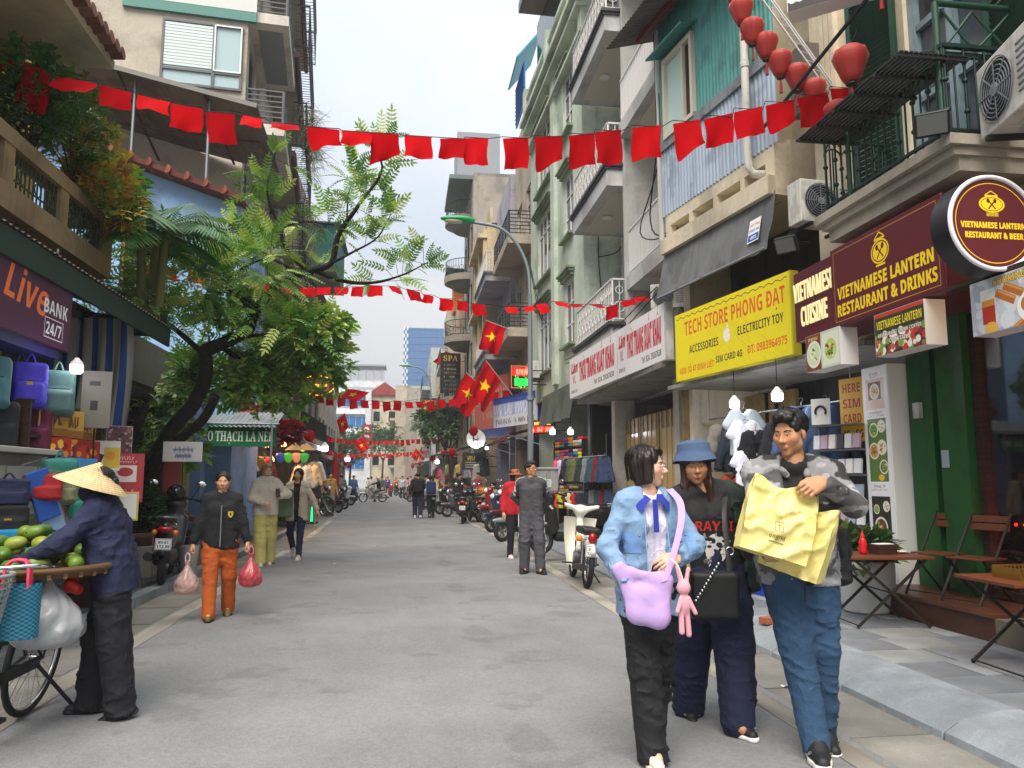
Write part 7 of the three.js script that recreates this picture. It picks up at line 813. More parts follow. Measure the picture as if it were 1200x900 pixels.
// ---------------------------------------------------------------- motorbikes, scooters, bicycles
const tyreM=M(0x17171a,.8),paintM=(c,r=.3)=>M(c,r,{clearcoat:.6,clearcoatRoughness:.2}),plateM=(a,b)=>printM(128,96,(x)=>{fill(x,'#eef0f2');x.strokeStyle='#333';x.lineWidth=3;x.strokeRect(4,4,120,88);txt(x,a,64,30,34,'#1c2440',{fit:84});txt(x,b,64,68,36,'#1c2440',{fit:104});});
function wheel(t,z,r,tw,o={}){const w=part(t,'wheel',new THREE.TorusGeometry(r-tw,tw,10,36),tyreM,o.x||0,r,z,0,Math.PI / 2,0);const g=new G();g.add(new THREE.TorusGeometry(r-tw*2.1,tw*.45,8,32)).cyl(tw*.7,tw*.7,tw*2.6,0,0,0,Math.PI / 2,0,0,12);const n=o.spokes||6;if(n>8)for(let i=0;i<n;i++){const a=i*6.283 / n,b=a+(i%2?.5:-.5);g.bar([Math.cos(a)*tw*.6,Math.sin(a)*tw*.6,(i%4<2?1:-1)*tw],[Math.cos(b)*(r-tw*2.1),Math.sin(b)*(r-tw*2.1),0],.0022,3);}else for(let i=0;i<n;i++){const a=i*6.283 / n;g.flat([Math.cos(a)*.02,Math.sin(a)*.02,0],[Math.cos(a)*(r-tw*2),Math.sin(a)*(r-tw*2),0],.035,.02);}g.mesh(w,'rim',o.rimM||MT.steel);return w;}
function scooterParts(t,o){
const dk=M(0x1b1c1f,.55),pm=o.paint;wheel(t,-.6,.235,.048);wheel(t,.62,.235,.045);
const b=new SDF(.07);b.cone([0,.62,-.12],.12,[0,.68,-.62],.115).cone([0,.68,-.62],.115,[0,.74,-.86],.045).cone([0,.5,-.2],.1,[0,.55,-.5],.11);b.cone([0,.42,.42],.1,[0,.86,.5],.11).cone([.1,.46,.4],.07,[.12,.76,.46],.07).cone([-.1,.46,.4],.07,[-.12,.76,.46],.07).ell([0,.98,.48],[.16,.1,.12]);b.ell([0,.49,.64],[.07,.06,.27]);part(t,'body',b.geo(.02),pm);
const u=new SDF(.05);u.cone([0,.3,.3],.09,[0,.28,-.2],.1).cone([.08,.3,-.3],.09,[.06,.3,-.55],.08).cone([-.05,.34,-.3],.1,[-.03,.34,-.6],.07).cone([0,.5,-.6],.06,[0,.42,-.86],.05);part(t,'engine_cover',u.geo(.022),dk);
const s=new SDF(.05);s.cone([0,.77,-.1],.085,[0,.82,-.66],.09).cut((x,y)=>y-.86);part(t,'seat',s.geo(.02),M(0x121214,.6));
const h=new G();h.bar([0,.9,.5],[0,1.03,.44],.03).tube([[-.34,1.02,.34],[-.2,1.05,.42],[0,1.04,.44],[.2,1.05,.42],[.34,1.02,.34]],.014,14,6).bar([0,.9,.5],[0,.3,.62],.04);h.mesh(t,'handlebar',dk);const gr=new G();for(const q of[-1,1])gr.bar([q*.26,1.04,.4],[q*.37,1.015,.325],.02);gr.mesh(t,'grip',MT.rubber);
for(const q of[-1,1]){const m=new G();m.bar([q*.2,1.05,.42],[q*.3,1.24,.4],.007,5);const mm=m.mesh(t,'mirror',dk);const e=SP(.06,12,8);e.scale(1.1,.7,.25);part(mm,'mirror_glass',e,MT.chrome,q*.31,1.26,.39);const sg=SP(.035,10,8);part(t,'turn_signal',sg,M(0xd8701a,.3),q*.12,.66,-.84);}
part(t,'headlight',SP(.075,14,10),M(0xdfe3e4,.12),0,.97,.57);const tl=SP(.07,14,10);tl.scale(1.3,.6,.6);part(t,'tail_light',tl,M(0x9c0c12,.25),0,.7,-.87);const pl=part(t,'licence_plate',BX(.19,.14,.006),MT.white,0,.52,-.9,-.15);part(pl,'print',new THREE.PlaneGeometry(.186,.136),o.plate,0,0,-.0045,0,Math.PI);const ex=new G();ex.cone([.14,.3,-.3],.035,[.17,.36,-.82],.055,12);ex.mesh(t,'exhaust',dk);const st=new G();st.bar([-.1,.25,-.2],[-.26,.01,-.1],.012);st.mesh(t,'side_stand',dk);const rk=new G();rk.tube([[.1,.78,-.6],[.11,.84,-.8],[0,.85,-.9],[-.11,.84,-.8],[-.1,.78,-.6]],.012,14,6);rk.mesh(t,'grab_rail',MT.steel);
}
const plates=[plateM('89-E1','112.96'),plateM('29-K5','304.17'),plateM('30-H7','958.42')];
const sc0=thing('scooter','dark scooter with a red tail and white number plate parked under the leaning tree','scooter',[-3.14,.11,-11.0],Math.PI+.2);scooterParts(sc0,{paint:paintM(0x18181b),plate:plates[0]});part(sc0,'helmet',(()=>{const s=new SDF(.03);s.ell([0,1.13,.4],[.13,.12,.15]).cut((x,y)=>1.06-y);return s.geo(.02);})(),M(0x1c1c20,.15));part(sc0,'side_panel',BX(.02,.2,.4),paintM(0x7a1018),.125,.58,-.62,.1);
sc0.rotation.z=.05;
function scoot(label,pos,turn,c,plate=1,group){const o=cloneThing(sc0,label,pos,turn,group);o.children.filter(m=>m.name==='helmet').forEach(m=>o.remove(m));const pm=paintM(c);o.children.forEach(m=>{if(m.name==='body')m.material=pm;if(m.name==='side_panel')m.material=pm;if(m.name==='licence_plate'){m.children[0].material=plates[plate];}});return o;}
const PG='scooters parked along the street';
scoot('black and bronze scooter parked side on behind the tracksuit man',[2.95,.13,-13.6],-1.25,0x1d1a17,2);
[['black scooter with its plate to the road, nearest of the pair past the couple',1.95,-25.8,3.0,0x141416,1],['black scooter with a green sticker, farther of the pair past the couple',2.35,-26.6,3.3,0x1a2a1e,2],['red scooter parked nose in by the seated man',2.9,-23.2,-1.1,0x7a1418,1],['silver scooter parked behind the red jacket',2.75,-18.2,-1.0,0x8e9296,2],['dark red scooter squeezed beside the silver one',2.9,-19.6,-1.15,0x5a1216,1],['navy scooter in the row before the lamp post',2.85,-21.3,-1.0,0x1c2a4a,2],['grey scooter among the far row on the right',2.2,-30,-1.3,0x55585c,1],['black scooter farther along the right row',2.0,-32.4,-1.2,0x17181a,2],['white scooter farther along the right row',1.8,-35,-1.2,0xb9bab8,1],['blue scooter near the far awnings on the right',1.5,-39,-1.1,0x223f74,2],['black scooter near the far awnings on the right',1.2,-43,-1.2,0x18181a,1],['red scooter far along the right kerb',.9,-50,-1.2,0x8a1a1c,2],['dark scooter far along the left kerb',-3.3,-34.5,.9,0x17181c,1],['white scooter facing the road on the left side',-3.5,-44,1.1,0xb0b2b2,2],['black scooter on the left beside the far stalls',-3.4,-38.6,1.0,0x1a1a1c,1],['dark blue scooter far along the left kerb',-3.7,-50,1.1,0x1c2a48,2],['grey scooter parked far along the right, past the green awning',.7,-56,-1.2,0x4a4c50,1],['white scooter parked far along the right, before the bend',.3,-62,-1.2,0xb4b4b0,2],['black scooter parked far along the right near the bend',-.2,-70,-1.2,0x151517,1],['teal scooter parked far along the left kerb',-4.0,-56,1.1,0x1f5a5a,2],['black scooter parked far along the left kerb near the bend',-4.6,-64,1.1,0x151517,1],['maroon scooter on the left between stalls',-3.35,-30.6,1.0,0x4a1016,2],['dark scooter coming up the roadway in the distance',-1.0,-80,.1,0x1a1a1c,1],['red scooter in the roadway near the street end',-1.2,-66,.1,0x9a1a1c,1]].forEach(([l,x,z,r,c,p])=>scoot(l,[x,Math.abs(x-bend(z))>2.9?.13:0,z],r,c,p,PG));
function cub(label,pos,turn,paint,o={}){ // step-through motorbike with thin wheels and leg shields
const t=thing('motorbike',label,'motorbike',pos,turn),dk=M(0x1c1c1e,.5);wheel(t,-.58,.29,.036,{spokes:20,rimM:MT.chrome});wheel(t,.62,.29,.034,{spokes:20,rimM:MT.chrome});
const b=new SDF(.05);b.cone([0,.84,.36],.05,[0,.46,.1],.06).cone([0,.46,.1],.06,[0,.5,-.3],.06).cone([0,.56,-.3],.085,[0,.58,-.62],.07);b.ell([0,.57,.62],[.05,.06,.3]).ell([0,.5,-.72],[.06,.1,.2]);part(t,'body',b.geo(.015),paint);
for(const q of[1,-1])part(t,'leg_shield',sheet(8,14,(u,v)=>[q*(.04+u*.2-.06*v*u),.88-v*.66,.42-.24*v*v-(u-.2)**2*.12*1.4+.06*Math.sin(v*3)]),M(o.shield??0xdedbcd,.35,{side:THREE.DoubleSide}));
const hd=new SDF(.04);hd.ell([0,.98,.38],[.1,.085,.12]).cone([0,.98,.36],.05,[.24,1.05,.28],.028).cone([0,.98,.36],.05,[-.24,1.05,.28],.028).cone([0,.95,.36],.05,[0,.8,.38],.045);part(t,'headstock',hd.geo(.015),paint);part(t,'headlight',SP(.075,14,10),M(0xdfe3e4,.1),0,.98,.46);const gr=new G();for(const q of[-1,1])gr.bar([q*.24,1.05,.28],[q*.37,1.06,.22],.018);gr.mesh(t,'grip',MT.rubber);
const s=new SDF(.03);s.bx([0,.74,-.38],[.09,.02,.27],.03);part(t,'seat',s.geo(.015),M(0x141416,.5));const sr=new G();sr.box(.25,.012,.56,0,.702,-.38);sr.mesh(t,'seat_trim',MT.chrome);
const e=new G();e.cyl(.09,.09,.2,0,.34,.06,0,0,Math.PI / 2,14).cone([0,.34,.08],.06,[0,.36,.26],.05).box(.1,.09,.5,-.06,.32,-.3).bar([0,.88,.38],[0,.29,.62],.03).bar([.08,.6,-.5],[.09,.3,-.58],.026).bar([-.08,.6,-.5],[-.09,.3,-.58],.026);e.mesh(t,'engine',M(0x6e7072,.4,{metalness:.7}));const ex=new G();ex.tube([[.08,.3,.1],[.12,.22,-.1],[.13,.26,-.5]],.02,10,8).cone([.13,.26,-.4],.04,[.14,.3,-.98],.048,14);ex.mesh(t,'exhaust',dk);
const ft=new G();ft.bar([-.26,.26,.02],[.26,.26,.02],.014).bar([-.1,.24,-.05],[-.28,.015,-.1],.012);ft.mesh(t,'side_stand',dk);const tl=SP(.07,14,10);tl.scale(.85,1.05,.7);part(t,'tail_light',tl,M(0x8c0a12,.2),0,.66,-.76);for(const q of[-1,1])part(t,'turn_signal',SP(.045,12,8),M(0xe0801a,.25),q*.17,.65,-.72);const sg=new G();sg.bar([-.17,.65,-.71],[.17,.65,-.71],.012);sg.mesh(t,'signal_stalk',MT.chrome);const pl=part(t,'licence_plate',BX(.2,.145,.006),MT.white,0,.5,-.86,-.2);part(pl,'print',new THREE.PlaneGeometry(.196,.14),o.plate,0,0,-.0045,0,Math.PI);return t;
}
const wc=cub('white step-through motorbike with amber lights leaning on its stand by the kerb',[2.42,0,-10.72],Math.PI-.06,paintM(0xe2e0d2),{plate:plateM('30F-L8','125.77')});wc.rotation.z=.09;
const rideBike=cub('light motorbike crossing the street with a rider',[-2.0,0,-50],-Math.PI / 2+.1,paintM(0xb9b9b2),{plate:plates[1]});
person({lod:'far',label:'motorbike rider in a dark jacket and pale helmet crossing the street',pos:[-1.75,0,-50],yaw:-Math.PI / 2+.1,H:1.68,pel:[0,-.1,-.1],lean:[0,.1],feet:[[.16,.25,.05,0,0],[-.18,.02,.12,0,0]],arms:[{at:[.28,1.08,.5],pole:[1,-1,0]},{at:[-.28,1.08,.5],pole:[-1,-1,0]}],pants:{c:0x6a6c74},top:{c:0x17181c,add:.03},hair:'short'}).HM((()=>{const s=new SDF(.05);s.ell([0,.2,-.06],[.46,.44,.52]).cut((x,y)=>.0-y);return s.geo(.08);})(),'helmet',M(0xcfcabc,.3));
function bicycle(label,pos,turn,o={}){
const t=thing('bicycle',label,'bicycle',pos,turn);wheel(t,-.52,.345,.02,{spokes:28,rimM:MT.chrome});wheel(t,.56,.345,.02,{spokes:28,rimM:MT.chrome});const fm=o.frame||M(0x1a1a1c,.45),g=new G();g.bar([0,.3,.0],[0,.8,-.16],.016).bar([0,.3,0],[0,.72,.36],.019).bar([0,.62,-.1],[0,.82,.34],.016).bar([0,.9,.32],[0,.68,.38],.02);for(const q of[-1,1])g.bar([q*.05,.345,-.52],[0,.3,0],.011).bar([q*.05,.345,-.52],[0,.7,-.13],.009).bar([q*.05,.345,.56],[0,.68,.38],.012);g.mesh(t,'frame',fm);
const h=new G();h.tube([[-.28,.98,.1],[-.26,1.0,.26],[0,.97,.33],[.26,1.0,.26],[.28,.98,.1]],.011,16,6).bar([0,.9,.32],[0,.97,.33],.012);h.mesh(t,'handlebar',MT.chrome);const s=new SDF(.03);s.cone([0,.86,-.26],.075,[0,.88,-.02],.03).cut((x,y)=>.82-y);part(t,'saddle',s.geo(.015),M(0x15120f,.6));const c=new G();c.cyl(.09,.09,.012,.03,.3,0,0,0,Math.PI / 2,20).bar([.06,.3,0],[.07,.16,.1],.01).bar([-.06,.3,0],[-.07,.44,-.1],.01).box(.09,.02,.07,.12,.16,.1).box(.09,.02,.07,-.12,.44,-.1).box(.012,.07,.56,.03,.32,-.25);c.mesh(t,'crank',fm);const r=new G();r.box(.16,.015,.5,0,.745,-.5);for(const q of[-1,1])r.bar([q*.07,.74,-.6],[q*.05,.345,-.52],.007);r.mesh(t,'rack',fm);for(const z of[-.52,.56]){const f=new THREE.TorusGeometry(.372,.022,5,20,2.2);part(t,'mudguard',f,fm,0,.345,z,0,Math.PI / 2,0).rotation.set(0,Math.PI / 2,z<0?.3:.3);}const k=new G();k.bar([.05,.32,-.45],[.3,.012,-.58],.012);k.mesh(t,'kick_stand',fm);return t;
}
const vb=bicycle('old black bicycle loaded with fruit and bags beside the vendor',[-2.28,0,-4.72],-.02);vb.rotation.z=-.1;
bicycle('green framed bicycle parked at the left kerb behind the child',[-3.3,.11,-29],1.1,{frame:M(0x1f7a4a,.5)});
{ // load of the vendor's bicycle
const tr=thing('fruit_tray','wide shallow woven bamboo tray resting over the rear wheel','tray',[-2.2,.875,-5.12]),g=new G();g.cyl(.47,.44,.03,0,0,0,0,0,0,36).add(new THREE.TorusGeometry(.47,.02,6,40),0,.03,0,Math.PI / 2);for(let i=0;i<36;i++)g.box(.012,.05,.02,Math.cos(i*.1745)*.47,.01,Math.sin(i*.1745)*.47,0,-i*.1745);g.mesh(tr,'basketwork',M(0x8a6a42,.8,{map:TX.wood}));tr.rotation.z=.01;
const mg=(()=>{const s=new SDF(.04);s.ell([0,0,0],[.041,.039,.057]).ball([.007,0,.035],.03);return s.geo(.01);})(),mm=[0x4f7020,0x5f7a24,0x7f8a2c,0x6a7c28,0x466a22].map(c=>M(c,.45));let k=0;for(let L=0;L<4;L++)for(let i=0;i<[13,9,6,3][L];i++){const n=[13,9,6,3][L],a=i / n*6.283+L,r=[.36,.27,.17,.07][L]*(i%2?1:.62),t=thing('mango',`green mango ${['lying on the bottom layer of the tray', 'on the second layer of the heap', 'on the third layer of the heap', 'at the very top of the heap'][L]} beside the conical hat vendor`,'mango',[-2.24+Math.cos(a)*r,.93+L*.058,-5.12+Math.sin(a)*r],rnd()*6,'mangoes heaped on the tray, layer '+(L+1));part(t,'fruit',mg,mm[(k++ +(rnd()*2|0))%5],0,0,0,rr(-.4,.4),0,rr(-.4,.4));const st=new G();st.cyl(.004,.005,.012,0,0,-.068,Math.PI / 2);st.mesh(t,'stalk',MT.woodDark);}
const bb=thing('woven_bag','blue woven plastic bag with a pink handle hanging from the bicycle','bag',[-2.06,.72,-4.56],.25),wm=M(0x2a7f9c,.5,{map:dataTex(64,(u,v)=>{const a=(Math.floor(u*8)+Math.floor(v*8))%2;return[.55+a*.4,.6+a*.4,.62+a*.38];},true,.09)}),bs=sheet(24,8,(u,v)=>{const a=u*6.283,r=1-.12*(1-v);return[Math.cos(a)*.13*r*(1.05-.15*v),.14-v*.28,Math.sin(a)*.07*r];},.4,.28);wm.side=THREE.DoubleSide;part(bb,'body',bs,wm);const bt=new G();bt.box(.2,.01,.1,0,-.14,0);bt.mesh(bb,'base',wm);const hn=M(0xd03a5a,.5);for(const q of[-1,1])part(bb,'handle',TB([[-.06,.12,q*.05],[-.04,.26,q*.02],[.04,.26,q*.02],[.06,.12,q*.05]],.009,12,6),hn);
const wb=plasticBag('big white plastic bag bulging behind the blue woven bag',[-2.02,.7,-4.86],.18,0xd5d8da,0xb8bcba);wb.scale.set(1,1.25,.9);wb.remove(wb.children[2]);
const kb=thing('basket','grey plastic basket at the left edge holding pale fruit','basket',[-2.2,.8,-4.4]),kg=new G();for(let j=0;j<9;j++)kg.add(new THREE.TorusGeometry(.13+j*.006,.006,4,28),0,-.12+j*.03,0,Math.PI / 2);for(let i=0;i<28;i++){const a=i*.2244;kg.bar([Math.cos(a)*.13,-.12,Math.sin(a)*.13],[Math.cos(a)*.178,.12,Math.sin(a)*.178],.005,4);}kg.cyl(.13,.13,.01,0,-.125,0).add(new THREE.TorusGeometry(.18,.012,5,28),0,.125,0,Math.PI / 2);kg.mesh(kb,'basketwork',M(0x8d8f8e,.5));const ff=new SDF(.01);for(let i=0;i<8;i++)ff.ball([rr(-.1,.1),.1+rr(0,.04),rr(-.1,.1)],.05);part(kb,'fruit',ff.geo(.014),M(0xc9c49a,.6));
const rb=thing('plastic_bag','crumpled red plastic bag tied under the fruit tray','plastic bag',[-1.95,.8,-4.98]),rs=new SDF(.02);for(let i=0;i<5;i++)rs.ball([rr(-.05,.05),rr(-.03,.03),rr(-.03,.03)],.03);part(rb,'bag',rs.geo(.008,{disp:folds(.012,30,30,2)}),M(0xc41f1f,.4));
}
// ---------------------------------------------------------------- goods, furniture, lamps
const hangG=(()=>{const g=new G();g.bar([-.2,-.02,0],[0,.05,0],.005,4).bar([.2,-.02,0],[0,.05,0],.005,4).tube([[0,.05,0],[0,.09,0],[.025,.115,0],[0,.14,0],[-.02,.125,0]],.004,8,4);return g.geo();})();
const cloth3=(kind)=>{const s=new SDF(.04);if(kind==='trousers'){for(const q of[1,-1])s.cone([q*.07,-.05,0],.075,[q*.085,-.95,0],.06,{flat:true});}else{s.cone([.1,-.06,0],.1,[.11,-.6,0],.115,{flat:true}).cone([-.1,-.06,0],.1,[-.11,-.6,0],.115,{flat:true});const L=kind==='tee'?[.3,-.22]:[.33,-.58];for(const q of[1,-1])s.cone([q*.17,-.04,0],.06,[q*L[0],L[1],.01],.055,{flat:true});s.ball([0,.02,.02],.07,{sub:true,k:.01});}const g=s.geo(.022,{disp:folds(.03,10,5,kind.length)});g.scale(1,1,kind==='jacket'?.75:.5);g.computeVertexNormals();return g;},CG={tee:cloth3('tee'),jacket:cloth3('jacket'),trousers:cloth3('trousers')};
const clM={};const cm=c=>clM[c]??=M(c,.9,{bumpMap:TX.cloth,bumpScale:.001});
function garment(kind,c,label,pos,turn,s=1,group){const t=thing(kind==='tee'?'t_shirt':kind,label,kind==='tee'?'t-shirt':kind,pos,turn,group);t.scale.setScalar(s);part(t,'cloth',CG[kind],cm(c));part(t,'hanger',hangG,MT.steel);return t;}
function bulb(label,x,y,z,r,power,warm,parentName='light_bulb'){const t=thing(parentName,label,'light bulb',[x,y,z]);part(t,'glowing_cover',LT([[.0,-r*1.1],[r*.75,-r*1.02],[r,-r*.7],[r,r*.4],[0,r*.42]],18),M(0xffffff,.4,{emissive:warm?0xffb050:0xf2f4ff,emissiveIntensity:1.6}));part(t,'collar',LT([[r*1.02,r*.4],[r*.95,r*.8],[r*.5,r*1.25],[r*.3,r*1.6],[0,r*1.6]],18),MT.white);const w=new G();w.bar([0,r*1.5,0],[0,r*1.5+.35,0],.006,4);w.mesh(t,'cord',MT.wire);if(power)lamp(x,y-r*.2,z,warm?0xffb464:0xf4f6ff,power*(warm?.5:.3),7);return t;}
bulb('white glowing bulb hanging before the light tee shirts in the technology shop',4.55,2.48,-10.2,.07,1.6);bulb('white glowing bulb hanging above the head of the camouflage jacket man',4.58,2.46,-9.0,.07,1.6);
bulb('white bulb glowing under the dark red awning by the cabinet',3.95,2.72,-20.6,.08,1.2);bulb('white bulb glowing over the clothes stall nearer the shop pillar',4.3,2.68,-19.9,.08,1.2);bulb('white bulb glowing among the hanging bags on the left',-3.0,2.44,-7.45,.055,.5);
for(const[i,x,z]of[[0,3.1,-33.5],[1,3.25,-33.9],[2,3.42,-34.2],[3,3.6,-34.5]])bulb(`cold white bulb in the row under the coral sign, number ${['one', 'two', 'three', 'four'][i]} from the road`,x,2.85,z,.09,i%2?0:2);for(const[n,x,y,z]of[['at the left end of the lantern shop',-3.5,2.3,-20.2],['in the middle of the lantern shop',-3.2,2.36,-21],['deep inside the lantern shop',-3.6,1.95,-21.6],['at the far end of the lantern shop',-2.9,2.3,-22.5]])bulb('warm yellow bulb glowing '+n,x,y,z,.07,1.8,1);bulb('cold white bulb over the left stalls beyond the lantern shop',-2.75,2.5,-27,.12,2.5);bulb('cold white bulb far down the left stalls',-3.0,2.5,-41,.13,2.5);bulb('cold white bulb far down the right stalls',1.9,2.5,-47,.13,2);
// technology shop clothes
[['jacket',0x6f6a60,'taupe bomber jacket at the far end of the technology shop',4.72,2.2,-11.0,.2,1.1],['jacket',0x141a28,'navy hooded jacket hung behind the taupe bomber',4.8,2.2,-10.7,.2,1.1],['tee',0xb9c6cc,'pale blue tee shirt at the top of the row under the bulb',4.66,2.36,-10.15,.1,1],['tee',0xd9dde2,'white tee shirt hung just below the pale blue one',4.63,2.2,-10.05,.1,.9],['jacket',0x101216,'black sweatshirt behind the white tee shirts',4.75,2.05,-10.0,.1,.95],['tee',0xdfe0ea,'white tee shirt with a blue picture lowest in the row',4.58,1.78,-9.95,.1,.75],['jacket',0xb23a14,'orange jacket low at the far end of the technology shop',4.7,1.45,-10.7,.2,.85],['jacket',0xb01c18,'red jacket low beside the orange one',4.7,1.42,-10.3,.2,.85],['jacket',0x3a4f74,'blue denim jacket hanging behind the camouflage man',5.0,2.3,-9.2,-.1,1.15],['jacket',0x4a5f82,'second blue denim jacket nearer the menu column',5.1,2.3,-8.8,-.1,1.1],['jacket',0x121316,'black jacket hanging between bulb and denim jackets',4.95,2.15,-9.6,0,1.1],['jacket',0x33383c,'grey coat deep in the technology shop',5.3,2.2,-9.0,0,1.15],['trousers',0x24262a,'dark trousers hanging under the denim jacket',5.0,1.5,-9.3,0,1]].forEach(a=>garment(a[0],a[1],a[2],[a[3],a[4],a[5]],a[6],a[7]));
part(scene.children.findLast(o=>o.userData.label?.includes('blue picture')),'print',new THREE.PlaneGeometry(.2,.26),printM(64,84,x=>{fill(x,'#3a8ac0');fill(x,'#1d3f5a',0,50,64,34);for(let i=0;i<30;i++)disc(x,pick(['#7ac0e0','#caa05a','#2a2a2a']),rnd()*64,rnd()*84,4);}),0,-.3,.062);
// rails, counters
const railT=(label,a,b,r=.015)=>{const t=thing('clothes_rail',label,'clothes rail',[0,0,0]),g=new G();g.bar(a,b,r);const m=lp(a,b,.5);g.bar(a,addv(a,[0,.5,0]),.008).bar(b,addv(b,[0,.5,0]),.008);g.mesh(t,'rail',MT.steel);};
railT('steel rail in the technology shop holding jackets',[4.75,2.36,-11.6],[5.2,2.36,-8.4]);railT('upper rail of the clothes stall by the lamp post',[4.15,1.98,-21.6],[4.6,1.98,-17.4]);railT('low rail of small bright clothes in the stall',[3.75,1.12,-20.4],[4.1,1.12,-17.6]);
{ // plastic crates of shoes, brick, goods rack
const crate=(label,x,z,turn)=>{const t=thing('crate',label,'crate',[x,.137,z],turn,null),g=new G();const w=.58,d=.4,h=.24;g.box(w,.015,d,0,.01,0);for(const y of[.02,.12,.225])g.box(w,.03,.015,0,y,d / 2).box(w,.03,.015,0,y,-d / 2).box(.015,.03,d,w / 2,y,0).box(.015,.03,d,-w / 2,y,0);for(let i=0;i<=12;i++){const x2=-w / 2+w*i / 12;g.box(.014,h,.012,x2,h / 2,d / 2).box(.014,h,.012,x2,h / 2,-d / 2);}for(let i=1;i<8;i++){const z2=-d / 2+d*i / 8;g.box(.012,h,.014,w / 2,h / 2,z2).box(.012,h,.014,-w / 2,h / 2,z2);}g.mesh(t,'lattice',MT.plasticBlue);const s=new SDF(.02);for(let i=0;i<9;i++)s.cone([rr(-.22,.22),.2,rr(-.13,.13)],.045,[rr(-.22,.22),.25,rr(-.13,.13)],.035);part(t,'contents',s.geo(.022),M(pick([0xc9c9cc,0x8f949c,0xd8d4cc]),.8));};
crate('blue plastic crate of shoes nearest the hatted woman',3.95,-8.9,-1.5);crate('blue plastic crate of shoes behind the jeans',4.15,-8.2,-1.5);crate('blue plastic crate of shoes beside the white planter',4.55,-7.75,-1.4);
tag(part(null,'brick',RB(.2,.06,.1,.006),wallM(0x9c5a3c),3.28,.167,-6.75,0,.4),'single red brick lying on the paving near the kerb','brick');
const t=thing('display_rack','wire rack of phone cases and headphones beside the menu column','rack',[4.95,.13,-8.2],-1.3),g=new G();g.box(.02,2.1,.02,-.35,1.05,0).box(.02,2.1,.02,.35,1.05,0);for(let i=0;i<6;i++)g.box(.72,.015,.2,0,.5+i*.28,.08);g.mesh(t,'frame',MT.steel);for(let j=0;j<5;j++)for(let i=0;i<6;i++)part(t,'packet',BX(.09,.16,.03),cm(pick([0xd8d8dc,0xb9a0b0,0x9aa8b8,0xe4e2e0,0x4a4a52])),-.29+i*.115,.6+j*.28,.1,-.1);
const s=thing('sim_card_sign','yellow upright sign in red capitals beside the menu column','sign',[4.98,2.2,-8.02],-1.35);board(s,'board',printM(128,256,x=>{fill(x,'#d9a81e');['HERE','SIM','CARD'].forEach((q,i)=>txt(x,q,64,40+i*62,52,'#a3141c',{fit:100}));txt(x,'4G - 5G',64,226,44,'#1c1c1c',{fit:110});}),M(0xb8901c,.6),.36,.72,.03,0,0,0);
const hp=thing('headphone_card','white card with black headphones hanging in the technology shop','card',[4.75,2.2,-8.3],-.9);part(hp,'card',BX(.22,.3,.006),MT.white);part(hp,'headphones',new THREE.TorusGeometry(.06,.013,6,18,4.2),MT.black,0,0,.012,0,0,-.55);
const pot=thing('planter','large white round planter under the folding table','planter',[4.5,.135,-7.2]);part(pot,'pot',LT([[0,0],[.2,0],[.22,.03],[.27,.3],[.275,.46],[.26,.5],[.235,.5],[.23,.44],[0,.43]],32),M(0xc9c9c6,.4));bush('potted_plant','broad leafed plant growing in the white planter',[4.5,.5,-7.2],[.24,.22,.24],90,[0x2f5a22,0x4a7a2e,0x7a8a4a],{geo:brL});
}
// folding tables and chairs
function foldTable(label,pos,turn,w=.72,d=.62){const t=thing('folding_table',label,'table',pos,turn);for(let i=0;i<5;i++)part(t,'tabletop_board',RB(w,.026,d / 5-.003,.005),MT.wood,0,.6,-d / 2+d / 5*(i+.5));const g=new G(),q=w / 2-.06;for(const z of[-d / 2+.05,d / 2-.05])g.flat([-q,.01,z],[q,.585,z],.025,.012).flat([q,.01,z+.014],[-q,.585,z+.014],.025,.012);for(const x of[-q,q])g.bar([x,.03,-d / 2+.05],[x,.03,d / 2-.05],.007);g.bar([0,.3,-d / 2+.05],[0,.3,d / 2-.05],.007);g.mesh(t,'legs',M(0x2c2620,.5,{metalness:.4}));return t;}
foldTable('folding wooden table with sauce bottle and box beside the white planter',[4.25,.137,-6.62],-.1,.76,.6);foldTable('folding wooden table with a woven basket at the right edge',[4.3,.137,-4.85],-.05,.8,.6);
function foldChair(label,pos,turn){const t=thing('folding_chair',label,'chair',pos,turn,null);t.scale.setScalar(.88);const m=M(0x2a2622,.5,{metalness:.4});for(let i=0;i<5;i++)part(t,'seat_slat',RB(.4,.016,.07,.004),MT.wood,0,.44,-.15+i*.075);for(const y of[.74,.82])part(t,'back_slat',RB(.4,.07,.014,.004),MT.wood,0,y,-.26-(y-.74)*.25,-.2);for(const q of[-1,1]){const g=new G();g.flat([q*.2,.01,.3],[q*.2,.88,-.3],.022,.012).flat([q*.18,.01,-.26],[q*.18,.44,.18],.022,.012);g.mesh(t,'leg',m);}for(const[w,z]of[[.2,.27],[.18,-.23]])new G().bar([-w,.05,z],[w,.05,z],.008).mesh(t,'stretcher',m);}
foldChair('folding wooden chair against the glass nearer the green boards',[5.0,.345,-6.78],-1.25);foldChair('folding wooden chair next to it at the near end of the step',[5.0,.345,-6.3],-1.25);
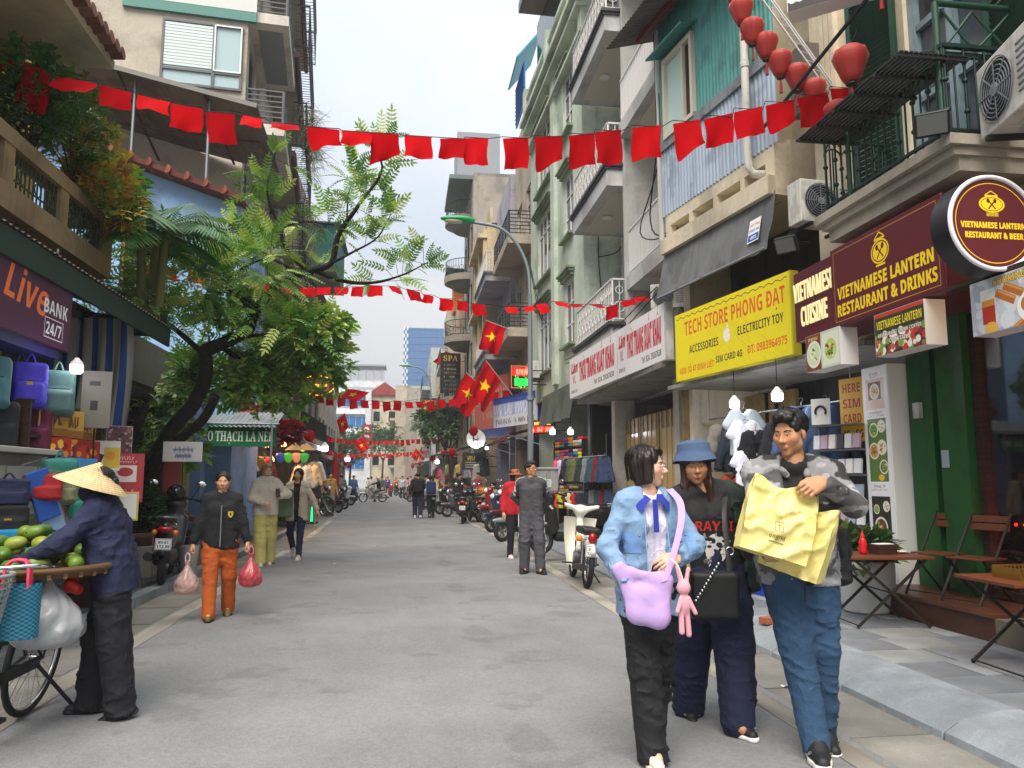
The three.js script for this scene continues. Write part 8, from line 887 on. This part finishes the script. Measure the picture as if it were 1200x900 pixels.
{const at=(n,l,c,p,r)=>thing(n,l,c,p,r);const b=at('sauce_bottle','red plastic sauce bottle on the folding table','bottle',[4.12,.75,-6.6]);part(b,'bottle',LT([[0,0],[.033,0],[.035,.02],[.035,.11],[.02,.145],[.014,.15],[0,.15]],18),M(0xc0121c,.35));part(b,'cap',LT([[.018,.15],[.018,.175],[.006,.185],[.004,.215],[0,.215]],12),M(0xc0121c,.4));const x=at('napkin_box','brown wooden napkin box on the folding table','box',[4.3,.75,-6.58],.1);for(const[w,h,d,px,py,pz]of[[.2,.09,.012,0,.045,.06],[.2,.09,.012,0,.045,-.06],[.012,.09,.11,.1,.045,0],[.012,.09,.11,-.1,.045,0],[.2,.012,.12,0,.006,0]])part(x,'side',BX(w,h,d),MT.woodDark,px,py,pz);part(x,'napkins',BX(.17,.08,.09),MT.white,0,.055,0);const p=at('plate','small white plate on the folding table','plate',[4.5,.753,-6.66]);part(p,'dish',LT([[0,0],[.04,0],[.085,.012],[.085,.016],[.04,.006],[0,.006]],24),M(0xe4e2de,.25));part(p,'stick',CY(.004,.004,.05,6),MT.wood,.01,.03,0);const w=at('woven_basket','gold coloured lattice basket on the table at the right edge','basket',[4.28,.75,-4.85]),g=new G();for(let i=0;i<14;i++)for(const z of[-.12,.12])g.flat([-.2+i*.03,.0,z],[-.185+i*.03,.075,z],.006,.004).flat([-.185+i*.03,.0,z+.005],[-.2+i*.03,.075,z+.005],.006,.004);for(const z of[-.12,.12])g.box(.42,.01,.01,0,.078,z).box(.42,.01,.01,0,.004,z);for(const x2 of[-.21,.21])g.box(.01,.075,.25,x2,.04,0);g.box(.42,.005,.24,0,.003,0);g.mesh(w,'lattice',MT.brass);const bw=at('bowl_stack','stack of pale bowls inside behind the restaurant glass','bowls',[5.75,.72,-5.35]);for(let i=0;i<3;i++)part(bw,'bowl',LT([[.05,0],[.12,.03],[.15,.075],[.143,.075],[.11,.035],[0,.012]],24),M(0xb9b9b4,.4),0,i*.03,0);const tb=at('counter','dark wooden counter inside the restaurant window','counter',[5.95,.32,-5.0]);part(tb,'top',RB(.6,.04,2.4,.01),MT.woodDark,0,.38,0);part(tb,'front',BX(.04,.36,2.3),MT.woodDark,-.25,.18,0);
const fl=at('fairy_lights','red fairy lights glowing inside the restaurant window','lights',[5.6,1.02,-5.9]),q=new G();for(let i=0;i<16;i++)q.add(SP(.014,6,5),rr(-.02,.02),rr(-.03,.03),-.6+i*.075);q.mesh(fl,'bulbs',M(0x300000,.4,{emissive:0xff1408,emissiveIntensity:2.2}));const wr=new G();wr.bar([0,.03,-.62],[0,.02,.6],.003,4);wr.mesh(fl,'wire',MT.wire);lamp(5.55,1.05,-5.8,0xff2010,.12,3);const op=at('open_sign','small cream pennant sign reading open behind the glass','sign',[5.22,1.95,-5.6],-Math.PI / 2);const sh=new THREE.Shape([[-.1,.16],[.1,.16],[.1,-.1],[0,-.17],[-.1,-.1]].map(v=>new THREE.Vector2(...v)));part(op,'board',new THREE.ExtrudeGeometry(sh,{depth:.008,bevelEnabled:false}),M(0xc9b98a,.7));part(op,'print',new THREE.PlaneGeometry(.18,.2),printM(96,106,x=>{fill(x,'#c9b98a');scrib(x,48,26,60,14,'#5a4a2a',6);txt(x,'OPEN',48,66,34,'#a8281c',{fit:80});}),0,.04,.011);bulb('warm spot lamp under the porch slats of the restaurant',4.85,2.93,-5.3,.03,.3,1,'spot_lamp');for(let i=0;i<4;i++)bush('potted_plant',['bushy plant standing behind the restaurant glass at the near end','green plant behind the restaurant glass','trailing plant high behind the restaurant glass','dark plant deep inside the restaurant'][i],[6.1+i*.3,[.75,.75,1.9,.75][i],-4.4-i*.5],[.3,.35,.3],70,[0x2a4f22,0x3f6a2e],{geo:brL});}
// clothes stall by the lamp post
const cols1=[[0xd0506a,'pink'],[0xb8a6c8,'lilac'],[0x20242c,'black'],[0x4a5a3a,'olive'],[0x6a6a3c,'moss'],[0x2a3c36,'dark green'],[0x8a8c90,'grey'],[0x2a5a6a,'petrol'],[0x7a2a34,'wine'],[0x3a4a6a,'slate blue']];
cols1.forEach(([c,n],i)=>garment('jacket',c,n+' top on the upper rail of the clothes stall',[4.2+i*.045,1.92,-21.2+i*.4],-1.2+rr(-.2,.2),.95));cols1.slice(2).forEach(([c,n],i)=>garment('trousers',c,n+' trousers hanging low in the clothes stall',[4.45+i*.04,1.15,-20.4+i*.38],-1.1+rr(-.2,.2),.98));[[0x7ab0c0,'sky blue'],[0xc41c24,'red'],[0xd8402a,'coral'],[0xb0d020,'lime'],[0x6a1a28,'burgundy'],[0xd0c8a0,'cream'],[0xb02028,'scarlet'],[0x2a2a34,'charcoal']].forEach(([c,n],i)=>garment('tee',c,n+' child shirt on the low rail of the stall',[3.8+i*.04,1.08,-20.2+i*.33],-1.1,.62));
{const sh=thing('shelf','stall shelf of folded bright clothes behind the rails','shelf',[4.75,.13,-21.6],-Math.PI / 2+.2),g=new G();for(let i=0;i<6;i++)g.box(2.0,.03,.4,0,.5+i*.34,0);g.box(.04,2.4,.4,-1,1.2,0).box(.04,2.4,.4,1,1.2,0);g.mesh(sh,'frame',MT.woodDark);for(let j=0;j<6;j++)for(let i=0;i<6;i++)for(let k=0;k<3;k++)part(sh,'folded_cloth',RB(.29,.085,.34,.03,1),cm(pick([0xd0d020,0x2a4a8a,0xc0202a,0x222228,0xd08a20,0xb04060,0x2a8a7a,0xcac4ba,0x5a2a6a])),-.82+i*.33,.56+j*.34+k*.088,.02,0,rr(-.1,.1));
const cb=thing('electric_cabinet','grey electric cabinet with notices beside the lamp post','cabinet',[3.72,.13,-20.3],-.15);part(cb,'case',RB(.62,1.5,.4,.02),M(0xa7aaa6,.6,{map:TX.grime}),0,.8,0);part(cb,'lid',RB(.68,.06,.46,.015),M(0x9a9d99,.6),0,1.58,0);part(cb,'notice',new THREE.PlaneGeometry(.34,.2),printM(96,56,x=>{fill(x,'#d8dad8');for(let i=0;i<5;i++)fill(x,'#8a8e96',8,8+i*9,80,4);}),-.05,1.2,.203);part(cb,'notice',new THREE.PlaneGeometry(.2,.14),printM(64,44,x=>{fill(x,'#e0e2e4');disc(x,'#2a5ab0',32,22,22,12);}),.08,.85,.203);const dg=new G();dg.box(.008,1.3,.01,0,.8,.203);dg.mesh(cb,'door_seam',MT.dark);}
const P3='clothes hanging at the far stalls';for(let i=0;i<26;i++){const R=i%2,z=-31-(i>>1)*2.3,k=pick(cols1.concat([[0xb0302a,'red'],[0xc0a050,'mustard'],[0x3a6a8a,'blue'],[0xc9c6be,'white']]));garment('jacket',k[0],`${k[1]} garment hanging ${R ? 'under the far right awnings' : 'under the far left awnings'}, ${['first', 'second', 'third', 'fourth', 'fifth', 'sixth', 'seventh', 'eighth', 'ninth', 'tenth', 'eleventh', 'twelfth', 'last'][i >> 1]} from the near end`,[(R?3.6:-3.6)+bend(z)+rr(-.2,.2),2.1+rr(-.1,.2),z],R?-1.2:1.2,1.1);}
// lantern shop on the left
[[0xb9b2a2,'cream cardigan',-3.85,1.95,-19.6],[0x8a6a3a,'tan jacket',-3.7,1.95,-19.9],[0x1c2448,'dark blue dress',-3.45,1.6,-19.7],[0x7a2a34,'wine red blouse',-3.55,1.95,-20.3],[0x2a4a9a,'bright blue coat',-3.35,1.25,-20.0],[0xcfcabc,'white printed shirt',-2.75,1.75,-21.4],[0x5a5048,'brown shirt',-2.85,1.8,-22],[0xb8a888,'beige shirt',-2.7,1.8,-23],[0xbccad8,'pale blue shirt',-2.85,1.95,-25.5],[0xa08a6a,'sand coloured shirt',-2.8,1.9,-24.4]].forEach(([c,n,x,y,z])=>garment('jacket',c,n+' hanging at the open front of the lantern shop',[x,y,z],.5,.95));
[[0x4a9a2a,'green',-2.95],[0xd07a5a,'salmon',-2.75],[0x3a8a3a,'grass green',-2.56],[0x2a3a7a,'dark blue',-3.15]].forEach(([c,n,x])=>{const t=thing('small_lantern',n+' cloth lantern hanging at the lantern shop front','lantern',[x,1.97,-20.2]);part(t,'shade',LT([[.03,-.12],[.06,-.1],[.13,.04],[.1,.11],[.03,.13]],14),M(c,.6,{emissive:c,emissiveIntensity:.25}));const g=new G();g.bar([0,.12,0],[0,.5,0],.004,3);g.mesh(t,'cord',MT.wire);part(t,'tassel',CY(.012,.02,.1,8),MT.wire,0,-.17,0);});
for(const[x,n]of[[-2.82,'left'],[-2.52,'right']]){const t=thing('conical_hat',`straw conical hat hung over the lantern shop front, ${n} of two`,'hat',[x,2.27,-20.3]);part(t,'straw',new THREE.ConeGeometry(.23,.2,28,1,true),M(0xb08a5c,.8,{side:THREE.DoubleSide}));part(t,'rim',new THREE.TorusGeometry(.23,.006,5,28),MT.straw,0,-.1,0,Math.PI / 2);}
{const t=thing('banner','green cloth banner with white lettering over the dessert shop','banner',[-3.78,2.28,-15.6],.06);part(t,'cloth',sheet(20,4,(u,v)=>[u*2.5-1.25,.22-v*.44,.02*Math.sin(u*14)],1,1),M(0xffffff,.75,{map:canvasTex(768,136,x=>{x.translate(0,136);x.scale(1,-1);fill(x,'#0f6a42');vtxt(x,'CHÈ - SƯƠNG SÁO THẠCH LÁ NẾP',384,74,84,'#e9efe6',{font:'serif',fit:730});}),side:THREE.DoubleSide}));const g=new G();g.bar([-1.3,.23,0],[1.3,.23,0],.015);g.mesh(t,'rod',MT.steel);
const r=thing('shop_canopy','corrugated grey canopy behind the green banner','canopy',[-3.9,2.62,-16.1]);part(r,'sheet',flatShade(CORR(2.7,1.2,.09,.02)),MT.greyPaint,0,0,0,-1.25);for(const q of[-1.3,1.3])new G().bar([q,-.15,.55],[q,-2.4,.55],.025).mesh(r,'post',MT.greyPaint);
const pg=thing('pagoda_roof','small two tiered orange tile roof above the green banner','roof',[-3.75,2.85,-17.2]);const tm=M(0xb8694a,.85,{map:TX.grime});for(const[y,w,d]of[[0,1.1,.9],[.34,.75,.6]])for(const s of[1,-1]){for(let i=0;i<9;i++)part(pg,'roof_tile',new THREE.CylinderGeometry(w*.06,w*.066,d*.5,7,1,false,-1.5,3),tm,-w / 2+w*(i+.5) / 9,y+.1,s*d*.22,s*(1.57-.75),s>0?0:Math.PI);part(pg,'ridge_board',BX(w,.03,d*.42),tm,0,y+.07,s*d*.2,s*.75);}part(pg,'ridge',BX(.7,.06,.07),tm,0,.58,0);part(pg,'base',BX(.7,.3,.5),MT.woodDark,0,.18,0);
bush('flowering_plant','deep red flowering creeper hanging over the lantern shop awning',[-2.95,2.15,-17.6],[.65,.3,.45],300,[0x7a0f1c,0x9a1626,0x5f0c18,0xa83040],{geo:brL});}
// bag shop goods on the left
function backpack(label,pos,turn,c,s=1,o={}){const t=thing('backpack',label,'backpack',pos,turn),m=M(c,.75,{bumpMap:TX.cloth,bumpScale:.001});t.scale.setScalar(s);const b=new SDF(.05);b.bx([0,0,0],[.1,.17,.05],.045).bx([0,-.08,.09],[.085,.07,.015],.025);part(t,'body',b.geo(.014,{disp:folds(.01,9,9,c%7)}),m);const g=new G();g.bar([-.1,.04,.1],[.1,.04,.1],.005).tube([[-.13,.1,.08],[-.13,-.18,.08]],.004,4,4).bar([-.08,-.02,.12],[.08,-.14,.13],.004).bar([.08,-.02,.12],[-.08,-.14,.13],.004);g.mesh(t,'zip',M(o.z??0x17171c,.5));const st=new G();st.flat([-.09,.2,-.05],[-.12,-.2,-.08],.04,.008).flat([.09,.2,-.05],[.12,-.2,-.08],.04,.008).flat([-.12,-.2,-.08],[-.2,-.34,0],.025,.006);st.tube([[-.04,.21,0],[0,.3,0],[.04,.21,0]],.01,8,5);st.mesh(t,'strap',m);if(o.tagc)part(t,'tag',BX(.05,.06,.004),cm(o.tagc),0,.0,.125);return t;}
backpack('bright violet backpack with dark cords hanging in the bag shop',[-3.3,2.24,-7.25],.45,0x4438b8,.95,{tagc:0xb08a4a});backpack('large grey green backpack hanging under the purple sign',[-3.17,2.2,-7.5],.4,0x4a6a66,.98);backpack('teal backpack cut by the left edge of the picture',[-3.42,2.22,-6.85],.4,0x3f7078,1);backpack('dark violet backpack half hidden behind the bright one',[-3.5,2.26,-7.5],.5,0x2a2456,1);backpack('maroon bag hanging below the violet backpack',[-3.3,1.85,-7.4],.4,0x5c1234,.95);backpack('black bag at the left end of the lower row',[-3.4,1.86,-7.0],.4,0x17191e,1);backpack('teal satchel with pockets on the wire stand',[-2.9,1.4,-7.0],.7,0x2f7a6e,.9);backpack('green bag hanging behind the conical hat',[-2.95,1.2,-7.7],.5,0x1f7a68,.9);
[['black travel bag with an orange tag on the stand',-2.95,1.12,-6.3,0x121418,0xc08a3a],['navy bag above the black travel bag',-2.98,1.32,-6.35,0x1a2244],['dark bag low on the stand behind the mangoes',-2.95,.75,-6.3,0x14161a],['bright blue bag under the black travel bag',-2.92,.95,-6.25,0x1488b8],['red pouch hanging on the stand',-2.85,1.36,-6.6,0xa01a20],['khaki pouch hanging beside the red one',-2.8,1.34,-6.75,0x7a7a58],['black rucksack at the bottom left of the stall',-3.05,.45,-6.2,0x101216],['grey satchel at the bottom of the stall',-3.0,.5,-7.2,0x3a3d44],['dark blue holdall beneath the teal satchel',-2.95,.8,-7.2,0x1c2a4c]].forEach(([l,x,y,z,c,tc])=>{const b=backpack(l,[x,y,z],.5,c,.85,{tagc:tc});b.scale.set(.95,.5,.8);});
{const ct=thing('shop_cart','pale grey metal counter with drawers in the bag shop','counter',[-3.25,.13,-6.6],Math.PI / 2),g=new G();part(ct,'body',RB(2.2,1.5,.5,.02),M(0x6e6e66,.6,{map:TX.grime}),0,.76,-.15);for(let i=0;i<4;i++)g.box(.5,.4,.02,-.8+i*.54,1.2,.11);g.mesh(ct,'drawer',M(0xa5a59b,.5));part(ct,'top',RB(2.3,.05,.6,.01),M(0xb0b0a6,.5),0,1.53,-.15);
for(let i=0;i<5;i++){const t=thing('packed_clothes',['blue','pale blue','grey','brown','pink'][i]+' clothes in a clear plastic sleeve leaning on the stand','packet',[-2.82+i*.015,1.3-i*.1,-6.55-i*.07],.9);t.rotation.z=.35;part(t,'cloth',RB(.18,.4,.03,.012),cm([0x2a5ab0,0x8ab0d0,0x8a8f98,0x7a5a44,0xb08088][i]));part(t,'sleeve',RB(.22,.5,.045,.01),M(0xffffff,.08,{transmission:1,thickness:0}),0,.03,0);}
const bx=(label,w,h,d,x,y,z,c,draw)=>{const t=thing('carton',label,'carton',[x,y,z],Math.PI / 2-.5);board(t,'box',printM(96,Math.round(96*h / w),draw,.5),cm(c),w,h,d,0,0,0);};
[[-7.5,0],[-7.85,1],[-8.15,2]].forEach(([z,i])=>bx(['gold printed noodle carton at the near end of the shelf','gold printed noodle carton in the middle of the shelf','gold printed noodle carton at the far end of the shelf'][i],.3,.26,.2,-3.25,1.94,z,0xa8803a,x=>{fill(x,'#b08a3a');fill(x,'#8a5a1c',0,60,96,30);scrib(x,48,34,60,34,'#5a3210',4);}));[[-7.5,0],[-7.85,1],[-8.2,2]].forEach(([z,i])=>bx(['red and orange snack carton nearest on its shelf','red and orange snack carton in the middle of its shelf','red and orange snack carton farthest on its shelf'][i],.32,.2,.2,-3.22,1.7,z,0x9a2a1c,x=>{fill(x,'#a82a1c');for(let k=0;k<12;k++)disc(x,pick(['#d8802a','#e0b040','#7a1a14']),rnd()*96,rnd()*60,9);}));[[-7.55,0],[-7.9,1]].forEach(([z,i])=>bx(['blue milk packet with red print, left of two','blue milk packet with red print, right of two'][i],.27,.36,.16,-3.1,1.44,z,0x2a7ab0,x=>{fill(x,'#3a8ac0');fill(x,'#d8e4ec',0,70,96,58);disc(x,'#b8263a',48,52,30,24);}));
const sh=thing('shelf','dim wooden shelf holding cartons in the bag shop','shelf',[-3.4,0,-7.9],Math.PI / 2),sg=new G();for(const y of[1.24,1.59,1.8,2.1])sg.box(1.6,.025,.4,0,y,0);sg.box(.03,2.1,.4,-.8,1.05,0).box(.03,2.1,.4,.8,1.05,0);sg.mesh(sh,'frame',MT.woodDark);
const pb=(label,w,h,x,y,z,ry,draw,e=MT.white)=>{const t=thing('poster_board',label,'poster',[x,y,z],ry);board(t,'board',printM(160,Math.round(160*h / w),draw,.5),e,w,h,.02,0,0,0);const k=new G();k.bar([0,-h / 2,-.03],[0,-h / 2-.4,-.1],.01);k.mesh(t,'prop',MT.woodDark);};
pb('white and yellow board with a phone picture above the hat',.34,.3,-3.05,1.66,-8.3,.5,x=>{fill(x,'#c9c9bc');fill(x,'#c9a82a',90,30,70,100);x.save();x.translate(60,92);x.rotate(.35);fill(x,'#2a1c20',-22,-34,44,68);x.restore();disc(x,'#d8882a',120,70,22);});pb('red poster board with a white emblem behind the conical hat',.36,.52,-2.98,1.44,-8.8,.3,(x,W,H)=>{fill(x,'#a8343a');scrib(x,W / 2,20,100,14,'#e6c9c4',9);scrib(x,W / 2,40,110,12,'#e6c9c4',10);fill(x,'#d8cfc8',30,56,100,80);disc(x,'#a8343a',80,88,34,22);scrib(x,W / 2,180,90,18,'#e8a04a',7);disc(x,'#d8cfc8',128,206,20,14);},M(0xa8343a,.6));pb('yellow framed card half hidden under the red board',.2,.3,-2.9,1.14,-8.7,.3,(x,W,H)=>{fill(x,'#c9a82a');fill(x,'#cfd2cc',14,14,W-28,H-28);});pb('pinkish patterned pack hanging on the striped canvas',.26,.36,-3.2,1.84,-9.2,.3,x=>{fill(x,'#5a3a40');for(let i=0;i<40;i++)disc(x,pick(['#8a6468','#3a262c','#a88084']),rnd()*160,rnd()*220,10);});pb('cream tote board with two black words beside the teal backpack',.26,.56,-3.02,2.2,-8.0,.3,(x,W,H)=>{fill(x,'#6a655a');fill(x,'#1c1a18',40,60,60,28);fill(x,'#1c1a18',50,180,40,60);},M(0x7d776a,.8));
pb('white paper sheet with handwriting hung on the tree',.5,.27,-3.03,1.8,-11.1,.1,(x)=>{fill(x,'#b9b7b6');x.strokeStyle='#5a6284';x.lineWidth=3;x.beginPath();for(let i=0;i<50;i++)x.lineTo(40+i*1.7,34+10*Math.sin(i*1.9)*Math.sin(i*.3));x.moveTo(50,62);for(let i=0;i<40;i++)x.lineTo(50+i*1.7,62+8*Math.sin(i*2.3));x.stroke();});pb('dark red panel hanging beside the tree trunk',.26,.5,-3.42,1.5,-12,.5,(x,W,H)=>{fill(x,'#7a1018');fill(x,'#5a0c12',0,0,20,H);},M(0x6a0e14,.6));}
{const b=thing('planter','grey concrete planter block beside the parked scooter','planter',[-3.62,.11,-11.3]);part(b,'block',RB(.55,.42,.5,.015),MT.concrete,0,.21,0);part(b,'bowl',LT([[0,.42],[.2,.42],[.3,.52],[.32,.6],[.29,.6],[.26,.54],[0,.52]],22),M(0x6a5244,.8));bush('potted_plant','dark leafy plant in the bowl on the concrete planter',[-3.62,.64,-11.25],[.34,.36,.34],260,[0x1f3f1a,0x2b5222,0x38602a],{geo:brG});const k=thing('bucket','white paint bucket by the planter','bucket',[-3.1,.11,-11.9]);part(k,'body',LT([[0,0],[.12,0],[.15,.34],[.155,.36],[.14,.36],[.11,.02]],20),M(0xa8a59c,.6));part(k,'handle',new THREE.TorusGeometry(.15,.004,4,16,Math.PI),MT.steel,0,.34,0);}
// stalls on the far left
{const st=(label,x,z,c,n)=>{const t=thing('market_stall',label,'stall',[x,.11,z],Math.PI / 2);part(t,'table',BX(2.2,.06,.9),MT.woodDark,0,.75,0);const lg=new G();for(const a of[-1,1])for(const b of[-.4,.4])lg.box(.05,.75,.05,a,.37,b);lg.mesh(t,'leg',MT.woodDark);part(t,'cloth',sheet(16,4,(u,v)=>[u*2.3-1.15,.78-v*.6,.47+.02*Math.sin(u*40)*v]),M(c,.9));for(let i=0;i<n;i++)part(t,'goods',RB(rr(.15,.3),rr(.1,.25),rr(.15,.3),.02,1),cm(pick([0xc0202a,0xd0a020,0x2a6a9a,0xd8d4c8,0x6a2a6a,0x2a7a3a,0x7a4a2a,0xd06020])),rr(-.95,.95),.86+rr(0,.08),rr(-.3,.3),0,rnd());};
st('souvenir stall with a dark cloth in front of the lantern shop',-3.5,-23.2,0x3a2a20,18);st('souvenir stall with a wine cloth past the lantern shop',-3.6,-27,0x5a1a24,16);st('stall with a red cloth among the left awnings',-3.4,-33,0xa01a1c,16);st('stall with a blue cloth far along the left awnings',-4.0,-41,0x2a4a7a,14);st('stall with a brown cloth under the far left awning',-4.3,-48,0x6a4a34,14);st('stall with a green cloth under the far right awning',3.1,-38,0x2f5a3a,14);st('stall with a bright bundle in front of the coral sign',2.9,-29.4,0x3a4a9a,20);st('stall with an orange cloth far along the right side',2.4,-46,0xa05a20,14);
const rs=thing('umbrella','closed red parasol standing among the left stalls','parasol',[-3.0,.11,-34]);part(rs,'canopy',LT([[.03,.6],[.2,.7],[.16,1.6],[.05,2.5],[0,2.55]],12),M(0x9a1418,.8));const pl=new G();pl.bar([0,0,0],[0,2.6,0],.02).cyl(.2,.22,.1,0,.05,0);pl.mesh(rs,'pole',MT.steel);
const gl=thing('led_strip_sign','green glowing upright light beside the left stalls','sign',[-2.95,.5,-26]);part(gl,'tube',RB(.16,.9,.08,.03),M(0x04140c,.5,{emissive:0x18d080,emissiveIntensity:.8}));part(gl,'base',BX(.3,.06,.2),MT.dark,0,-.46,0);}
// overhead cables
for(const[n,a,b,s]of[['from the lamp pole to the green house',[3.2,7.0,-19.6],[4.4,6.4,-24],.2],['along the right hand fronts over the white sign',[4.28,4.75,-12.6],[4.2,4.6,-20],.2],['over the awnings on the far right',[4.2,5.0,-27],[3.4,5.4,-46],.5],['along the left fronts past the tree',[-3.9,5.4,-19],[-4.8,5.2,-36],.5],['across the street far beyond the lamp',[-5.3,6.4,-46],[3.6,6.8,-46],.6]])for(let i=0;i<2;i++){const c=thing('cable','sagging black cable '+n+(i?', lower strand':', upper strand'),'cable');const m=lp(a,b,.5);part(c,'wire',TB([addv(a,[0,-i*.12,0]),addv(m,[0,-s-i*.22,0]),addv(b,[0,-i*.1,0])],.011,24,5),MT.wire);}

// red festival decorations over the far stalls
for(let i=0;i<18;i++){const z=-27-i*3.6,q=i%2?1:-1,t=thing('small_lantern',`red festival lantern hung over the ${q > 0 ? 'right' : 'left'} stalls, ${['first', 'second', 'third', 'fourth', 'fifth', 'sixth', 'seventh', 'eighth', 'ninth'][i >> 1]} from the near end`,'lantern',[bend(z)+q*rr(2.9,3.6),rr(2.7,3.4),z]);part(t,'shade',LT([[.04,-.2],[.12,-.16],[.2,0],[.12,.16],[.04,.2]],14),flagM[i%3]);part(t,'tassel',CY(.03,.015,.22,8),flagM[0],0,-.31,0);const c=new G();c.bar([0,.18,0],[0,.6,0],.006,3);c.mesh(t,'cord',MT.wire);}
scene.fog=new THREE.FogExp2(0xdde4ec,.0011); // thin street haze: far houses fade a little
scene.traverse(o=>{if(o.isMesh){o.castShadow=true;o.receiveShadow=true;}});
renderer.render(scene,camera);
